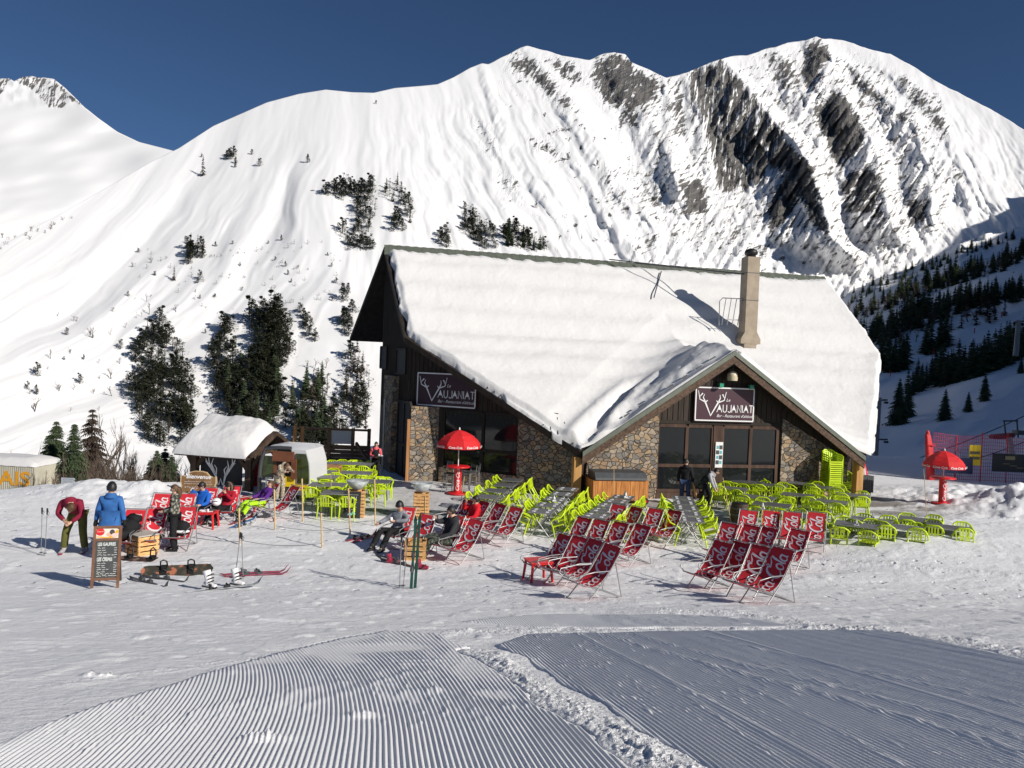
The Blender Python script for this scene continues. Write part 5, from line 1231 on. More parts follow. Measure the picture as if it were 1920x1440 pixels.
ROWS = [('row by the left windows', [(915, 931), (931, 920), (946, 910), (962, 899)]),
        ('row left of the bar counter', [(1016, 958), (1030, 945), (1043, 934), (1053, 926), (1064, 917)]),
        ('row in front of the bar counter', [(1118, 967), (1130, 957), (1143, 949), (1156, 940), (1168, 932)]),
        ('row right of the bar counter', [(1296, 974), (1292, 963), (1288, 953), (1284, 943), (1280, 934)])]
for ri, (rn, pts) in enumerate(ROWS):
    W_ = [gp(x, y, .74) for x, y in pts]; d = (W_[-1]-W_[0]); d.z = 0; d.normalize(); rz = math.atan2(d.y, d.x); nrm = Vector((d.y, -d.x, 0)); n = len(W_)
    st = min(1.35, (W_[-1]-W_[0]).length/(n-1))
    for i in range(n):
        c = W_[0]+d*st*i; z = G(c.x, c.y)
        TB.put((c.x, c.y, z), rz, 'grey square table in the %s' % rn, 'tables, '+rn)
        for sd in (1, -1):
            for off in ((0,), (-.2, .2))[i % 2]:
                q = c+nrm*sd*(.66+.05*random.random())+d*(off+random.uniform(-.05, .05)); r2 = math.atan2(nrm.y*sd, nrm.x*sd)-math.pi/2+random.uniform(-.12, .12)
                chair(q.x, q.y, r2+math.pi*0, 'lime green chair tipped against a table in the %s' % rn, 'lime chairs, '+rn, .34)
        if ri > 0:
            for k in range(4):
                q = c+nrm*(.2 if k % 2 else -.2)+d*(-.17 if k < 2 else .17); napkin((q.x, q.y, z+.747), rz+random.uniform(-.2, .2), 'white folded napkin on a table in the %s' % rn, 'napkins, '+rn)
for x, y, lab in ((1038, 934, 'white menu stand on the second row of tables left of the bar'), (1172, 927, 'white menu stand on the third row of tables before the bar')):
    p = gp(x, y+6, .747); menu_stand((p.x, p.y, p.z+.747), .3, lab)
# right-hand terrace: long tables set slantwise, chairs tipped against them
RT = [(1405, 905), (1450, 911), (1510, 908), (1555, 916), (1605, 930), (1375, 917), (1425, 934), (1503, 930), (1560, 942), (1642, 947), (1452, 948), (1520, 955), (1615, 963), (1700, 960), (1735, 941), (1790, 957)]
for i, (x, y) in enumerate(RT):
    p = gp(x, y, .74); p.z = 0; p.y += .25; rz = -.5+random.uniform(-.06, .06)
    back = p.y > 27.5
    rn = 'by the windows of the right terrace' if back else ('at the far right end of the terrace' if p.x > 11.6 else 'behind the right block of deck chairs')
    TL.put((p.x, p.y, 0), rz, 'long grey table ' + rn, 'long tables '+rn)
    for sd in (1, -1):
        for off in (-.36, .36):
            nrm = Vector((-math.sin(rz)*sd, math.cos(rz)*sd, 0)); q = Vector((p.x, p.y, 0))+nrm*(.66+.1*random.random())+Vector((math.cos(rz), math.sin(rz), 0))*(off+random.uniform(-.06, .06))
            chair(q.x, q.y, math.atan2(nrm.y, nrm.x)-math.pi/2+random.uniform(-.2, .2), 'lime green armchair at a long table ' + rn, 'lime chairs '+rn, random.choice((.0, .2, .4, .55)), .0)
for x, y, lab in ((1638, 934, 'white menu stand on the table right of the corner post'), (1607, 955, 'white menu stand on the long table in front of the corner post'), (1430, 947, 'white menu stand on a table behind the back row of deck chairs')):
    p = gp(x, y+8, .747); menu_stand((p.x, p.y, .747), -.4, lab)
# left-hand terrace behind the cabin
LT = [(598, 868, 0), (600, 884, 0), (603, 893, 0), (650, 868, 0), (668, 886, 0), (615, 908, 0), (640, 923, 0), (700, 902, 0), (672, 869, 0)]
for x, y, k in LT:
    p = gp(x, y, .74); rz = .05; TL.put((p.x, p.y, G(p.x, p.y)), rz, 'grey table on the left terrace behind the gondola cabin', 'tables on the left terrace')
    for off in (-.34, .34):
        for sd in (1, -1):
            q = p+Vector((off+random.uniform(-.05, .05), sd*.62, 0)); chair(q.x, q.y, (0 if sd > 0 else math.pi)+random.uniform(-.2, .2), 'lime green armchair upright at a table on the left terrace', 'lime chairs on the left terrace')
p = gp(612, 946); chair(p.x, p.y, 2.5, 'lime green armchair standing nearest, left of the tall crates', 'lime chairs on the left terrace')
p = gp(712, 935); chair(p.x, p.y, .2, 'lime green armchair right of the tall crates with the black menu board', 'lime chairs on the left terrace')
p = gp(1335, 938); chair(p.x, p.y, .3, 'lime green armchair beside the bending person in the vest', 'lime chairs by the door')
p = gp(1362, 940); chair(p.x, p.y, -.3, 'lime green armchair to the right of the bending person in the vest', 'lime chairs by the door')
for k in range(15):
    p = gp(1557, 942); chair(p.x, p.y, R(12), 'lime green chair in the tall stack beside the right stone wall', 'tall stack of lime chairs', 0, k*.084, 1.16)
for k in range(4):
    p = gp(1577, 936); chair(p.x+.25, p.y+.2, R(-10), 'lime green chair in the low stack next to the corner post', 'low stack of lime chairs', 0, k*.08, 1.1)

# ------------------------------------------------------------------ parasols, tall tables, stools
def parasol(px, py_tip, base, label, rot, rad=.84):
    t = thing('parasol', label, 'parasol', base, rot)
    D = base.y; z1 = at(px, py_tip, D).z-base.z; n = 8
    p = MB(); p.tube([(0, 0, .9), (0, 0, z1)], .02, 8); p.lathe([(.02, z1-.02), (.035, z1+.03), (.015, z1+.09)], 8); p.build('pole', [M['white']], t)
    c = MB(); prof = [(0.02, z1), (.3, z1-.07), (.6, z1-.19), (.85, z1-.36), (1.0, z1-.52)]; V = []
    m_ = 5
    for r_, z in prof:
        for k in range(n*m_):
            a = 2*math.pi*k/(n*m_); f = (k % m_)/m_; sg = 1-.05*math.sin(math.pi*f)*r_; V.append((rad*r_*sg*math.cos(a), rad*r_*sg*math.sin(a), z-.03*math.sin(math.pi*f)*r_))
    N = n*m_
    for k in range(N):
        a = 2*math.pi*k/N; V.append((rad*1.005*math.cos(a), rad*1.005*math.sin(a), z1-.68))
    F = [(i*N+j, i*N+(j+1) % N, (i+1)*N+(j+1) % N, (i+1)*N+j) for i in range(len(prof)) for j in range(N)]
    c.add(V, F, 0, False)
    for k in range(n):
        a = 2*math.pi*(k+.5)/n; T = Matrix.Translation((math.cos(a)*rad*1.0, math.sin(a)*rad*1.0, z1-.645)) @ Matrix.Rotation(a+math.pi/2, 4, 'Z')
        c.add([(v[0], v[1]-.012, v[2]) for v in [(x, 0, y) for x, y, _ in text_geo('Coca-Cola', .12, .3, 'CENTER', 1, .003)[0]]], text_geo('Coca-Cola', .12, .3, 'CENTER', 1, .003)[1], 1, False, T)
    c.build('canopy', [mat('parasol_canvas', (.62, .012, .016), .75, var=.06, scale=3), M['white']], t)
    r = MB()
    for k in range(n):
        a = 2*math.pi*k/n; r.tube([(0, 0, z1-.35), (math.cos(a)*.6, math.sin(a)*.6, z1-.24)], .008, 4)
    r.build('rib', [M['grey']], t)
    return t
def tall_table(base, label):
    t = thing('tall_table', label, 'bar table', base)
    a = MB(); a.lathe([(.12, .02), (.38, .02), (.42, .05), (.4, .08), (.14, .1)], 24); a.build('base_disc', [M['red']], t)
    b = MB(); b.lathe([(.14, .08), (.14, 1.03)], 20)
    v, f = text_geo('Coca-Cola', .2, .3, 'CENTER', 1, .004)
    V = [((.144)*math.sin(y/.144-.5), -.144*math.cos(y/.144-.5), .58+x) for x, y, _ in v]
    b.add([(-q[0], q[1], q[2]) for q in V], f, 1); b.build('pedestal', [M['red'], M['white']], t)
    c = MB(); c.lathe([(.1, 1.03), (.44, 1.04), (.46, 1.06), (.46, 1.085), (.44, 1.1), (.02, 1.1)], 28); c.build('tabletop', [M['red']], t)
    return t
pl = gp(857, 927); pr_ = gp(1766, 946)
tall_table(pl, 'red round bar table under the parasol before the left windows'); parasol(866, 806, pl, 'open red parasol in front of the left windows', .3)
tall_table(pr_, 'red round bar table under the parasol at the right edge of the terrace'); parasol(1770, 845, pr_, 'open red parasol standing alone on the right by the snow heap', .5, .76)
def stool(px, py, rz, label):
    p = gp(px, py); t = thing('bar_stool', label, 'bar stool', p, rz, 'bar stools')
    s = MB(); s.box(0, 0, .76, .36, .36, .03); s.box(0, .2, 1.0, .36, .02, .12); s.build('seat', [M['dgrey']], t)
    for sx in (-1, 1):
        for sy in (-1, 1):
            l = MB(); l.tube([(sx*.16, sy*.16, .76), (sx*.22, sy*.22, 0)], .013, 5)
            if sy > 0: l.tube([(sx*.16, .17, .76), (sx*.17, .2, 1.05)], .012, 5)
            l.build('leg', [M['grey']], t)
    b = MB(); b.tube([(-.2, -.2, .3), (.2, -.2, .3), (.2, .2, .3), (-.2, .2, .3)], .01, 5, 0, True); b.build('footrest', [M['grey']], t)
stool(842, 924, 1.2, 'metal bar stool left of the red bar table'); stool(880, 922, -.8, 'metal bar stool right of the red bar table'); stool(889, 918, -1.4, 'metal bar stool farthest right of the red bar table, near the windows'); stool(849, 913, 2.4, 'metal bar stool behind the red bar table, by the window wall')

# ------------------------------------------------------------------ crates, boards, counter, bin
def crate(base, w_, d_, h, rz, label, group=None, slats=4, board=False, mt=None, z=0):
    t = thing('wooden_crate', label, 'crate', (base.x, base.y, base.z+z), rz, group); mt = mt or M['crate']
    gp_ = h/slats
    for nm, (cx, cy, sx, sy) in (('front_panel', (0, -d_/2, w_, .02)), ('back_panel', (0, d_/2, w_, .02)), ('side_panel', (-w_/2, 0, .02, d_-.02)), ('side_panel', (w_/2, 0, .02, d_-.02))):
        m = MB()
        for k in range(slats): m.box(cx, cy, gp_*(k+.5), sx, sy, gp_*.74)
        m.build(nm, [mt], t)
    m = MB()
    for sx in (-1, 1):
        for sy in (-1, 1): m.box(sx*(w_/2-.035), sy*(d_/2-.035), h/2, .045, .045, h*.98)
    m.box(0, 0, .02, w_-.05, d_-.05, .02); m.build('corner_block', [mt], t)
    if board: m = MB(); m.box(0, 0, h+.012, w_+.02, d_+.02, .024); m.build('lid', [mat('pale_lid', (.5, .47, .42), .6, var=.1)], t)
    return t
p = gp(266, 1038); crate(p, .62, .5, .48, -.65, 'wooden crate with a pale lid used as table beside the ski clothes', board=True)
p = gp(779, 1049); crate(p, .5, .45, .5, .0, 'wooden crate used as table between the helmeted person and the man with the cup')
p = gp(668, 968); crate(p, .5, .45, .42, .15, 'lower wooden crate of the stack behind the black menu board'); crate(p, .5, .45, .42, .2, 'upper wooden crate of the stack behind the black menu board', z=.43, mt=M['crate'])
p2 = gp(789, 973); crate(p2, .46, .42, .42, .0, 'lower wooden crate of the stack right of the bare paving'); crate(p2, .46, .42, .42, .03, 'upper wooden crate of the stack right of the bare paving', z=.43)
def bowl(base, z, r, label):
    m = MB(); m.lathe([(.12, 0), (.2, .06), (r*.8, .15), (r, .28), (r*.98, .29), (r*.76, .16), (.18, .08), (.02, .05)], 24)
    g = bpy.data.materials.get('clear_bowl') or mat('clear_bowl', (.42, .45, .45), .08, var=.3, scale=8, spec=.8)
    o = m.build('glass_bowl', [g], None, (base.x, base.y, base.z+z)); tag(o, label, 'bowl')
bowl(p, .86, .36, 'large clear bowl on the crates behind the black menu board'); bowl(p2, .86, .34, 'large clear bowl on the crates right of the bare paving')
p = gp(652, 888); crate(p, .55, .4, .3, .1, 'small wooden crate on the left terrace below the deck railing', mt=M['pine'], slats=3)
def scribble(m, x, z, w_, T, mt, s=.02, y=-.012):
    xx = x; rnd = random.Random(int((x+z*7+w_)*1e4))
    while xx < x+w_:
        l = rnd.uniform(.03, .07)*1.2; pts = [(xx+l*i/5, z+s*rnd.uniform(-.5, .5)) for i in range(6)]; m.stroke(pts, .008, T, mt, y); xx += l+.02
# A-frame menu board in the foreground
pb = (gp(170, 1103)+gp(222, 1103))/2; sb = .62/((gp(222, 1103)-gp(167, 1104)).length)
bw_ = (gp(222, 1103)-gp(168, 1104)).length; bh = at(196, 990, pb.y).z-pb.z+.02
t = thing('menu_board', 'wooden chalkboard menu stand in front, listing waffles and crepes', 'menu board', pb, math.atan2((gp(222, 1103)-gp(168, 1104)).y, (gp(222, 1103)-gp(168, 1104)).x))
TI = Matrix.Rotation(R(-9), 4, 'X')
m = MB(); fw = .05
for sx in (-1, 1): m.box(sx*(bw_/2-fw/2), 0, bh/2, fw, .035, bh, 0, TI)
for z in (bh-fw/2, bh*.78, .17): m.box(0, 0.002, z, bw_-2*fw, .03, fw, 0, TI)
m.build('frame', [mat('frame_brown', (.17, .08, .045), .6, var=.25, scale=6)], t)
m = MB(); m.box(0, .004, (bh*.78+.17)/2, bw_-2*fw, .012, bh*.78-.17-fw, 0, TI)
lw = bw_-2*fw
m.text('LES GAUFRES', .085, TI @ Matrix.Translation((-lw/2+.035, -.006, bh*.68)) @ Matrix.Diagonal((lw/.62*.98, 1, 1, 1)), 1, bold=.003)
m.text('LES CREPES', .085, TI @ Matrix.Translation((-lw/2+.035, -.006, bh*.435)) @ Matrix.Diagonal((lw/.62*.98, 1, 1, 1)), 1, bold=.003)
for i in range(5): scribble(m, -lw/2+.04, bh*(.645-.038*i), (.10, .12, .11, .26, .12)[i], TI, 1, .02, -.006); scribble(m, lw/2-.07, bh*(.645-.038*i), .03, TI, 1, .015, -.006)
for i in range(7): scribble(m, -lw/2+.04, bh*(.40-.034*i), (.10, .1, .14, .17, .13, .25, .27)[i], TI, 1, .02, -.006); scribble(m, lw/2-.07, bh*(.40-.034*i), .03, TI, 1, .015, -.006)
m.build('chalkboard', [M['slate'], M['chalk']], t)
m = MB(); zt = bh*.78+fw/2; zh = bh-fw-zt; m.box(0, .004, zt+zh/2, lw, .012, zh, 0, TI)
def disc(cx, cz, rx, rz_, mt, y=-.008): m.add([(cx+rx*math.cos(a*.2618), y, cz+rz_*math.sin(a*.2618)) for a in range(24)], [tuple(range(24))], mt, False, TI)
disc(-lw*.33, zt+zh*.66, .075, .07, 1); m.text('Coca-Cola', .036, TI @ Matrix.Translation((-lw*.33-.06, -.011, zt+zh*.63)), 0, shear=.3)
m.stroke([(lw*.1, zt+.02), (lw*.3, zt+zh*.3), (lw*.45, zt+zh*.8)], .05, TI, 2, -.007); disc(lw*.2, zt+zh*.62, .045, .05, 3, -.009); disc(lw*.08, zt+zh*.4, .05, .035, 4, -.0085); disc(lw*.32, zt+zh*.3, .06, .04, 5, -.0095)
m.stroke([(-lw*.47, zt+.03), (-lw*.1, zt+.012), (lw*.3, zt+.02)], .02, TI, 2, -.0075)
m.build('picture_panel', [mat('cream_panel', (.75, .68, .58), .5), M['red'], M['orange'], mat('dark_print', (.06, .05, .05), .6), mat('peach_print', (.7, .4, .28), .6), mat('pink_print', (.7, .5, .45), .6)], t)
m = MB(); TB2 = Matrix.Translation((0, .0, 0)) @ Matrix.Rotation(R(14), 4, 'X') @ Matrix.Translation((0, 0, 0))
off = math.sin(R(9))*bh
for sx in (-1, 1): m.beam((sx*(bw_/2-.06), off*.97, bh*.96), (sx*(bw_/2-.06), off+.34, 0), .04, .03)
m.box(0, off+.25, .25, bw_-.15, .03, .05); m.build('rear_leg', [M['darkwood']], t)
# black menu board leaning on the crates
pm = gp(659, 972); t = thing('menu_board', 'black chalk menu leaning against the stacked crates', 'menu board', pm, .12); TI = Matrix.Rotation(R(-8), 4, 'X')
m = MB(); m.box(0, 0, .42, .52, .03, .84, 0, TI); m.build('board', [M['blackmat']], t)
m = MB(); scribble(m, -.12, .74, .22, TI, 0, .02, -.018); m.text('MENU', .11, TI @ Matrix.Translation((-.17, -.018, .60)), 0, bold=.002)
for i in range(4): scribble(m, -.18, .50-.075*i, .3, TI, 0, .03, -.018)
m.stroke([(.0, .12), (.05, .24), (.1, .12)], .05, TI, 1, -.019); m.stroke([(-.12, .1), (-.06, .18), (.0, .1)], .04, TI, 1, -.02); m.build('lettering', [M['chalk'], M['teal']], t)
# shaped brown welcome sign
pc = gp(371, 934); sc_ = pc.y/FPX; t = thing('welcome_sign', 'carved brown wooden sign board with white writing in front of the antler panel', 'sign', (pc.x, pc.y, pc.z), .02)
w_ = 68*sc_; h = at(371, 883, pc.y).z-pc.z; z0 = h-42*sc_
def shp(k): return [(x*w_/2*k, z0+(h-z0)/2+(z-.5)*(h-z0)*k) for x, z in ((-.95, 0), (.95, 0), (1, .15), (.93, .3), (1, .5), (.98, .78), (.8, .74), (.62, .8), (.45, .95), (.2, 1), (-.2, 1), (-.45, .95), (-.62, .8), (-.8, .74), (-.98, .78), (-1, .5), (-.93, .3), (-1, .15))]
m = MB(); m.prism(shp(1), .05, 0); m.add([(x, -.004, z) for x, z in shp(.93)], [tuple(range(18))], 1); m.build('board', [mat('pale_edge', (.5, .36, .2), .7), wood('sign_brown', (.16, .085, .035), (.24, .135, .06), 4)], t)
m = MB(); m.text('Bienvenue', .20, Matrix.Translation((0, -.01, z0+(h-z0)*.66)), 0, .3, 'CENTER', 1, .004)
I4 = Matrix.Identity(4)
for k, zz_ in enumerate((.52, .42)): scribble(m, -w_*.38, z0+(h-z0)*zz_, w_*.74, I4, 0, .03, -.01)
scribble(m, -w_*.36, z0+(h-z0)*.26, .4, I4, 0, .07, -.01); scribble(m, w_*.1, z0+(h-z0)*.26, .45, I4, 0, .07, -.01); m.stroke(ell(-w_*.14, z0+(h-z0)*.12, .07, .07, 0, 360, 12), .02, I4, 0, -.01); m.stroke([(w_*.12, z0+.05), (w_*.16, z0+.2), (w_*.2, z0+.05)], .02, I4, 0, -.01); m.build('lettering', [M['white']], t)
m = MB(); m.box(-w_*.3, .03, z0/2, .09, .08, z0+.1); m.box(w_*.3, .03, z0/2, .09, .08, z0+.1); m.build('post', [M['darkwood']], t)
# recycling bin
pq = gp(789, 897); t = thing('recycling_bin', 'tan boxy recycling bin by the end wall door', 'bin', pq, .30); h = at(789, 852, pq.y).z-pq.z; w_ = 36/FPX*pq.y
m = MB(); m.box(0, .25, h/2, w_, .55, h); m.build('body', [M['cardboard']], t)
m = MB(); m.box(0, .25, h+.012, w_+.02, .57, .024); m.box(0, .2, h+.028, .3, .25, .012, 1); m.build('lid', [M['cardboard'], M['white']], t)
m = MB()
for k in range(3):
    T = Matrix.Translation((0, 0, h*.52)) @ Matrix.Rotation(R(120*k), 4, 'Y'); m.stroke([(-.10, .15), (-.02, .2), (.06, .17)], .035, T, 0, -.006); m.stroke([(.06, .17), (.13, .05)], [.07, .01], T, 0, -.006)
m.build('recycling_mark', [M['dgrey']], t)
q = at(792, 836, pq.y+.75); m = MB(); m.box(0, 0, 0, .62, .03, .62); m.box(-.1, -.018, .05, .12, .006, .4, 1); m.box(.12, -.018, -.05, .2, .006, .35, 2); o = m.build('poster', [M['teal'], M['white'], M['dgrey']], None, q, .35); tag(o, 'blue poster standing on the lid behind the recycling bin', 'poster')
# wooden bar counter on wheels
pk = (gp(1112, 946)+gp(1213, 946))/2; ex = gp(1213, 946)-gp(1110, 946); wd = ex.length; hk = at(1160, 886, pk.y).z-pk.z
t = thing('bar_counter', 'orange wooden bar counter on red wheels with a slate grey roll top', 'bar counter', pk, math.atan2(ex.y, ex.x)-.03)
m = MB(); m.box(0, .45, .16+(hk-.46)/2, wd, .9, hk-.46, 0)
for k in range(12): m.box(-wd/2+wd*(k+.5)/12, -.006, .16+(hk-.46)/2, wd/12-.012, .012, hk-.5, 0)
m.build('body', [M['bar']], t)
m = MB(); m.prism([(-.06, hk-.28), (.95, hk-.28), (.95, hk-.02), (.85, hk+.02), (.12, hk-.02), (-.03, hk-.2)], wd*.93, 0, Matrix.Translation((wd*.465, 0, 0)) @ Matrix.Rotation(math.pi/2, 4, 'Z')); m.build('counter_top', [mat('slate_top', (.045, .05, .055), .6, var=.2)], t)
for sx in (-1, 1):
    m = MB(); T = Matrix.Translation((sx*(wd/2-.12), -.03, .13)) @ Matrix.Rotation(math.pi/2, 4, 'X'); m.lathe([(.13, -.03), (.13, .03)], 16, 0, T); m.lathe([(.06, -.035), (.06, .04)], 12, 1, T); m.build('wheel', [M['black'], M['red']], t)
for x, z, s in ((1204, 937, .2),): pass
# shelf with glasses behind it
ps = gp(1213, 925); ps.y = 31.0; ps.x = at(1213, 900, 31.0).x; zt = at(1213, 866, 31).z; w_ = 42/FPX*31
t = thing('shelf_rack', 'pale wooden shelf rack with glasses right of the bar counter', 'shelf', (ps.x, ps.y, 0), BA)
m = MB()
for sx in (-1, 1):
    for sy in (0, .4): m.box(sx*w_/2, sy, zt/2, .05, .05, zt)
m.build('upright', [M['pine']], t)
for z in (.45, zt-.75, zt-.37, zt-.02): m = MB(); m.box(0, .2, z, w_, .42, .035); m.build('shelf', [M['pine']], t)
for i in range(9):
    m = MB(); m.lathe([(.03, 0), (.045, .02), (.05, .17), (.045, .18)], 8); o = m.build('drinking_glass', [bpy.data.materials['clear_bowl']], None, Vector((ps.x, ps.y, 0))+av*(-w_/2+.1+i*.085)-bv*(.12+.14*(i % 2))+Vector((0, 0, zt))); tag(o, 'drinking glass standing on top of the pale shelf rack', 'glass', 'glasses on the shelf rack')
for i in range(5):
    m = MB(); m.lathe([(.035, 0), (.035, .15), (.015, .2), (.015, .26)], 8); o = m.build('bottle', [[M['white'], M['sign'], M['dgrey'], M['red'], M['green']][i]], None, Vector((ps.x, ps.y, 0))+av*(-w_/2+.12+i*.14)-bv*(.15)+Vector((0, 0, zt-.352))); tag(o, 'small bottle on the upper board of the shelf rack', 'bottle', 'bottles on the shelf rack')
m = MB(); m.box(0, 0, .12, .36, .3, .24); m.box(0, 0, .245, .4, .34, .02); o = m.build('green_crate', [M['green']], None, Vector((ps.x, ps.y, .1))+av*.1+bv*.35, BA); tag(o, 'green plastic box on the ground under the shelf rack', 'box')
# boards leaning on the shaded stone wall
q = gp(1000, 912); t = thing('wooden_board', 'weathered wooden panel leaning against the shaded stone wall', 'panel', (q.x, q.y, 0), ang)
T = Matrix.Rotation(R(-8), 4, 'X'); m = MB()
for k in range(4): m.box(-.45+.3*k, 0, .62, .285, .03, 1.2, 0, T)
m.box(0, -.03, 1.0, 1.15, .03, .08, 0, T); m.build('planks', [M['deckwood']], t)
m = MB(); m.tube([(-.2, -.12, 0), (-.2, -.1, .75), (-.12, -.08, .95), (.12, -.08, .95), (.2, -.1, .75), (.2, -.12, 0)], .025, 6); m.build('hoop', [M['dgrey']], t)
# barrel in front of the door
q = gp(1386, 984); h = at(1386, 944, q.y).z-q.z; t = thing('barrel', 'dark wooden barrel behind the back row of deck chairs', 'barrel', q)
m = MB(); m.lathe([(.26, 0), (.31, h*.25), (.33, h*.5), (.31, h*.75), (.27, h)], 18); m.build('staves', [M['darkwood']], t)
m = MB(); m.lathe([(.27, h), (.25, h+.03), (.02, h+.03)], 18); m.build('lid', [M['black']], t)
for z in (.18, .5, .8): m = MB(); r_ = .335 if z == .5 else .315; m.lathe([(r_-.01, h*z-.03), (r_, h*z-.02), (r_, h*z+.02), (r_-.01, h*z+.03)], 18, cap=False); m.build('hoop', [M['dgrey']], t)
# bamboo poles and the cords between them
POL = [(566, 895, 979, .022), (514, 915, 995, .022), (448, 950, 1021, .022), (602, 960, 1027, .022), (653, 912, 1001, .022), (702, 895, 987, .022), (620, 888, 962, .01), (702, 905, 987, .01)]
PB = []
for i, (x, y0, y1, r_) in enumerate(POL[:7]):
    p = gp(x+(2 if i != 4 else 4), y1); q = at(x, y0, p.y)
    m = MB(); tp_ = q-p; m.tube([(0, 0, -.1), tuple(tp_*.4), tuple(tp_*.78), tuple(tp_)], [r_, r_, r_*1.0, r_*1.25], 7)
    for k in range(5): m.tube([tuple(tp_*(.15+.17*k)), tuple(tp_*(.155+.17*k))], r_*1.3, 7)
    if r_ > .015: m.tube([tuple(tp_*.97), tuple(tp_*1.0)], r_*1.35, 7, 1)
    o = m.build('bamboo_pole', [M['bamboo'], M['darkwood']], None, p)
    tag(o, ['bamboo pole right in front of the gondola cabin', 'bamboo pole in front of the empty deck chair by the cabin', 'bamboo pole beside the blue skis lying on the snow', 'short bamboo pole standing nearest, left of the red skis', 'bamboo pole in front of the black leaning menu', 'leaning bamboo pole right of the tall crates', 'thin cane beside the nearest lime armchair'][i], 'pole', 'bamboo poles'); PB.append((p, tp_))
for i, (x, y0, y1, lab) in enumerate(((1151, 880, 962, 'thin cane in front of the bar counter'), (1372, 895, 985, 'thin leaning cane beside the barrel'), (1738, 880, 972, 'thin cane left of the right red parasol'), (797, 930, 976, 'thin cane against the stack of crates right of the paving'), (863, 893, 950, 'thin cane right of the red bar table'))):
    p = gp(x, y1); q = at(x-(0, 17, 6, 0, -8)[i], y0, p.y); m = MB(); m.tube([(0, 0, 0), tuple(q-p)], .011, 5); o = m.build('cane', [M['bamboo']], None, p); tag(o, lab, 'cane')
def cord(a, b, label, n=10, sag=.08, r_=.006):
    m = MB(); pts = []
    for i in range(n+1):
        f = i/n; q = a.lerp(b, f); q.z -= sag*4*f*(1-f); q.z = max(q.z, G(q.x, q.y)+.012); pts.append(tuple(q-a))
    m.tube(pts, r_, 4); o = m.build('rope', [M['dgrey']], None, a); tag(o, label, 'rope', 'ropes between the bamboo poles')
for a, b, lab in ((2, 3, 'grey rope from the pole by the blue skis to the short pole'), (1, 4, 'grey rope from the deck chair pole to the black menu pole'), (0, 5, 'grey rope from the cabin pole to the leaning pole')):
    cord(PB[a][0]+PB[a][1]*.12, PB[b][0]+PB[b][1]*.12, lab, sag=.1)
cord(gp(-40, 1020)+Vector((0, 0, .2)), gp(78, 1042)+Vector((0, 0, .2)), 'grey rope running in from the left edge to the ski poles', sag=.12); cord(gp(330, 1008)+Vector((0, 0, .1)), PB[2][0]+PB[2][1]*.08, 'grey rope between the camouflage woman and the pole by the blue skis', sag=.05)
# red plastic side tables
def side_table(px, py, s, rz, label):
    p = gp(px, py); t = thing('side_table', label, 'side table', p, rz, 'red side tables'); h = .43*s; w_ = .46*s
    m = MB(); m.box(0, 0, h-.012, w_, w_, .024); m.box(0, 0, h-.04, w_-.04, w_-.04, .035); m.build('tabletop', [M['red']], t)
    for sx in (-1, 1):
        for sy in (-1, 1): l = MB(); l.tube([(sx*(w_/2-.05), sy*(w_/2-.05), h-.02), (sx*(w_/2-.005), sy*(w_/2-.005), 0)], [.032*s, .026*s], 6); l.build('leg', [M['red']], t)
side_table(1008, 1090, 1.12, .35, 'red plastic side table at the front left of the centre deck chairs')
side_table(388, 990, 1.12, .05, 'red plastic side table with papers in front of the man in bright blue'); side_table(466, 958, 1.05, .1, 'red plastic side table left of the person in purple')
p = gp(388, 990); m = MB(); m.box(0, 0, .03, .3, .22, .015, 0, None, .3); m.box(.1, .05, .05, .16, .2, .02, 1, None, -.4); m.box(-.12, -.05, .045, .14, .12, .03, 0, None, .1); m.lathe([(.03, .02), (.035, .1)], 8, 2, Matrix.Translation((.05, -.1, 0))); o = m.build('papers', [M['white'], M['dgrey'], M['white']], None, (p.x, p.y, p.z+.465)); tag(o, 'papers and a cup heaped on the red side table', 'papers')
side_table(880, 988, .8, .2, 'red plastic side table tucked behind the empty deck chair')
# ------------------------------------------------------------------ kiosk with the snowy roof
kb = gp(395, 948); kD = 28.5
def KP(px, py, D=kD): return at(px, py, D)
k0, k1 = KP(352, 900), KP(476, 900); kz = min(G(k0.x, kD), G(k1.x, kD)); wK = k1.x-k0.x; dK = 2.2
t = thing('kiosk', 'small timber kiosk under a thick cap of snow, antlers painted on its black panel', 'kiosk', (k0.x, kD+.5, kz), R(-15))
zE = KP(400, 848).z-kz; zR = KP(400, 812).z-kz
for x in (0.05, wK-.05):
    for y in (0, dK):
        m = MB(); m.box(x, y, zE/2, .24, .24, zE); m.beam((x, y, zE-.7), (x+(.55 if x < 1 else -.55), y, zE), .12, .14); m.beam((x, y, zE-.7), (x+(-.4 if x < 1 else .4), y, zE), .12, .14); m.build('post', [M['darkwood']], t)
m = MB()
for y in (0, dK): m.beam((-.4, y, zE+.06), (wK+.35, y, zE+.06), .16, .16)
for x in (-.3, .6, 1.6, wK+.32): m.beam((x, -.5, zE-.08), (x, dK/2, zR), .1, .14); m.beam((x, dK+.5, zE-.08), (x, dK/2, zR), .1, .14); m.beam((x, 0, zE+.06), (x, dK, zE+.06), .12, .12)
m.build('roof_frame', [M['darkwood']], t)
m = MB(); m.slab([(-.45, -.55, zE-.1), (wK+.35, -.55, zE-.1), (wK+.35, dK/2, zR+.08), (-.45, dK/2, zR+.08)], .06, 0); m.slab([(-.45, dK/2, zR+.08), (wK+.35, dK/2, zR+.08), (wK+.35, dK+.55, zE-.1), (-.45, dK+.55, zE-.1)], .06, 0); m.build('roof', [M['darkwood']], t)
nu, nv = 60, 50; U, Vv = np.meshgrid(np.linspace(-.5, wK+.18, nu), np.linspace(-.6, dK+.6, nv))
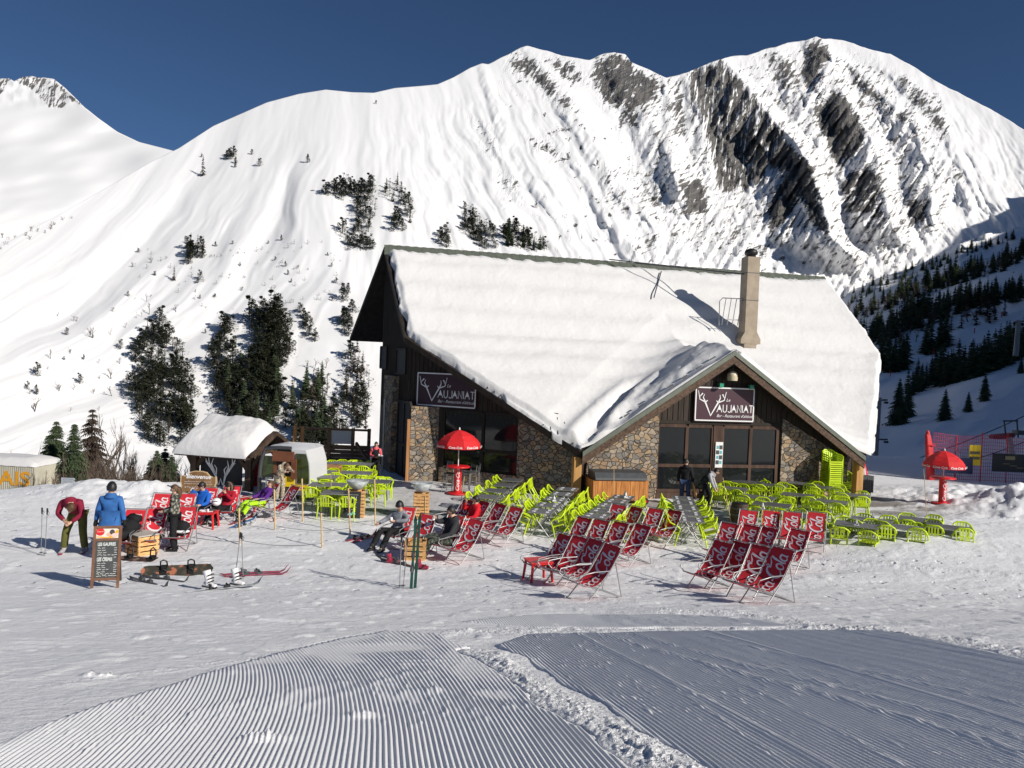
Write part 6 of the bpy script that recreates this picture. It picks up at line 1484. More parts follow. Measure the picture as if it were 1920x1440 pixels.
rz_ = zE-.08+(zR+.16-zE)*(1-np.abs(Vv-dK/2)/(dK/2+.6)); eu = np.minimum(U+.5, wK+.18-U); ev = np.minimum(Vv+.6, dK+.6-Vv)
thk = .50*np.sqrt(np.clip(np.minimum(eu*1.6, ev*2.0)/.55, 0, 1))*(1-.38*sstep(wK*.45, wK+.6, U)) + .09*fbm(U*1.6, Vv*1.6, 151, 4)*np.clip(ev*3, 0, 1)
thk = thk*(.75+.25*sstep(0, .9, ev))
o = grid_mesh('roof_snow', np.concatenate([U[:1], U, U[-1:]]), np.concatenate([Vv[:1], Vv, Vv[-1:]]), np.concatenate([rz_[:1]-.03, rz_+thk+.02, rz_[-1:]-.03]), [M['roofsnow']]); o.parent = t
b0, b1 = KP(364, 852), KP(452, 917); m = MB(); zb0 = b1.z-kz-.25; zb1 = b0.z-kz; x0 = b0.x-k0.x; x1 = b1.x-k0.x
m.box((x0+x1)/2, .15, (zb0+zb1)/2, x1-x0, .05, zb1-zb0); 
def ant(px, py): q = KP(px, py); return (q.x-k0.x, q.z-kz)
def zz2(l): return [ant(300+x/4, 740+y/4) for x, y in l]
I4 = Matrix.Translation((0, .115, 0))
for l, w_ in (([(410, 690), (385, 610), (350, 560), (310, 520), (295, 478)], (.05, .09, .09, .07, .02)), ([(350, 560), (330, 520), (325, 475)], (.07, .05, .02)), ([(385, 605), (350, 530), (368, 485)], (.07, .05, .02)), ([(310, 520), (296, 510)], (.04, .02)), ([(392, 620), (395, 560), (375, 535)], (.05, .04, .02)),
        ([(455, 690), (470, 620), (510, 565), (540, 530), (558, 490)], (.05, .09, .09, .07, .02)), ([(510, 565), (535, 520), (530, 480)], (.07, .05, .02)), ([(475, 610), (500, 550), (490, 500)], (.07, .05, .02)), ([(540, 530), (560, 520)], (.04, .02)), ([(470, 620), (462, 570), (485, 545)], (.05, .04, .02)), ([(415, 690), (430, 640), (450, 690)], .05)):
    m.stroke(zz2(l), list(w_) if isinstance(w_, tuple) else w_, I4, 1, 0)
m.build('antler_panel', [M['blackmat'], M['white']], t)
# gondola cabin turned into a snack bar
gD = 27.0; g0, g1 = at(482, 955, gD), at(582, 955, gD); gw_ = g1.x-g0.x; gz0 = G((g0.x+g1.x)/2, gD); gh = at(530, 842, gD).z-gz0
t = thing('gondola_cabin', 'white and grey gondola cabin turned into a snack bar with tinted windows', 'gondola cabin', ((g0.x+g1.x)/2, gD, gz0), R(-8))
def cabsec(z):   # half width by height
    f = z/gh; return gw_/2*(1.0-.10*abs(f-.4)**1.5*2.2-.22*max(0, f-.72)**1.2*2.2)
zs2 = np.linspace(.18, gh, 15); dp = 1.7
def shell(m, x0f, x1f, y, mt, zlo=.18, zhi=None, th=.06):
    zz = [z for z in np.linspace(zlo, zhi or gh, 10)]; pl = [(cabsec(z)*x0f, z) for z in zz]+[(cabsec(z)*x1f, z) for z in reversed(zz)]; m.prism(pl, th, mt, Matrix.Translation((0, y, 0)))
m = MB(); shell(m, .30, 1.0, -.02, 0)
V = []; F = []
for z in zs2:
    for x, y in ((-cabsec(z), dp*.92), (cabsec(z), dp*.92), (cabsec(z)*1.0, 0.0)): V.append((x, y, z))
for i in range(len(zs2)-1): F += [(i*3, i*3+1, i*3+4, i*3+3), (i*3+1, i*3+2, i*3+5, i*3+4)]
m.add(V, F, 0); rt = cabsec(gh)
m.add([(-rt, 0, gh), (rt, 0, gh), (rt*.8, .2, gh+.1), (-rt*.8, .2, gh+.1), (-rt, dp, gh), (rt, dp, gh), (rt*.8, dp-.2, gh+.1), (-rt*.8, dp-.2, gh+.1)], [(0, 1, 2, 3), (3, 2, 6, 7), (1, 5, 6, 2), (0, 3, 7, 4), (4, 7, 6, 5)], 0, True)
m.box(0, dp/2, .16, gw_*.96, dp*.95, .12, 1); m.build('shell', [mat('cabin_white', (.62, .63, .65), .35, coat=.3), M['dgrey']], t)
m = MB(); zz = np.linspace(.1, gh, 12); m.tube([(-cabsec(z)*.98, -.04, z) for z in zz]+[(-cabsec(gh)*.3, -.04, gh+.04), (cabsec(gh)*.3, -.04, gh+.04)], .07, 8); m.tube([(-cabsec(.12)*.95, -.04, .12), (cabsec(.12)*.3, -.04, .12)], .05, 8); m.build('door_frame', [M['dgrey']], t)
m = MB(); shell(m, .52, .97, -.075, 0, gh*.34, gh*.93, .05); m.build('side_window', [M['cabglass']], t)
m = MB(); z_ = gh*.235; shell(m, .42, 1.005, -.085, 0, gh*.20, gh*.31, .05); m.box(gw_*.32, -.095, gh*.255, gw_*.22, .01, .05, 1); m.build('yellow_stripe', [M['yellow'], M['red']], t)
m = MB(); m.box(-gw_*.02, -.10, gh*.86, gw_*.42, .06, gh*.2); m.box(gw_*.20, -.12, gh*.62, gw_*.1, .05, gh*.40); m.box(-gw_*.26, .02, gh*.60, gw_*.17, .05, gh*.36); m.build('shutter', [mat('red_brown_wood', (.16, .055, .025), .6, var=.2, scale=4)], t)
m = MB(); m.box(-gw_*.1, dp*.7, gh*.5, gw_*.72, .05, gh*.86); m.build('rear_panel', [M['black']], t)
m = MB(); m.box(-gw_*.34, .0, gh*.62, gw_*.22, .03, gh*.46); m.build('front_window', [M['cabglass']], t)
m = MB(); m.box(.0, .0, gh*.36, gw_*.40, .1, gh*.20, 0); m.box(.0, .03, gh*.15, gw_*.4, .1, gh*.22, 1); m.build('counter', [M['yellow'], M['darkwood']], t)
m = MB(); m.tube([(-gw_*.36, -.02, .2), (-gw_*.36, -.02, gh*.42), (-gw_*.25, -.02, gh*.42)], .025, 6); m.build('handrail', [M['white']], t)
# red banner behind the cabin
q = at(476, 905, 29.5); m = MB(); m.prism([(-.35, 0), (.25, 0), (.42, 1.7), (-.15, 2.25), (-.35, 1.7)], .03); m.stroke([(-.2, .4), (-.05, .9), (.1, 1.3)], .12, Matrix.Identity(4), 1, -.005); o = m.build('banner', [M['cloth'], M['white']], None, (q.x, 29.5, G(q.x, 29.5))); tag(o, 'red flag banner half hidden between the kiosk post and the cabin', 'banner')
# ------------------------------------------------------------------ deck railing left of the house
fD = 37.0; a0, a1 = at(545, 872, fD), at(692, 872, fD); t = thing('deck_railing', 'brown wooden deck railing with boards and clear panels', 'railing', (a0.x, fD, G(a0.x, fD)), R(3)); wf = a1.x-a0.x; hz_ = at(600, 803, fD).z-G(a0.x, fD)
def fx2(px): return (at(px, 840, fD).x-a0.x)
for px in (552, 566, 616, 660, 690): m = MB(); m.box(fx2(px), 0, hz_/2, .15, .15, hz_+.1, 0); m.build('post', [M['orangewood'] if px < 570 else M['deckwood']], t)
m = MB(); m.box((fx2(566)+wf)/2, 0, hz_-.03, wf-fx2(566), .12, .1); m.box((fx2(566)+wf)/2, 0, hz_*.62, wf-fx2(566), .08, .07); m.build('rail', [M['deckwood']], t)
m = MB()
for k in range(7): m.box((fx2(566)+wf)/2, .03, .1+k*hz_*.088, wf-fx2(566), .04, hz_*.082)
m.build('boards', [M['deckwood']], t)
m = MB(); m.box((fx2(620)+fx2(657))/2, .02, hz_*.81, fx2(657)-fx2(620), .02, hz_*.3); m.build('frosted_panel', [mat('frosted_panel', (.5, .52, .52), .3)], t)
m = MB(); m.beam((fx2(668), -.3, 1.5), (fx2(700), -1.4, .7), .1, .14); m.beam((fx2(560), 0, .5), (fx2(545), -.4, .9), .1, .1); m.build('handrail', [M['deckwood']], t)
# bench table at the back of the terrace
q = gp(612, 873, .8); t = thing('wooden_table', 'orange wooden table at the back of the left terrace below the railing', 'table', (q.x, q.y, G(q.x, q.y))); m = MB(); m.box(0, 0, .78, 1.1, .7, .06); m.build('tabletop', [M['orangewood']], t)
for sx in (-1, 1):
    for sy in (-1, 1): m = MB(); m.box(sx*.5, sy*.3, .38, .07, .07, .76); m.build('leg', [M['orangewood']], t)
# ------------------------------------------------------------------ truck and signpost on the left
tD = 42; q0, q1 = at(-120, 900, tD), at(70, 900, tD); zT_, zB_ = at(30, 874, tD).z, at(30, 922, tD).z
t = thing('delivery_truck', 'cream corrugated truck body with orange letters and snow on its roof', 'truck', ((q0.x+q1.x)/2, tD, zB_-.9), R(-4)); wT = q1.x-q0.x; hT = zT_-zB_
m = MB(); m.box(0, 1.2, .9+hT/2, wT, 2.4, hT)
for k in range(46): m.box(-wT/2+wT*(k+.5)/46, -.015, .9+hT/2, wT/92, .03, hT*.98)
m.build('cargo_box', [mat('cream_metal', (.55, .52, .42), .5, var=.08, scale=2)], t)
m = MB(); m.text('FRAIS', hT*.95, Matrix.Translation((wT/2-.25, -.045, .9+hT*.28)) @ Matrix.Diagonal((.98, 1, .80, 1)), 0, align='RIGHT', bold=.03); m.build('lettering', [M['orange']], t)
m = MB(); m.box(0, 1.2, .75, wT*.98, 2.2, .25, 0); m.box(0, 1.0, .5, wT*.9, .3, .2, 0); m.build('chassis', [M['black']], t)
for x in (-wT*.36, wT*.12, wT*.3):
    m = MB(); T = Matrix.Translation((x, .1, .45)) @ Matrix.Rotation(math.pi/2, 4, 'X'); m.lathe([(.45, -.15), (.47, 0), (.45, .15)], 18, 0, T); m.lathe([(.2, -.16), (.2, .17)], 12, 1, T); m.build('wheel', [M['black'], M['grey']], t)
nu = 40; U, Vv = np.meshgrid(np.linspace(-wT/2-.05, wT/2+.02, nu), np.linspace(-.05, 2.45, 14)); e = np.minimum(np.minimum(U+wT/2+.05, wT/2+.02-U)*1.0, np.minimum(Vv+.05, 2.45-Vv)*1.6)
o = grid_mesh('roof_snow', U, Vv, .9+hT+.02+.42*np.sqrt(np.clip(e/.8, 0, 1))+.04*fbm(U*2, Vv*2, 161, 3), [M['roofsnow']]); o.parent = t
sD = 33.0; q = at(129, 905, sD); gz_ = G(q.x, sD); t = thing('signpost', 'piste signpost with pale and orange arrow boards by the trees', 'signpost', (q.x, sD, gz_)); 
m = MB(); m.box(-.1, 0, (q.z-gz_)/2, .07, .07, q.z-gz_+.3); m.build('post', [M['orangewood']], t)
for k, c in enumerate(('pale', 'pale', 'pale', 'orange', 'orange')):
    z = at(129, 898+k*5.0, sD).z-gz_; m = MB(); m.prism([(-.3, -.055), (.24, -.055), (.3, 0), (.24, .055), (-.3, .055)], .03, 0, Matrix.Translation((0, -.06, z))); scribble(m, -.22, z, .36, Matrix.Identity(4), 1, .02, -.066); m.build('arrow_board', [M['orange'] if c == 'orange' else mat('pale_blue_panel', (.45, .48, .52), .5), M['dgrey']], t)
# ------------------------------------------------------------------ right side: nets, padding, banners, lift
def lin(pa, pb, f): return pa.lerp(pb, f)
n0, n1 = gp(1748, 889), gp(1990, 888); nD = 40.0
def NP(px, py): return at(px, py, nD)
def netz(px): q = NP(px, 888); return G(q.x, nD)
q = NP(1742, 889); zb = netz(1742); hp_ = NP(1738, 806).z-zb; t = thing('padded_post', 'tall red padded mattress post at the left end of the safety net', 'padded post', (q.x, nD, zb))
m = MB()
for k in range(5):
    x = -.10+.05*k+random.uniform(-.01, .01); tl = hp_*(1-.07*abs(k-1)-random.uniform(0, .02)); m.tube([(x+.12, .02*k, -.05), (x+.02, .02*k, tl*.5), (x-.12+.01*k, .02*k, tl*.96), (x-.13, .02*k, tl)], [.13, .15, .10, .05], 8)
m.build('padding', [M['redpad']], t); m = MB(); m.box(.07, .0, hp_*.25, .5, .36, .05); m.box(-.03, .0, hp_*.7, .42, .34, .05); m.build('strap', [M['red']], t)
m = MB(); t = thing('safety_net', 'red mesh safety net strung on thin red poles', 'safety net', (NP(1748, 880).x, nD, zb)); x_0 = NP(1748, 880).x
xe = NP(1985, 880).x-x_0; znet = NP(1850, 817).z-zb
for k in range(int(xe/.11)): x = k*.11; sagt = znet+.06*math.cos(x*2.1); m.tube([(x, 0, .05), (x, 0, sagt)], .011, 3)
for k in range(14): z = .08+(znet-.1)*k/13; m.tube([(xe*i/24, 0, z+.06*math.cos(xe*i/24*2.1)*(k/13)) for i in range(25)], .011, 3)
m.build('mesh', [mat('net_red', (.62, .05, .09), .8)], t)
for px, py in ((1790, 817), (1838, 811), (1886, 812), (1934, 812)): q = NP(px, 885); m = MB(); m.tube([(q.x-x_0, -.02, 0), (q.x-x_0, -.02, NP(px, py).z-zb)], .03, 6); m.build('pole', [M['redpad']], t)
def banner(px0, px1, py0, py1, D, mt, label, mark):
    a, b = at(px0, py0, D), at(px1, py1, D); m = MB(); w_, h = b.x-a.x, a.z-b.z; n = 12
    V = [(w_*i/n, -.02*math.sin(i*1.3), 0) for i in range(n+1)]+[(w_*i/n, -.02*math.sin(i*1.3+.5), h) for i in range(n+1)]; m.add(V, [(i, i+1, n+2+i, n+1+i) for i in range(n)], 0, True); mark(m, w_, h)
    o = m.build('banner', [mt, M['dgrey'], mat('dull_gold', (.3, .26, .12), .6)], None, (a.x, D, b.z)); tag(o, label, 'banner')
def mk1(m, w_, h):
    for z in (.62, .36):
        x = w_*.1
        for k in range(8): m.box(x, -.035, h*z, w_*.07, .006, h*.14, 1); x += w_*.105
banner(1818, 1838, 834, 873, nD-.25, M['yellow'], 'yellow banner with two dark lines of writing on the safety net', mk1)
banner(1755, 1823, 856, 889, nD-.35, mat('navy_banner', (.01, .014, .06), .6), 'navy blue banner low on the safety net beside the padded post', lambda m, w_, h: None)
banner(1861, 1990, 850, 889, nD-.3, mat('dark_banner', (.02, .02, .022), .6), 'black banner with a gold mark on the right of the safety net', lambda m, w_, h: (m.box(w_*.25, -.035, h*.78, w_*.14, .006, h*.2, 2), [m.box(w_*(.2+.1*k), -.035, h*(.45-.1*(k % 3)), w_*.1, .004, h*.03, 2) for k in range(6)]))
# lift pylons, station beam, cables
def pylon(px, py0, py1, D, label, arms):
    q = at(px, py1, D); z1 = at(px, py0, D).z; t = thing('lift_pylon', label, 'lift pylon', (q.x, D, q.z-1)); h = z1-q.z+1; s_ = D/FPX
    m = MB(); m.tube([(-h*.01, 0, 0), (h*.01, 0, h)], [5*s_, 3.4*s_], 10); m.build('mast', [mat('pylon_grey', (.16, .17, .18), .6)], t)
    for dy, l in arms:
        m = MB(); z = h-dy*s_; m.beam((-l*s_, 0, z), (l*s_, 0, z+2*s_), 3*s_, 3*s_)
        for sx in (-1, 1):
            for k in range(3): T = Matrix.Translation((sx*l*s_*(.75+.12*k), 0, z-3*s_)) @ Matrix.Rotation(math.pi/2, 4, 'X'); m.lathe([(2.2*s_, -s_), (2.2*s_, s_)], 8, 0, T)
        m.build('crossarm', [M['dgrey']], t)
    return t
pylon(1641, 745, 884, 58, 'grey lift pylon just right of the snowy roof edge', ((6, 16), (80, 20)))
pylon(1906, 600, 655, 120, 'distant lift pylon at the right edge among the shaded spruces', ((4, 8),))
sD2 = 52; q = at(1893, 860, sD2); zs = at(1893, 790, sD2).z; t = thing('lift_station', 'lift return station with a red beam and leaning mast behind the nets', 'lift station', (q.x, sD2, q.z-.3)); s_ = sD2/FPX; h = zs-q.z+.3
m = MB(); m.beam((8*s_, 0, 0), (-4*s_, 0, h*.62), 8*s_, 8*s_); m.build('mast', [mat('pale_steel', (.4, .38, .34), .6)], t)
m = MB(); m.prism([(-34*s_, h*.60), (-30*s_, h*.66), (4*s_, h*.72), (10*s_, h*.66), (2*s_, h*.58), (-30*s_, h*.56)], .5); m.build('beam', [mat('dark_red_steel', (.22, .03, .03), .6)], t)
m = MB(); m.tube([(-10*s_, 0, h*.7), (-14*s_, 0, h*1.0)], 1.5*s_, 6); m.tube([(14*s_, 0, h*.62), (10*s_, 0, h*1.0)], 1.5*s_, 6); m.tube([(-16*s_, 0, h), (12*s_, 0, h*1.02)], 1.5*s_, 6); m.box(20*s_, 0, h*.74, 26*s_, .6, 8*s_); m.build('gantry', [M['dgrey']], t)
def cable(a, b, sag, r_, label):
    m = MB(); pts = [tuple(a.lerp(b, i/24)-a-Vector((0, 0, sag*4*(i/24)*(1-i/24)))) for i in range(25)]; m.tube(pts, r_, 4); o = m.build('lift_cable', [M['dgrey']], None, a); tag(o, label, 'cable', 'lift cables')
cable(at(1600, 892, 57), at(1990, 745, 56), .6, .035, 'upper dark lift cable rising to the right behind the nets'); cable(at(1600, 915, 60), at(1990, 800, 60), .6, .035, 'lower dark lift cable rising to the right behind the nets')
# piste marker poles on the shaded slope
for i, (x, y) in enumerate(((1827, 625), (1878, 595), (1669, 706), (1750, 665))):
    b = on_val(x, y); h = 10/FPX*b.y; m = MB(); m.tube([(0, 0, 0), (.05, 0, h)], h*.09, 6); m.tube([(.0, 0, h*.75), (.05, 0, h)], h*.12, 6); o = m.build('piste_marker', [M['redpad']], None, b); tag(o, 'small red piste marker pole on the shaded slope', 'marker pole', 'piste marker poles')
# grey planter and folded parasols by the right corner post
q = gp(1622, 935); zt = at(1622, 891, q.y).z-q.z; t = thing('planter_screen', 'dark grey slatted screen box on legs right of the corner post', 'screen', (q.x, q.y, 0), .25); m = MB()
for k in range(7): m.box(-.33+.11*k, 0, zt*.62, .095, .03, zt*.72)
m.box(0, .2, zt*.62, .76, .34, zt*.7); m.build('panel', [M['dgrey']], t)
for x in (-.3, .3): m = MB(); m.box(x, .1, zt*.15, .05, .05, zt*.32); m.build('leg', [M['dgrey']], t)
q = at(1613, 880, 33.4); t = thing('folded_parasol', 'folded red and white parasol behind the corner post', 'parasol', (q.x, 33.4, 0)); z1 = at(1610, 846, 33.4).z
m = MB(); m.tube([(0, 0, 0), (0, 0, z1)], .03, 6); m.build('pole', [M['grey']], t)
m = MB(); V = []; N = 16
for z, r_ in ((z1, .02), (z1-.2, .1), (z1-.7, .2), (z1-1.1, .27)):
    for k in range(N): a = 2*math.pi*k/N; rr_ = r_*(1+.25*(k % 2)); V.append((rr_*math.cos(a), rr_*math.sin(a), z-.05*(k % 2)))
m.add(V, [(i*N+j, i*N+(j+1) % N, (i+1)*N+(j+1) % N, (i+1)*N+j) for i in range(3) for j in range(N)], 0)
for i, f in enumerate(m.f): m.m[i] = 1 if (i % N) in (9, 10, 11, 12, 13) else 0
m.build('canopy', [M['cloth'], M['white']], t)
# ------------------------------------------------------------------ people
def skin(joints, edges, sub=2, root=0):
    """continuous surface grown round a jointed skeleton: joints = [(pos, rx, ry)]"""
    me = bpy.data.meshes.new('s'); me.from_pydata([tuple(j[0]) for j in joints], edges, []); me.update()
    o = bpy.data.objects.new('s', me); COL.objects.link(o)
    md = o.modifiers.new('skin', 'SKIN'); md.use_smooth_shade = True
    for i, j in enumerate(joints):
        sv = me.skin_vertices[0].data[i]; sv.radius = (j[1], j[2] if len(j) > 2 else j[1]); sv.use_root = (i == root)
    if sub: sb = o.modifiers.new('sub', 'SUBSURF'); sb.levels = sub; sb.render_levels = sub
    dg = bpy.context.evaluated_depsgraph_get(); dg.update(); r = bpy.data.meshes.new_from_object(o.evaluated_get(dg))
    v = [tuple(q.co) for q in r.vertices]; f = [tuple(p.vertices) for p in r.polygons]
    bpy.data.objects.remove(o); bpy.data.meshes.remove(me); bpy.data.meshes.remove(r); return v, f
def camo(name, a, b, c, sc=14):
    m = bpy.data.materials.new(name); m.use_nodes = True; n = m.node_tree; p = n.nodes['Principled BSDF']; p.inputs['Roughness'].default_value = .85
    tc = n.nodes.new('ShaderNodeTexCoord'); z = n.nodes.new('ShaderNodeTexNoise'); z.inputs['Scale'].default_value = sc; z.inputs['Detail'].default_value = 2
    r = n.nodes.new('ShaderNodeValToRGB'); r.color_ramp.interpolation = 'CONSTANT'; e = r.color_ramp.elements; e[0].color = (*a, 1); e[1].color = (*b, 1); e[1].position = .47; k = e.new(.56); k.color = (*c, 1)
    n.links.new(tc.outputs['Object'], z.inputs['Vector']); n.links.new(z.outputs['Fac'], r.inputs[0]); n.links.new(r.outputs[0], p.inputs['Base Color']); return m
def cl(name, c, v=.15): return mat(name, c, .8, var=v, scale=7, bump=.006, bscale=14, spec=.25)
C = dict(maroon=cl('maroon_fabric', (.20, .012, .035)), olive=cl('olive_fabric', (.10, .10, .025)), blue=cl('blue_fabric', (.035, .13, .36)), bright=cl('bright_blue_fabric', (.012, .11, .48)),
         black=cl('black_fabric', (.012, .012, .014)), red=cl('red_fabric', (.36, .012, .03)), red2=cl('bright_red_fabric', (.55, .01, .02)), purple=cl('purple_fabric', (.09, .02, .20)), lime=cl('lime_fabric', (.40, .72, .02)),
         grey=cl('grey_fabric', (.22, .23, .26)), pink=cl('pink_fabric', (.75, .13, .16)), navy=cl('navy_fabric', (.018, .022, .05)), dark=cl('charcoal_fabric', (.03, .032, .036)), vest=cl('dark_green_vest', (.025, .035, .03)), lightgrey=cl('light_grey_fabric', (.4, .4, .42)),
         camo=camo('camouflage_fabric', (.03, .032, .025), (.13, .13, .10), (.34, .33, .28)), camo2=camo('dark_camouflage_fabric', (.015, .02, .016), (.04, .05, .035), (.10, .11, .085)), beige=camo('beige_patterned_fabric', (.42, .36, .26), (.2, .13, .08), (.6, .56, .46), 18),
         jean=cl('denim', (.035, .06, .13)))
HAIR = {'brown': mat('brown_hair', (.09, .045, .02), .6, var=.35, scale=30), 'dark': mat('dark_hair', (.015, .011, .009), .55, var=.3, scale=30), 'fur': mat('fur_trim', (.14, .09, .06), .9, var=.4, scale=40)}
M['eye'] = mat('eye', (.02, .015, .012), .3); M['lips'] = mat('lips', (.42, .14, .12), .5)
def Vv3(*a): return Vector(a)
STAND = dict(pelvis=(0, 0, .95), waist=(0, 0, 1.10), chest=(0, 0, 1.27), neck=(0, .01, 1.49), head=(0, -.01, 1.63), shl=(.185, 0, 1.40), ell=(.26, .03, 1.14), wrl=(.27, -.05, .89), shr=(-.185, 0, 1.40), elr=(-.26, .03, 1.14), wrr=(-.27, -.05, .89),
             hil=(.10, 0, .91), knl=(.12, -.02, .49), anl=(.13, .02, .09), hir=(-.10, 0, .91), knr=(-.12, -.02, .49), anr=(-.13, .02, .09))
SIT = dict(pelvis=(0, .05, .40), waist=(0, .13, .52), chest=(0, .21, .68), neck=(0, .27, .90), head=(0, .24, 1.04), shl=(.19, .22, .82), ell=(.27, .06, .60), wrl=(.2, -.16, .58), shr=(-.19, .22, .82), elr=(-.27, .06, .60), wrr=(-.2, -.16, .58),
           hil=(.10, 0, .40), knl=(.13, -.42, .50), anl=(.14, -.62, .10), hir=(-.10, 0, .40), knr=(-.13, -.42, .50), anr=(-.14, -.62, .10))
def person(label, loc, rz, pose, top, legs, scale=1.0, hair='dark', hairlen=0, helmet=None, gloves=None, face=(0, -1, 0), vest=None, coat=.0, boots='black', goggles=False, hood=None, toe=(0, -1, 0), group=None, arms=None):
    J = {k: Vector(v) for k, v in pose.items()}
    J['collar'] = J['neck'].lerp(J['chest'], .30); J['chest'] = J['chest'].lerp(J['waist'], .12)
    t = thing('person', label, 'person', loc, rz, group); t.scale = (scale,)*3
    order = ['pelvis', 'waist', 'chest', 'collar', 'neck', 'head', 'shl', 'ell', 'wrl', 'shr', 'elr', 'wrr', 'hil', 'knl', 'anl', 'hir', 'knr', 'anr']
    ix = {k: i for i, k in enumerate(order)}
    rad = dict(pelvis=(.14, .10), waist=(.12, .095), chest=(.145, .11), collar=(.075, .07), neck=(.055, .058), head=(.075, .09), shl=(.06,), ell=(.043,), wrl=(.03,), shr=(.06,), elr=(.043,), wrr=(.03,), hil=(.085,), knl=(.058,), anl=(.042,), hir=(.085,), knr=(.058,), anr=(.042,))
    ed = [('pelvis', 'waist'), ('waist', 'chest'), ('chest', 'collar'), ('collar', 'neck'), ('neck', 'head'), ('collar', 'shl'), ('shl', 'ell'), ('ell', 'wrl'), ('collar', 'shr'), ('shr', 'elr'), ('elr', 'wrr'), ('pelvis', 'hil'), ('hil', 'knl'), ('knl', 'anl'), ('pelvis', 'hir'), ('hir', 'knr'), ('knr', 'anr')]
    fdir = Vector(face).normalized(); up = (J['head']-J['neck']).normalized()
    jn = [(J[k],)+rad[k] for k in order]; eg = [(ix[a], ix[b]) for a, b in ed]
    # feet belong to the same skeleton
    tv = Vector(toe).normalized()
    for k in ('anl', 'anr'): jn.append((J[k]+tv*.14+Vector((0, 0, -.045)), .04, .035)); eg.append((ix[k], len(jn)-1))
    v, f = skin(jn, eg); b = MB(); b.add(v, f, 0, True)
    hc = J['head']+up*.02; side = fdir.cross(up).normalized(); fu = side.cross(fdir).normalized()
    HT = Matrix(((side.x, -fdir.x, fu.x, hc.x), (side.y, -fdir.y, fu.y, hc.y), (side.z, -fdir.z, fu.z, hc.z), (0, 0, 0, 1)))   # local -y looks along the face
    # skull and face, built into the body mesh
    V = []; F = []; n, m_ = 16, 12
    for i in range(m_+1):
        th = math.pi*i/m_; z = .118*math.cos(th); k = math.sin(th)
        for j in range(n):
            a = 2*math.pi*j/n; x, y = .078*k*math.cos(a), .096*k*math.sin(a)
            if z < 0: x *= 1+z*2.2; y = y*(1+z*1.2) if y < 0 else y*(1+z*2.5)
            V.append((x, y, z))
    for i in range(m_):
        for j in range(n): F.append((i*n+j, (i+1)*n+j, (i+1)*n+(j+1) % n, i*n+(j+1) % n))
    b.add(V, F, 0, True, HT)
    b.blob((0, -.098, -.012), (.013, .02, .026), 0, 8, 6, HT); b.blob((0, -.092, -.052), (.026, .008, .008), 2, 8, 5, HT)
    for sx in (-1, 1): b.blob((sx*.031, -.086, .018), (.012, .009, .007), 1, 8, 5, HT); b.blob((sx*.08, .0, -.005), (.012, .024, .034), 0, 8, 5, HT)
    # hands: palm, four fingers bent a little and a thumb off the side
    for hnd, elb, sg in (('wrl', 'ell', 1), ('wrr', 'elr', -1)):
        w_ = J[hnd]; d = (w_-J[elb]).normalized(); q = Vector((0, -1, 0)) if abs(d.y) < .8 else Vector((0, 0, 1)); pal = (q-d*q.dot(d)).normalized(); wd = d.cross(pal).normalized()
        b.tube([w_-d*.01, w_+d*.03, w_+d*.085], [.026, .036, .034], 8)
        for k in range(4):
            o = w_+d*.08+wd*(.024-.016*k)*sg; L = (.06, .072, .068, .052)[k]; b.tube([o, o+d*L*.5+pal*.008, o+d*L*.8+pal*.03], [.0095, .009, .007], 6)
        o = w_+d*.035+wd*.032*sg; b.tube([o, o+d*.028+wd*.02*sg+pal*.015, o+d*.055+wd*.018*sg+pal*.03], [.012, .011, .008], 6)
    b.build('body', [M['skin'] if not gloves else M['skin'], M['eye'], M['lips']], t)
    def cloth(name, keys, edges, grow, mt, extra=()):
        kk = {k: i for i, k in enumerate(keys)}; jn = []
        for k in keys: r_ = rad[k]; g = grow.get(k, .02); jn.append((J[k], r_[0]+g, (r_[1] if len(r_) > 1 else r_[0])+g))
        for pos, rx, frm in extra: jn.append((pos, rx, rx)); edges = edges+[(frm, None)]
        ee = []; ei = len(keys)
        for a, c in edges:
            if c is None: ee.append((kk[a], ei)); ei += 1
            else: ee.append((kk[a], kk[c]))
        v, f = skin(jn, ee); m = MB(); m.add(v, f, 0, True); return m.build(name, [mt], t)
    up_keys = ['pelvis', 'waist', 'chest', 'collar', 'neck', 'shl', 'ell', 'wrl', 'shr', 'elr', 'wrr']
    gj = dict(pelvis=.045+coat*.4, waist=.045, chest=.045, collar=.035, neck=.018, shl=.028, ell=.024, wrl=.02, shr=.028, elr=.024, wrr=.02)
    ej = [e for e in ed if e[0] in up_keys and e[1] in up_keys]
    ext = []
    if coat: dn = (J['pelvis']-J['waist']).normalized(); ext = [(J['pelvis']+dn*coat, .2, 'pelvis')]
    cloth('jacket' if arms is None else 'sleeves', up_keys, ej, gj, C[arms] if arms else C[top], ext)
    if arms is not None or vest:
        k3 = ['pelvis', 'waist', 'chest', 'collar', 'shl', 'shr']; J2 = dict(J)
        J['shl'] = J['collar'].lerp(J['shl'], .72); J['shr'] = J['collar'].lerp(J['shr'], .72)
        cloth('vest', k3, [('pelvis', 'waist'), ('waist', 'chest'), ('chest', 'collar'), ('collar', 'shl'), ('collar', 'shr')], dict(pelvis=.055, waist=.06, chest=.062, collar=.045, shl=.04, shr=.04), C[vest or top]); J = J2
    nk = J['neck']; nd = (J['head']-J['neck']).normalized(); sd_ = nd.cross(fdir).normalized() if nd.cross(fdir).length > .05 else Vector((1, 0, 0)); fw = sd_.cross(nd)
    m = MB(); cc0 = nk.lerp(J['collar'], .25)
    for dz, rr_, tr in ((0, .088, .038), (.035, .08, .03), (-.03, .10, .042)): m.tube([cc0+nd*dz+(sd_*math.cos(a)*1.05+fw*math.sin(a))*rr_ for a in [k*.4488 for k in range(14)]], tr, 7, 0, True)
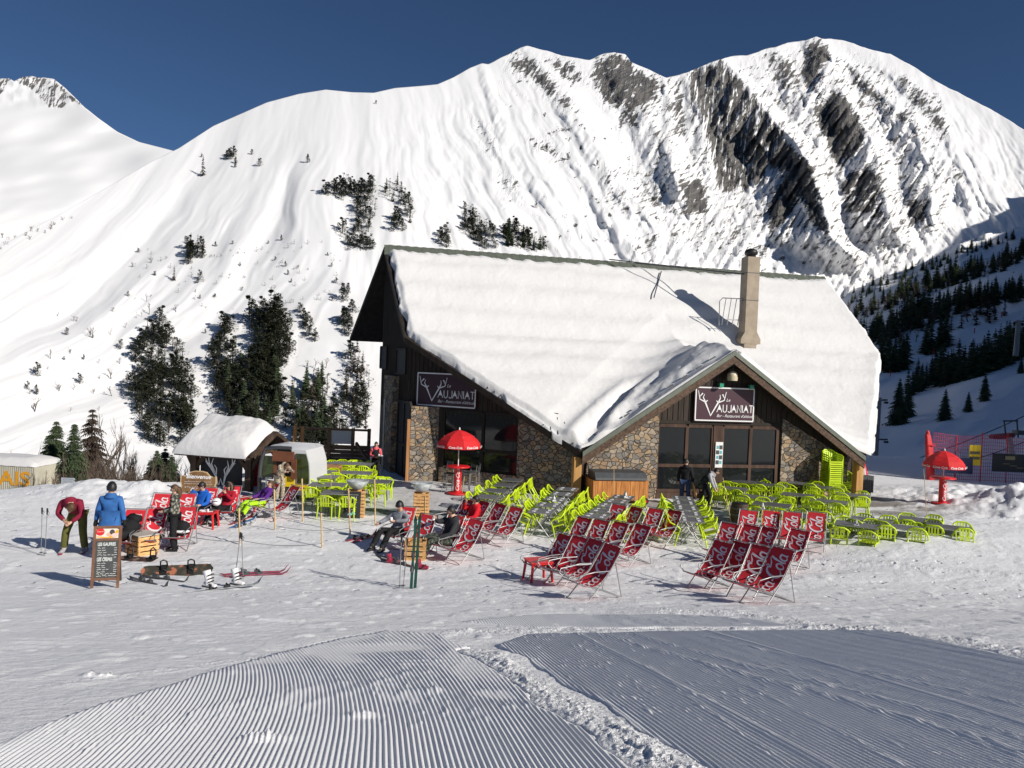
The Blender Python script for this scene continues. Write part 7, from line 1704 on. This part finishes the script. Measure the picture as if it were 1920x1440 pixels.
    m.build('collar', [C[arms] if arms else C[top]], t)
    kl = ['pelvis', 'hil', 'knl', 'anl', 'hir', 'knr', 'anr']
    cloth('trousers', kl, [e for e in ed if e[0] in kl and e[1] in kl], dict(pelvis=.025, hil=.025, knl=.03, anl=.04, hir=.025, knr=.03, anr=.04), C[legs])
    for k in ('anl', 'anr'):
        m = MB(); a = J[k]; m.tube([a+Vector((0, 0, .10)), a+Vector((0, 0, .0)), a+Vector((0, 0, -.05))], [.062, .062, .058], 8); m.tube([a-tv*.09+Vector((0, 0, -.04)), a+tv*.08+Vector((0, 0, -.04)), a+tv*.19+Vector((0, 0, -.055))], [.05, .055, .035], 8); m.build('boot', [C[boots] if boots in C else M[boots]], t)
    if gloves:
        for hnd, elb, sg in (('wrl', 'ell', 1), ('wrr', 'elr', -1)):
            w_ = J[hnd]; d = (w_-J[elb]).normalized(); m = MB(); m.tube([w_-d*.05, w_, w_+d*.05, w_+d*.10], [.05, .04, .05, .045], 8)
            q = Vector((0, -1, 0)) if abs(d.y) < .8 else Vector((0, 0, 1)); pal = (q-d*q.dot(d)).normalized(); wd = d.cross(pal).normalized()
            for k in range(4): o = w_+d*.09+wd*(.028-.019*k)*sg; m.tube([o, o+d*.04+pal*.01, o+d*(.062 if k in (1, 2) else .05)+pal*.03], [.014, .013, .011], 6)
            o = w_+d*.04+wd*.04*sg; m.tube([o, o+d*.03+wd*.02*sg+pal*.015, o+d*.06+wd*.02*sg+pal*.03], [.017, .015, .012], 6); m.build('glove', [C[gloves]], t)
    def dome(m, s, zc, front, mt=0, amp=.0):
        V = []; F = []; n, k_ = 18, 8
        for i in range(k_+1):
            th = (math.pi*.5+zc)*i/k_
            for j in range(n):
                a = 2*math.pi*j/n; y = math.sin(th)*math.sin(a); z = math.cos(th)
                if y < 0 and z < front: z = front+(z-front)*.12
                V.append((.084*s*math.sin(th)*math.cos(a), .10*s*y+.006, .122*s*z))
        for i in range(k_):
            for j in range(n): F.append((i*n+j, (i+1)*n+j, (i+1)*n+(j+1) % n, i*n+(j+1) % n))
        m.add(V, F, mt, True, HT)
    m = MB()
    if helmet: dome(m, 1.28, .35, .18); m.box(0, -.02, .02, .225, .03, .02, 0, HT); m.build('helmet', [helmet], t)
    else:
        dome(m, 1.1, .35, .42)
        if hairlen: m.tube([HT @ Vector((0, .07, .02)), HT @ Vector((0, .10, -.1)), HT @ Vector((0, .09, -.1-hairlen))], [.085, .085, .05], 10)
        m.build('hair', [HAIR[hair]], t)
    if goggles:
        m = MB(); m.tube([HT @ Vector(q) for q in ((-.085, -.03, .02), (-.06, -.088, .02), (0, -.108, .02), (.06, -.088, .02), (.085, -.03, .02))], [.016, .022, .022, .022, .016], 8); m.build('sunglasses', [M['black']], t)
    if hood:
        m = MB(); m.tube([HT @ Vector((.12*math.cos(a), -.02+.03*abs(math.cos(a)), .14*math.sin(a)-.02)) for a in [k*.3491 for k in range(18)]], .035, 8, 0, True); m.blob((0, .06, -.02), (.125, .10, .14), 1, 12, 8, HT); m.build('hood', [HAIR['fur'], C[hood]], t)
    return t
def dct(base, **k): d = dict(base); d.update(k); return d
def height(px, py0, py1):  # metres between two picture heights at a standing place
    p = gp(px, py1); return p, at(px, py0, p.y).z-p.z
# bending skier in the maroon jacket
p, h = height(140, 930, 1036)
BEND = dct(STAND, pelvis=(0, .12, .90), waist=(0, .0, 1.04), chest=(0, -.18, 1.17), neck=(.03, -.36, 1.24), head=(.08, -.46, 1.15), shl=(.20, -.24, 1.22), ell=(.27, -.30, .96), wrl=(.09, -.42, .80), shr=(-.20, -.24, 1.22), elr=(-.27, -.28, .96), wrr=(-.07, -.42, .84), hil=(.11, .1, .87), knl=(.17, .0, .48), anl=(.2, .06, .09), hir=(-.11, .1, .87), knr=(-.2, -.02, .48), anr=(-.24, .0, .09))
person('bending skier in a maroon and black jacket and olive trousers fastening clothing', p, .1, BEND, 'maroon', 'olive', h/1.32, 'brown', .0, face=(.1, -.45, -.9), hood=None, boots='lightgrey', vest=None)
# blue jacket, seen from behind
p = gp(205, 1050); h = at(208, 905, p.y).z-p.z
person('man in a long blue jacket and black helmet seen from behind, by the menu stand', p, math.pi+.15, dct(STAND, wrr=(-.30, .02, .9), wrl=(.3, .02, .9)), 'blue', 'dark', h/1.77, helmet=M['black'], gloves='black', coat=.14, face=(.5, -1, 0))
p, h = height(325, 910, 1033)
person('long haired woman in a camouflage jacket and black trousers standing side on', p, -1.25, dct(STAND, ell=(.25, -.02, 1.14), wrl=(.12, -.26, 1.08), elr=(-.25, -.02, 1.14), wrr=(-.1, -.28, 1.05)), 'camo', 'black', h/1.75, 'brown', .14, face=(0, -1, -.12))
def chairseat(px, py, deg):   # seated in the deck chair whose top rail is seen there
    rz = -R(90-deg); top = Vector((.48*-math.sin(rz), .48*math.cos(rz), 0)); q = gp(px, py, .97)-top; q.z = G(q.x, q.y); return q, rz
q, rz = chairseat(395, 915, 88); q += Vector((-.12, -.1, 0))
person('seated man in a bright blue jacket and sunglasses drinking at the red side table', q, rz-.25, dct(SIT, elr=(-.24, -.04, .82), wrr=(-.09, -.02, .98), head=(0, .16, 1.05), neck=(0, .22, .91)), 'bright', 'black', 1.02, 'dark', goggles=True, face=(-.35, -1, -.1))
q, rz = chairseat(437, 912, 92); q += Vector((-.05, -.15, 0))
person('seated person in a dark red jacket with a fur hood and sunglasses', q, rz-.3, dct(SIT, wrl=(.05, .0, .88), ell=(.25, .0, .7), wrr=(-.05, .02, .88), elr=(-.25, .0, .7)), 'red', 'black', .98, 'dark', .06, goggles=True, hood='black', face=(-.3, -1, -.1))
m = MB(); m.blob((0, 0, 0), (.13, .15, .12), 0, 14, 10); m.tube([(-.07, -.13, .02), (.02, -.15, .05), (.08, -.12, .04)], .012, 6, 1); o = m.build('ski_helmet', [M['white'], M['black']], None, q+Matrix.Rotation(rz-.3, 3, 'Z') @ Vector((.02, -.38, .66))); tag(o, 'white ski helmet on the knees of the person with the fur hood', 'helmet')
q, rz = chairseat(517, 906, 48)
person('person in a purple jacket and lime trousers lying back in a deck chair', q+Vector((-.05, -.05, 0)), rz, dct(SIT, chest=(0, .26, .68), neck=(0, .34, .84), head=(0, .38, .97), shl=(.19, .26, .76), shr=(-.19, .26, .76), knl=(.15, -.42, .46), anl=(.16, -.66, .12), knr=(-.13, -.42, .46), anr=(-.14, -.7, .12)), 'purple', 'lime', .96, 'brown', .1, face=(0, -1, .1))
# at the hatch of the gondola cabin
q = at(527, 945, 26.8); hq = at(528, 865, 26.8).z-G(q.x, 26.8)
person('customer in a beige patterned snowsuit leaning into the cabin hatch', (q.x, 26.6, G(q.x, 26.6)), .9, dct(STAND, pelvis=(0, .05, .96), waist=(0, .0, 1.12), chest=(0, -.14, 1.30), neck=(0, -.28, 1.40), head=(0, -.38, 1.40), shl=(.19, -.16, 1.36), shr=(-.19, -.16, 1.36), ell=(.22, -.36, 1.2), wrl=(.16, -.56, 1.2), elr=(-.22, -.36, 1.2), wrr=(-.14, -.56, 1.2)), 'beige', 'beige', min(1.08, hq/1.5), 'brown', .08, face=(.1, -1, -.5))
# waitress
p = gp(703, 900); h = at(703, 829, p.y).z-p.z
tw = person('waitress in a pink blouse and black vest carrying a tray', p, .25, dct(STAND, ell=(.23, -.02, 1.16), wrl=(.12, -.30, 1.14), elr=(-.24, .02, 1.14), wrr=(-.02, -.32, 1.10)), 'black', 'black', h/1.75, 'dark', .02, arms='pink', vest='black', face=(-.1, -1, -.05))
tq = p+Matrix.Rotation(.25, 3, 'Z') @ Vector((.10, -.46, 1.15))*(h/1.75); m = MB(); m.lathe([(.02, 0), (.21, 0), (.22, .02), (.02, .012)], 20); o = m.build('tray', [M['dgrey']], None, tq); tag(o, 'round dark tray carried by the waitress', 'tray')
m = MB(); m.lathe([(.03, .02), (.035, .1)], 8); m.lathe([(.06, .02), (.07, .05)], 10, 1, Matrix.Translation((.1, .02, 0))); o = m.build('cups', [M['white'], M['white']], None, tq); tag(o, 'cups standing on the round dark tray', 'cups')
# pair at the crate in front
q, rz = chairseat(765, 951, 72); q += Vector((-.1, -.12, 0))
person('seated person in a grey jacket and dark helmet resting with a cup', (q.x, q.y, q.z), rz-.15, dct(SIT, shl=(.2, .2, .80), ell=(.36, .02, .74), wrl=(.08, -.14, .72), elr=(-.40, .10, .66), wrr=(-.42, -.18, .60), knl=(.12, -.42, .50), anl=(.1, -.7, .1), knr=(-.16, -.42, .50), anr=(-.2, -.72, .1), head=(0, .18, 1.05), neck=(0, .24, .9)), 'grey', 'black', 1.0, helmet=M['black'], goggles=True, face=(.15, -1, -.2), boots='dark')
cupw = Matrix.Rotation(rz-.15, 3, 'Z') @ Vector((.02, -.22, .74)); m = MB(); m.lathe([(.03, 0), (.036, .09), (.03, .09)], 10); o = m.build('cup', [M['white']], None, q+cupw); tag(o, 'white cup held by the helmeted person in grey', 'cup')
q, rz = chairseat(857, 967, 62); q += Vector((-.06, -.12, 0))
person('dark haired man in a charcoal jacket raising a white cup, seated by the crate', q, rz-.45, dct(SIT, elr=(-.30, .0, .80), wrr=(-.14, -.16, .92), ell=(.26, .02, .58), wrl=(.12, -.26, .52), head=(-.02, .2, 1.06), knl=(.16, -.42, .50), anl=(.10, -.66, .1), knr=(-.18, -.40, .50), anr=(-.16, -.66, .1)), 'dark', 'camo2', 1.06, 'dark', face=(-.5, -1, -.05), boots='dark')
m = MB(); m.lathe([(.034, 0), (.042, .09), (.034, .09)], 10); o = m.build('cup', [M['white']], None, q+Matrix.Rotation(rz-.45, 3, 'Z') @ Vector((-.12, -.25, .94))); tag(o, 'white cup raised by the man in the charcoal jacket', 'cup')
q, rz = chairseat(905, 940, 44)
person('seated man in a bright red jacket holding his hand to his face', q+Vector((-.05, -.1, 0)), rz-.2, dct(SIT, elr=(-.28, .0, .78), wrr=(-.12, -.02, .98)), 'red2', 'red2', 1.0, 'dark', face=(-.6, -1, 0))
# by the doors
p = gp(1283, 948); h = at(1280, 861, p.y).z-p.z
person('man in a black jacket and jeans seen from behind with a round wooden board', p, math.pi-.4, STAND, 'black', 'jean', h/1.75, 'dark', face=(-.6, -1, -.1))
bm = p+Vector((.32, -.15, .62)); m = MB(); m.lathe([(.02, -.015), (.27, -.015), (.27, .015), (.02, .015)], 22, 0, Matrix.Rotation(R(75), 4, 'Y') @ Matrix.Diagonal((1.2, .62, 1, 1))); o = m.build('round_board', [M['pine']], None, bm); tag(o, 'round wooden serving board held by the man in black', 'board')
p = gp(1322, 954); h = at(1325, 882, p.y).z-p.z
person('man in a dark vest with grey sleeves bending over a lime chair', p, 1.15, dct(STAND, pelvis=(0, .14, .92), waist=(0, .06, 1.07), chest=(0, -.12, 1.24), neck=(0, -.26, 1.36), head=(0, -.34, 1.42), shl=(.19, -.14, 1.30), shr=(-.19, -.14, 1.30), ell=(.22, -.24, 1.04), wrl=(.18, -.36, .80), elr=(-.22, -.24, 1.04), wrr=(-.18, -.36, .80), knl=(.12, -.14, .50), anl=(.13, -.02, .09), knr=(-.12, .06, .5), anr=(-.13, .26, .1)), 'vest', 'black', h/1.45, 'dark', arms='lightgrey', vest='vest', face=(0, -1, -.4), boots='frame')

# ------------------------------------------------------------------ ski gear
def ski_mb(L, w_, mt0=0):
    m = MB(); n = 16; V = []
    for i in range(n+1):
        f = i/n; y = -L/2+L*f; ww = w_/2*(1-.25*math.sin(math.pi*f))*(1 if .06 < f < .94 else .55 if .02 < f < .98 else .15); z = .012+.02*math.sin(math.pi*f)+(.16*((f-.88)/.12)**2 if f > .88 else 0)+(.03*((.06-f)/.06)**2 if f < .06 else 0)
        V += [(-ww, y, z), (ww, y, z), (ww, y, z-.012), (-ww, y, z-.012)]
    m.add(V, [(4*i+a, 4*i+(a+1) % 4, 4*i+4+(a+1) % 4, 4*i+4+a) for i in range(n) for a in range(4)], mt0); m.add(V[:4], [(0, 1, 2, 3)], mt0); m.add(V[-4:], [(3, 2, 1, 0)], mt0); return m
def binding(m, y, mt, s=1):
    m.box(0, y+.10*s, .055, .07, .11, .05, mt); m.tube([(-.03, y+.13*s, .06), (0, y+.08*s, .11), (.03, y+.13*s, .06)], .014, 5, mt); m.box(0, y-.17*s, .06, .075, .12, .06, mt); m.tube([(0, y-.16*s, .08), (0, y-.24*s, .13)], .022, 6, mt)
def ski(loc, rz, L, mt, label, group=None, tilt=None, w_=.1, brake=M['dgrey']):
    t = thing('ski', label, 'ski', loc, rz, group); ski_mb(L, w_).build('blade', [mt], t); m = MB(); binding(m, -.05, 0); m.build('binding', [brake], t)
    if tilt: t.rotation_euler = tilt
    return t
sk = {n: mat('ski_%s' % n, c, .3, var=.35, scale=9) for n, c in (('red', (.32, .02, .05)), ('white', (.6, .6, .6)), ('black', (.03, .03, .035)), ('blue', (.03, .16, .42)), ('green', (.008, .06, .042)), ('grey', (.3, .31, .32)))}
def ground_rot(a, b): d = b-a; return math.atan2(d.y, d.x)-math.pi/2
def skipx(x0, y0, x1, y1, mt, label, group=None, w_=.1, brake=M['dgrey']):
    a, b = gp(x0, y0), gp(x1, y1); c = (a+b)/2; c.z = G(c.x, c.y)+.012; ski(c, ground_rot(a, b), max(1.2, min(1.85, (b-a).length)), mt, label, group, None, w_, brake)
skipx(345, 1110, 492, 1101, sk['grey'], 'front grey ski with white boots standing on it', None, .11, M['black'])
for x, y in ((391, 1106), (443, 1101)):
    p = gp(x, y); m = MB(); m.tube([(0, 0, .07), (0, .01, .16), (0, .06, .34)], [.065, .06, .075], 10); m.tube([(0, .1, .07), (0, -.05, .07), (0, -.17, .06)], [.05, .055, .04], 8); m.box(0, -.02, .035, .09, .3, .03, 1)
    for z in (.14, .2, .27): m.box(0, -.06+.1*(z-.14), z, .14, .02, .02, 1)
    o = m.build('ski_boot', [M['white'], M['black']], None, (p.x, p.y, p.z+.03), 1.2); tag(o, ('left-hand' if x < 400 else 'right-hand')+' white ski boot standing on the front grey ski', 'ski boot')
skipx(243, 1089, 315, 1101, sk['black'], 'short dark ski just right of the wooden menu stand', None); skipx(268, 1085, 350, 1092, sk['black'], 'dark ski with a black binding behind the front grey ski', None)
skipx(412, 1078, 540, 1074, sk['red'], 'dark red ski lying behind the crossed ski poles', None); skipx(418, 1082, 545, 1078, sk['red'], 'second dark red ski nearest the camera by the crossed ski poles', None)
skipx(648, 1016, 705, 1004, sk['red'], 'red ski lying left of the helmeted person in grey', None); skipx(660, 1019, 716, 1001, sk['red'], 'red ski crossing another left of the helmeted person in grey', None)
skipx(430, 992, 482, 972, sk['blue'], 'blue ski lying by the bamboo pole', None, .12); skipx(428, 986, 474, 970, sk['red'], 'red ski lying behind the blue ski', None); skipx(432, 997, 480, 980, sk['white'], 'pale ski in front of the blue ski', None)
skipx(700, 1042, 790, 1068, sk['black'], 'black ski in the shade behind the upright green skis', None); skipx(712, 1052, 798, 1070, sk['black'], 'black ski lying nearest behind the upright green skis', None)
skipx(112, 1041, 122, 1024, sk['red'], 'red ski under the left foot of the bending skier', None); skipx(156, 1036, 160, 1024, sk['red'], 'red ski under the right foot of the bending skier', None)
for x, y in ((735, 1057), (790, 1068)):
    p = gp(x, y); m = MB(); m.tube([(0, .12, .07), (0, -.05, .07), (0, -.17, .06)], [.055, .06, .04], 8); m.tube([(0, .05, .07), (0, .09, .24)], [.06, .065], 8); o = m.build('ski_boot', [sk['red']], None, p, 1.4); tag(o, 'dark red ski boot on the black skis, %s' % ('beside the crate' if x < 760 else 'behind the upright green skis'), 'ski boot')
# upright green skis
p = gp(776, 1104); D = p.y; h = at(782, 962, D).z-p.z
for i, dx in enumerate((-.035, .035)):
    o = ski((p.x+dx, D+.03*i, p.z+h*.5-.12), 0, h+.2, sk['green'], ['left', 'right'][i]+' ski of the upright green pair planted in the snow', 'upright green skis', (math.pi/2-.02, .03*(1-2*i), math.pi*i), .068)
def pole(px, py0, py1, px1, label, group=None, grip=True):
    p = gp(px, py1); q = at(px1, py0, p.y)-p; t = thing('ski_pole', label, 'ski pole', p, 0, group); L = q.length; d = q.normalized()
    m = MB(); m.tube([tuple(d*-.08), tuple(d*L*.88)], .0085, 6); m.build('shaft', [M['grey']], t)
    m = MB(); m.tube([tuple(d*L*.87), tuple(d*L)], [.016, .021], 7); m.tube([tuple(d*L*.97), tuple(d*L*.9+Vector((.05, 0, 0))), tuple(d*L*.85+Vector((.03, 0, 0))), tuple(d*L*.9)], .007, 4); m.build('grip', [M['black']], t)
    m = MB(); m.lathe([(.008, .05), (.045, .06), (.008, .075)], 10); m.build('basket', [M['black']], t)
pole(77, 952, 1041, 79, 'left ski pole of the pair planted at the far left'); pole(84, 953, 1042, 89, 'right ski pole of the pair planted at the far left')
pole(441, 998, 1084, 451, 'ski pole leaning right in the crossed pair by the red skis'); pole(456, 1000, 1086, 453, 'ski pole leaning left in the crossed pair by the red skis')
pole(749, 1004, 1104, 753, 'ski pole planted left of the upright green skis'); pole(756, 1010, 1103, 764, 'ski pole planted right beside the upright green skis')
# snowboards
def snowboard(x0, y0, x1, y1, tilt, mt, label):
    a, b = gp(x0, y0), gp(x1, y1); c = (a+b)/2; L = (b-a).length; t = thing('snowboard', label, 'snowboard', (c.x, c.y, c.z+.03+.12*math.sin(abs(tilt))), ground_rot(a, b))
    m = MB(); n = 22; V = []
    for i in range(n+1):
        f = i/n; y = -L/2+L*f; e = min(f, 1-f)*L; ww = .15*math.sqrt(max(0, 1-(max(0, .16-e)/.16)**2))*(1-.10*math.sin(math.pi*f)); z = .05*max(0, (.16-e)/.16)**2; V += [(-ww-.002, y, z), (ww+.002, y, z), (ww+.002, y, z-.012), (-ww-.002, y, z-.012)]
    m.add(V, [(4*i+q, 4*i+(q+1) % 4, 4*i+4+(q+1) % 4, 4*i+4+q) for i in range(n) for q in range(4)], 0); m.build('deck', [mt], t)
    for y in (-.27, .27):
        m = MB(); m.box(0, y, .02, .22, .12, .025); m.tube([(-.09, y-.07, .03), (-.11, y-.06, .2), (-.1, y, .26), (-.11, y+.06, .2), (-.09, y+.07, .03)], .016, 6); m.tube([(.02, y-.06, .03), (.02, y, .10), (.02, y+.06, .03)], .018, 6); m.box(-.06, y, .05, .1, .1, .05); m.build('binding', [M['black']], t)
    t.rotation_euler = (0, tilt, ground_rot(a, b)); return t
sbm = camo('snowboard_graphic', (.03, .028, .02), (.06, .045, .03), (.34, .12, .06), 5)
snowboard(263, 1081, 400, 1078, .75, sbm, 'snowboard propped on its bindings, with a dark and rust graphic'); snowboard(228, 1050, 296, 1053, .1, camo('dark_snowboard_graphic', (.03, .02, .018), (.1, .03, .02), (.2, .16, .13), 6), 'dark snowboard lying flat in front of the crate')
# clothes and bags on the chairs
q, rz = chairseat(256, 957, 95); m = MB(); m.blob((0, .05, .62), (.26, .24, .22), 0, 12, 8, None, 3, .16); m.blob((.06, .16, .80), (.2, .15, .13), 0, 12, 8, None, 4, .2); m.tube([(-.12, .0, .58), (-.22, -.3, .56), (-.27, -.46, .3), (-.27, -.5, .03)], [.14, .13, .11, .10], 10); m.tube([(.1, -.1, .52), (-.08, -.34, .5), (-.14, -.46, .25), (-.14, -.5, .03)], [.13, .12, .1, .09], 10); m.blob((-.16, -.1, .68), (.15, .13, .11), 1, 10, 7, None, 5, .2)
o = m.build('ski_clothes', [C['black'], C['camo']], None, q, rz); tag(o, 'heap of black and camouflage ski clothes on a deck chair behind the crate', 'clothes')
q, rz = chairseat(351, 951, 96); t = thing('backpack', 'black backpack with white stripe and orange side on a deck chair', 'backpack', q+Vector((.05, -.02, .36)), rz+.2); m = MB(); m.blob((0, 0, .16), (.2, .14, .2), 0, 14, 10, None, 8, .05); m.build('body', [C['black']], t)
m = MB(); m.blob((0, -.07, .10), (.19, .1, .05), 0, 12, 6); m.build('stripe', [M['white']], t); m = MB(); m.blob((-.15, -.03, .2), (.06, .09, .1), 0, 10, 6); m.build('side_pocket', [mat('orange_fabric', (.75, .16, .03), .8)], t)
q, rz = chairseat(297, 955, 96); m = MB(); m.blob((.1, .02, .38), (.2, .16, .09), 0, 12, 7, None, 11, .15); o = m.build('dark_bag', [C['black']], None, q, rz); tag(o, 'small dark bag on the deck chair left of the woman in camouflage', 'bag')
q, rz = chairseat(880, 937, 44); m = MB(); m.blob((-.1, -.2, .42), (.22, .2, .12), 0, 12, 7, None, 12, .15); o = m.build('navy_jacket', [C['navy']], None, q, rz); tag(o, 'dark blue jacket heaped on the deck chair beside the man in red', 'jacket')
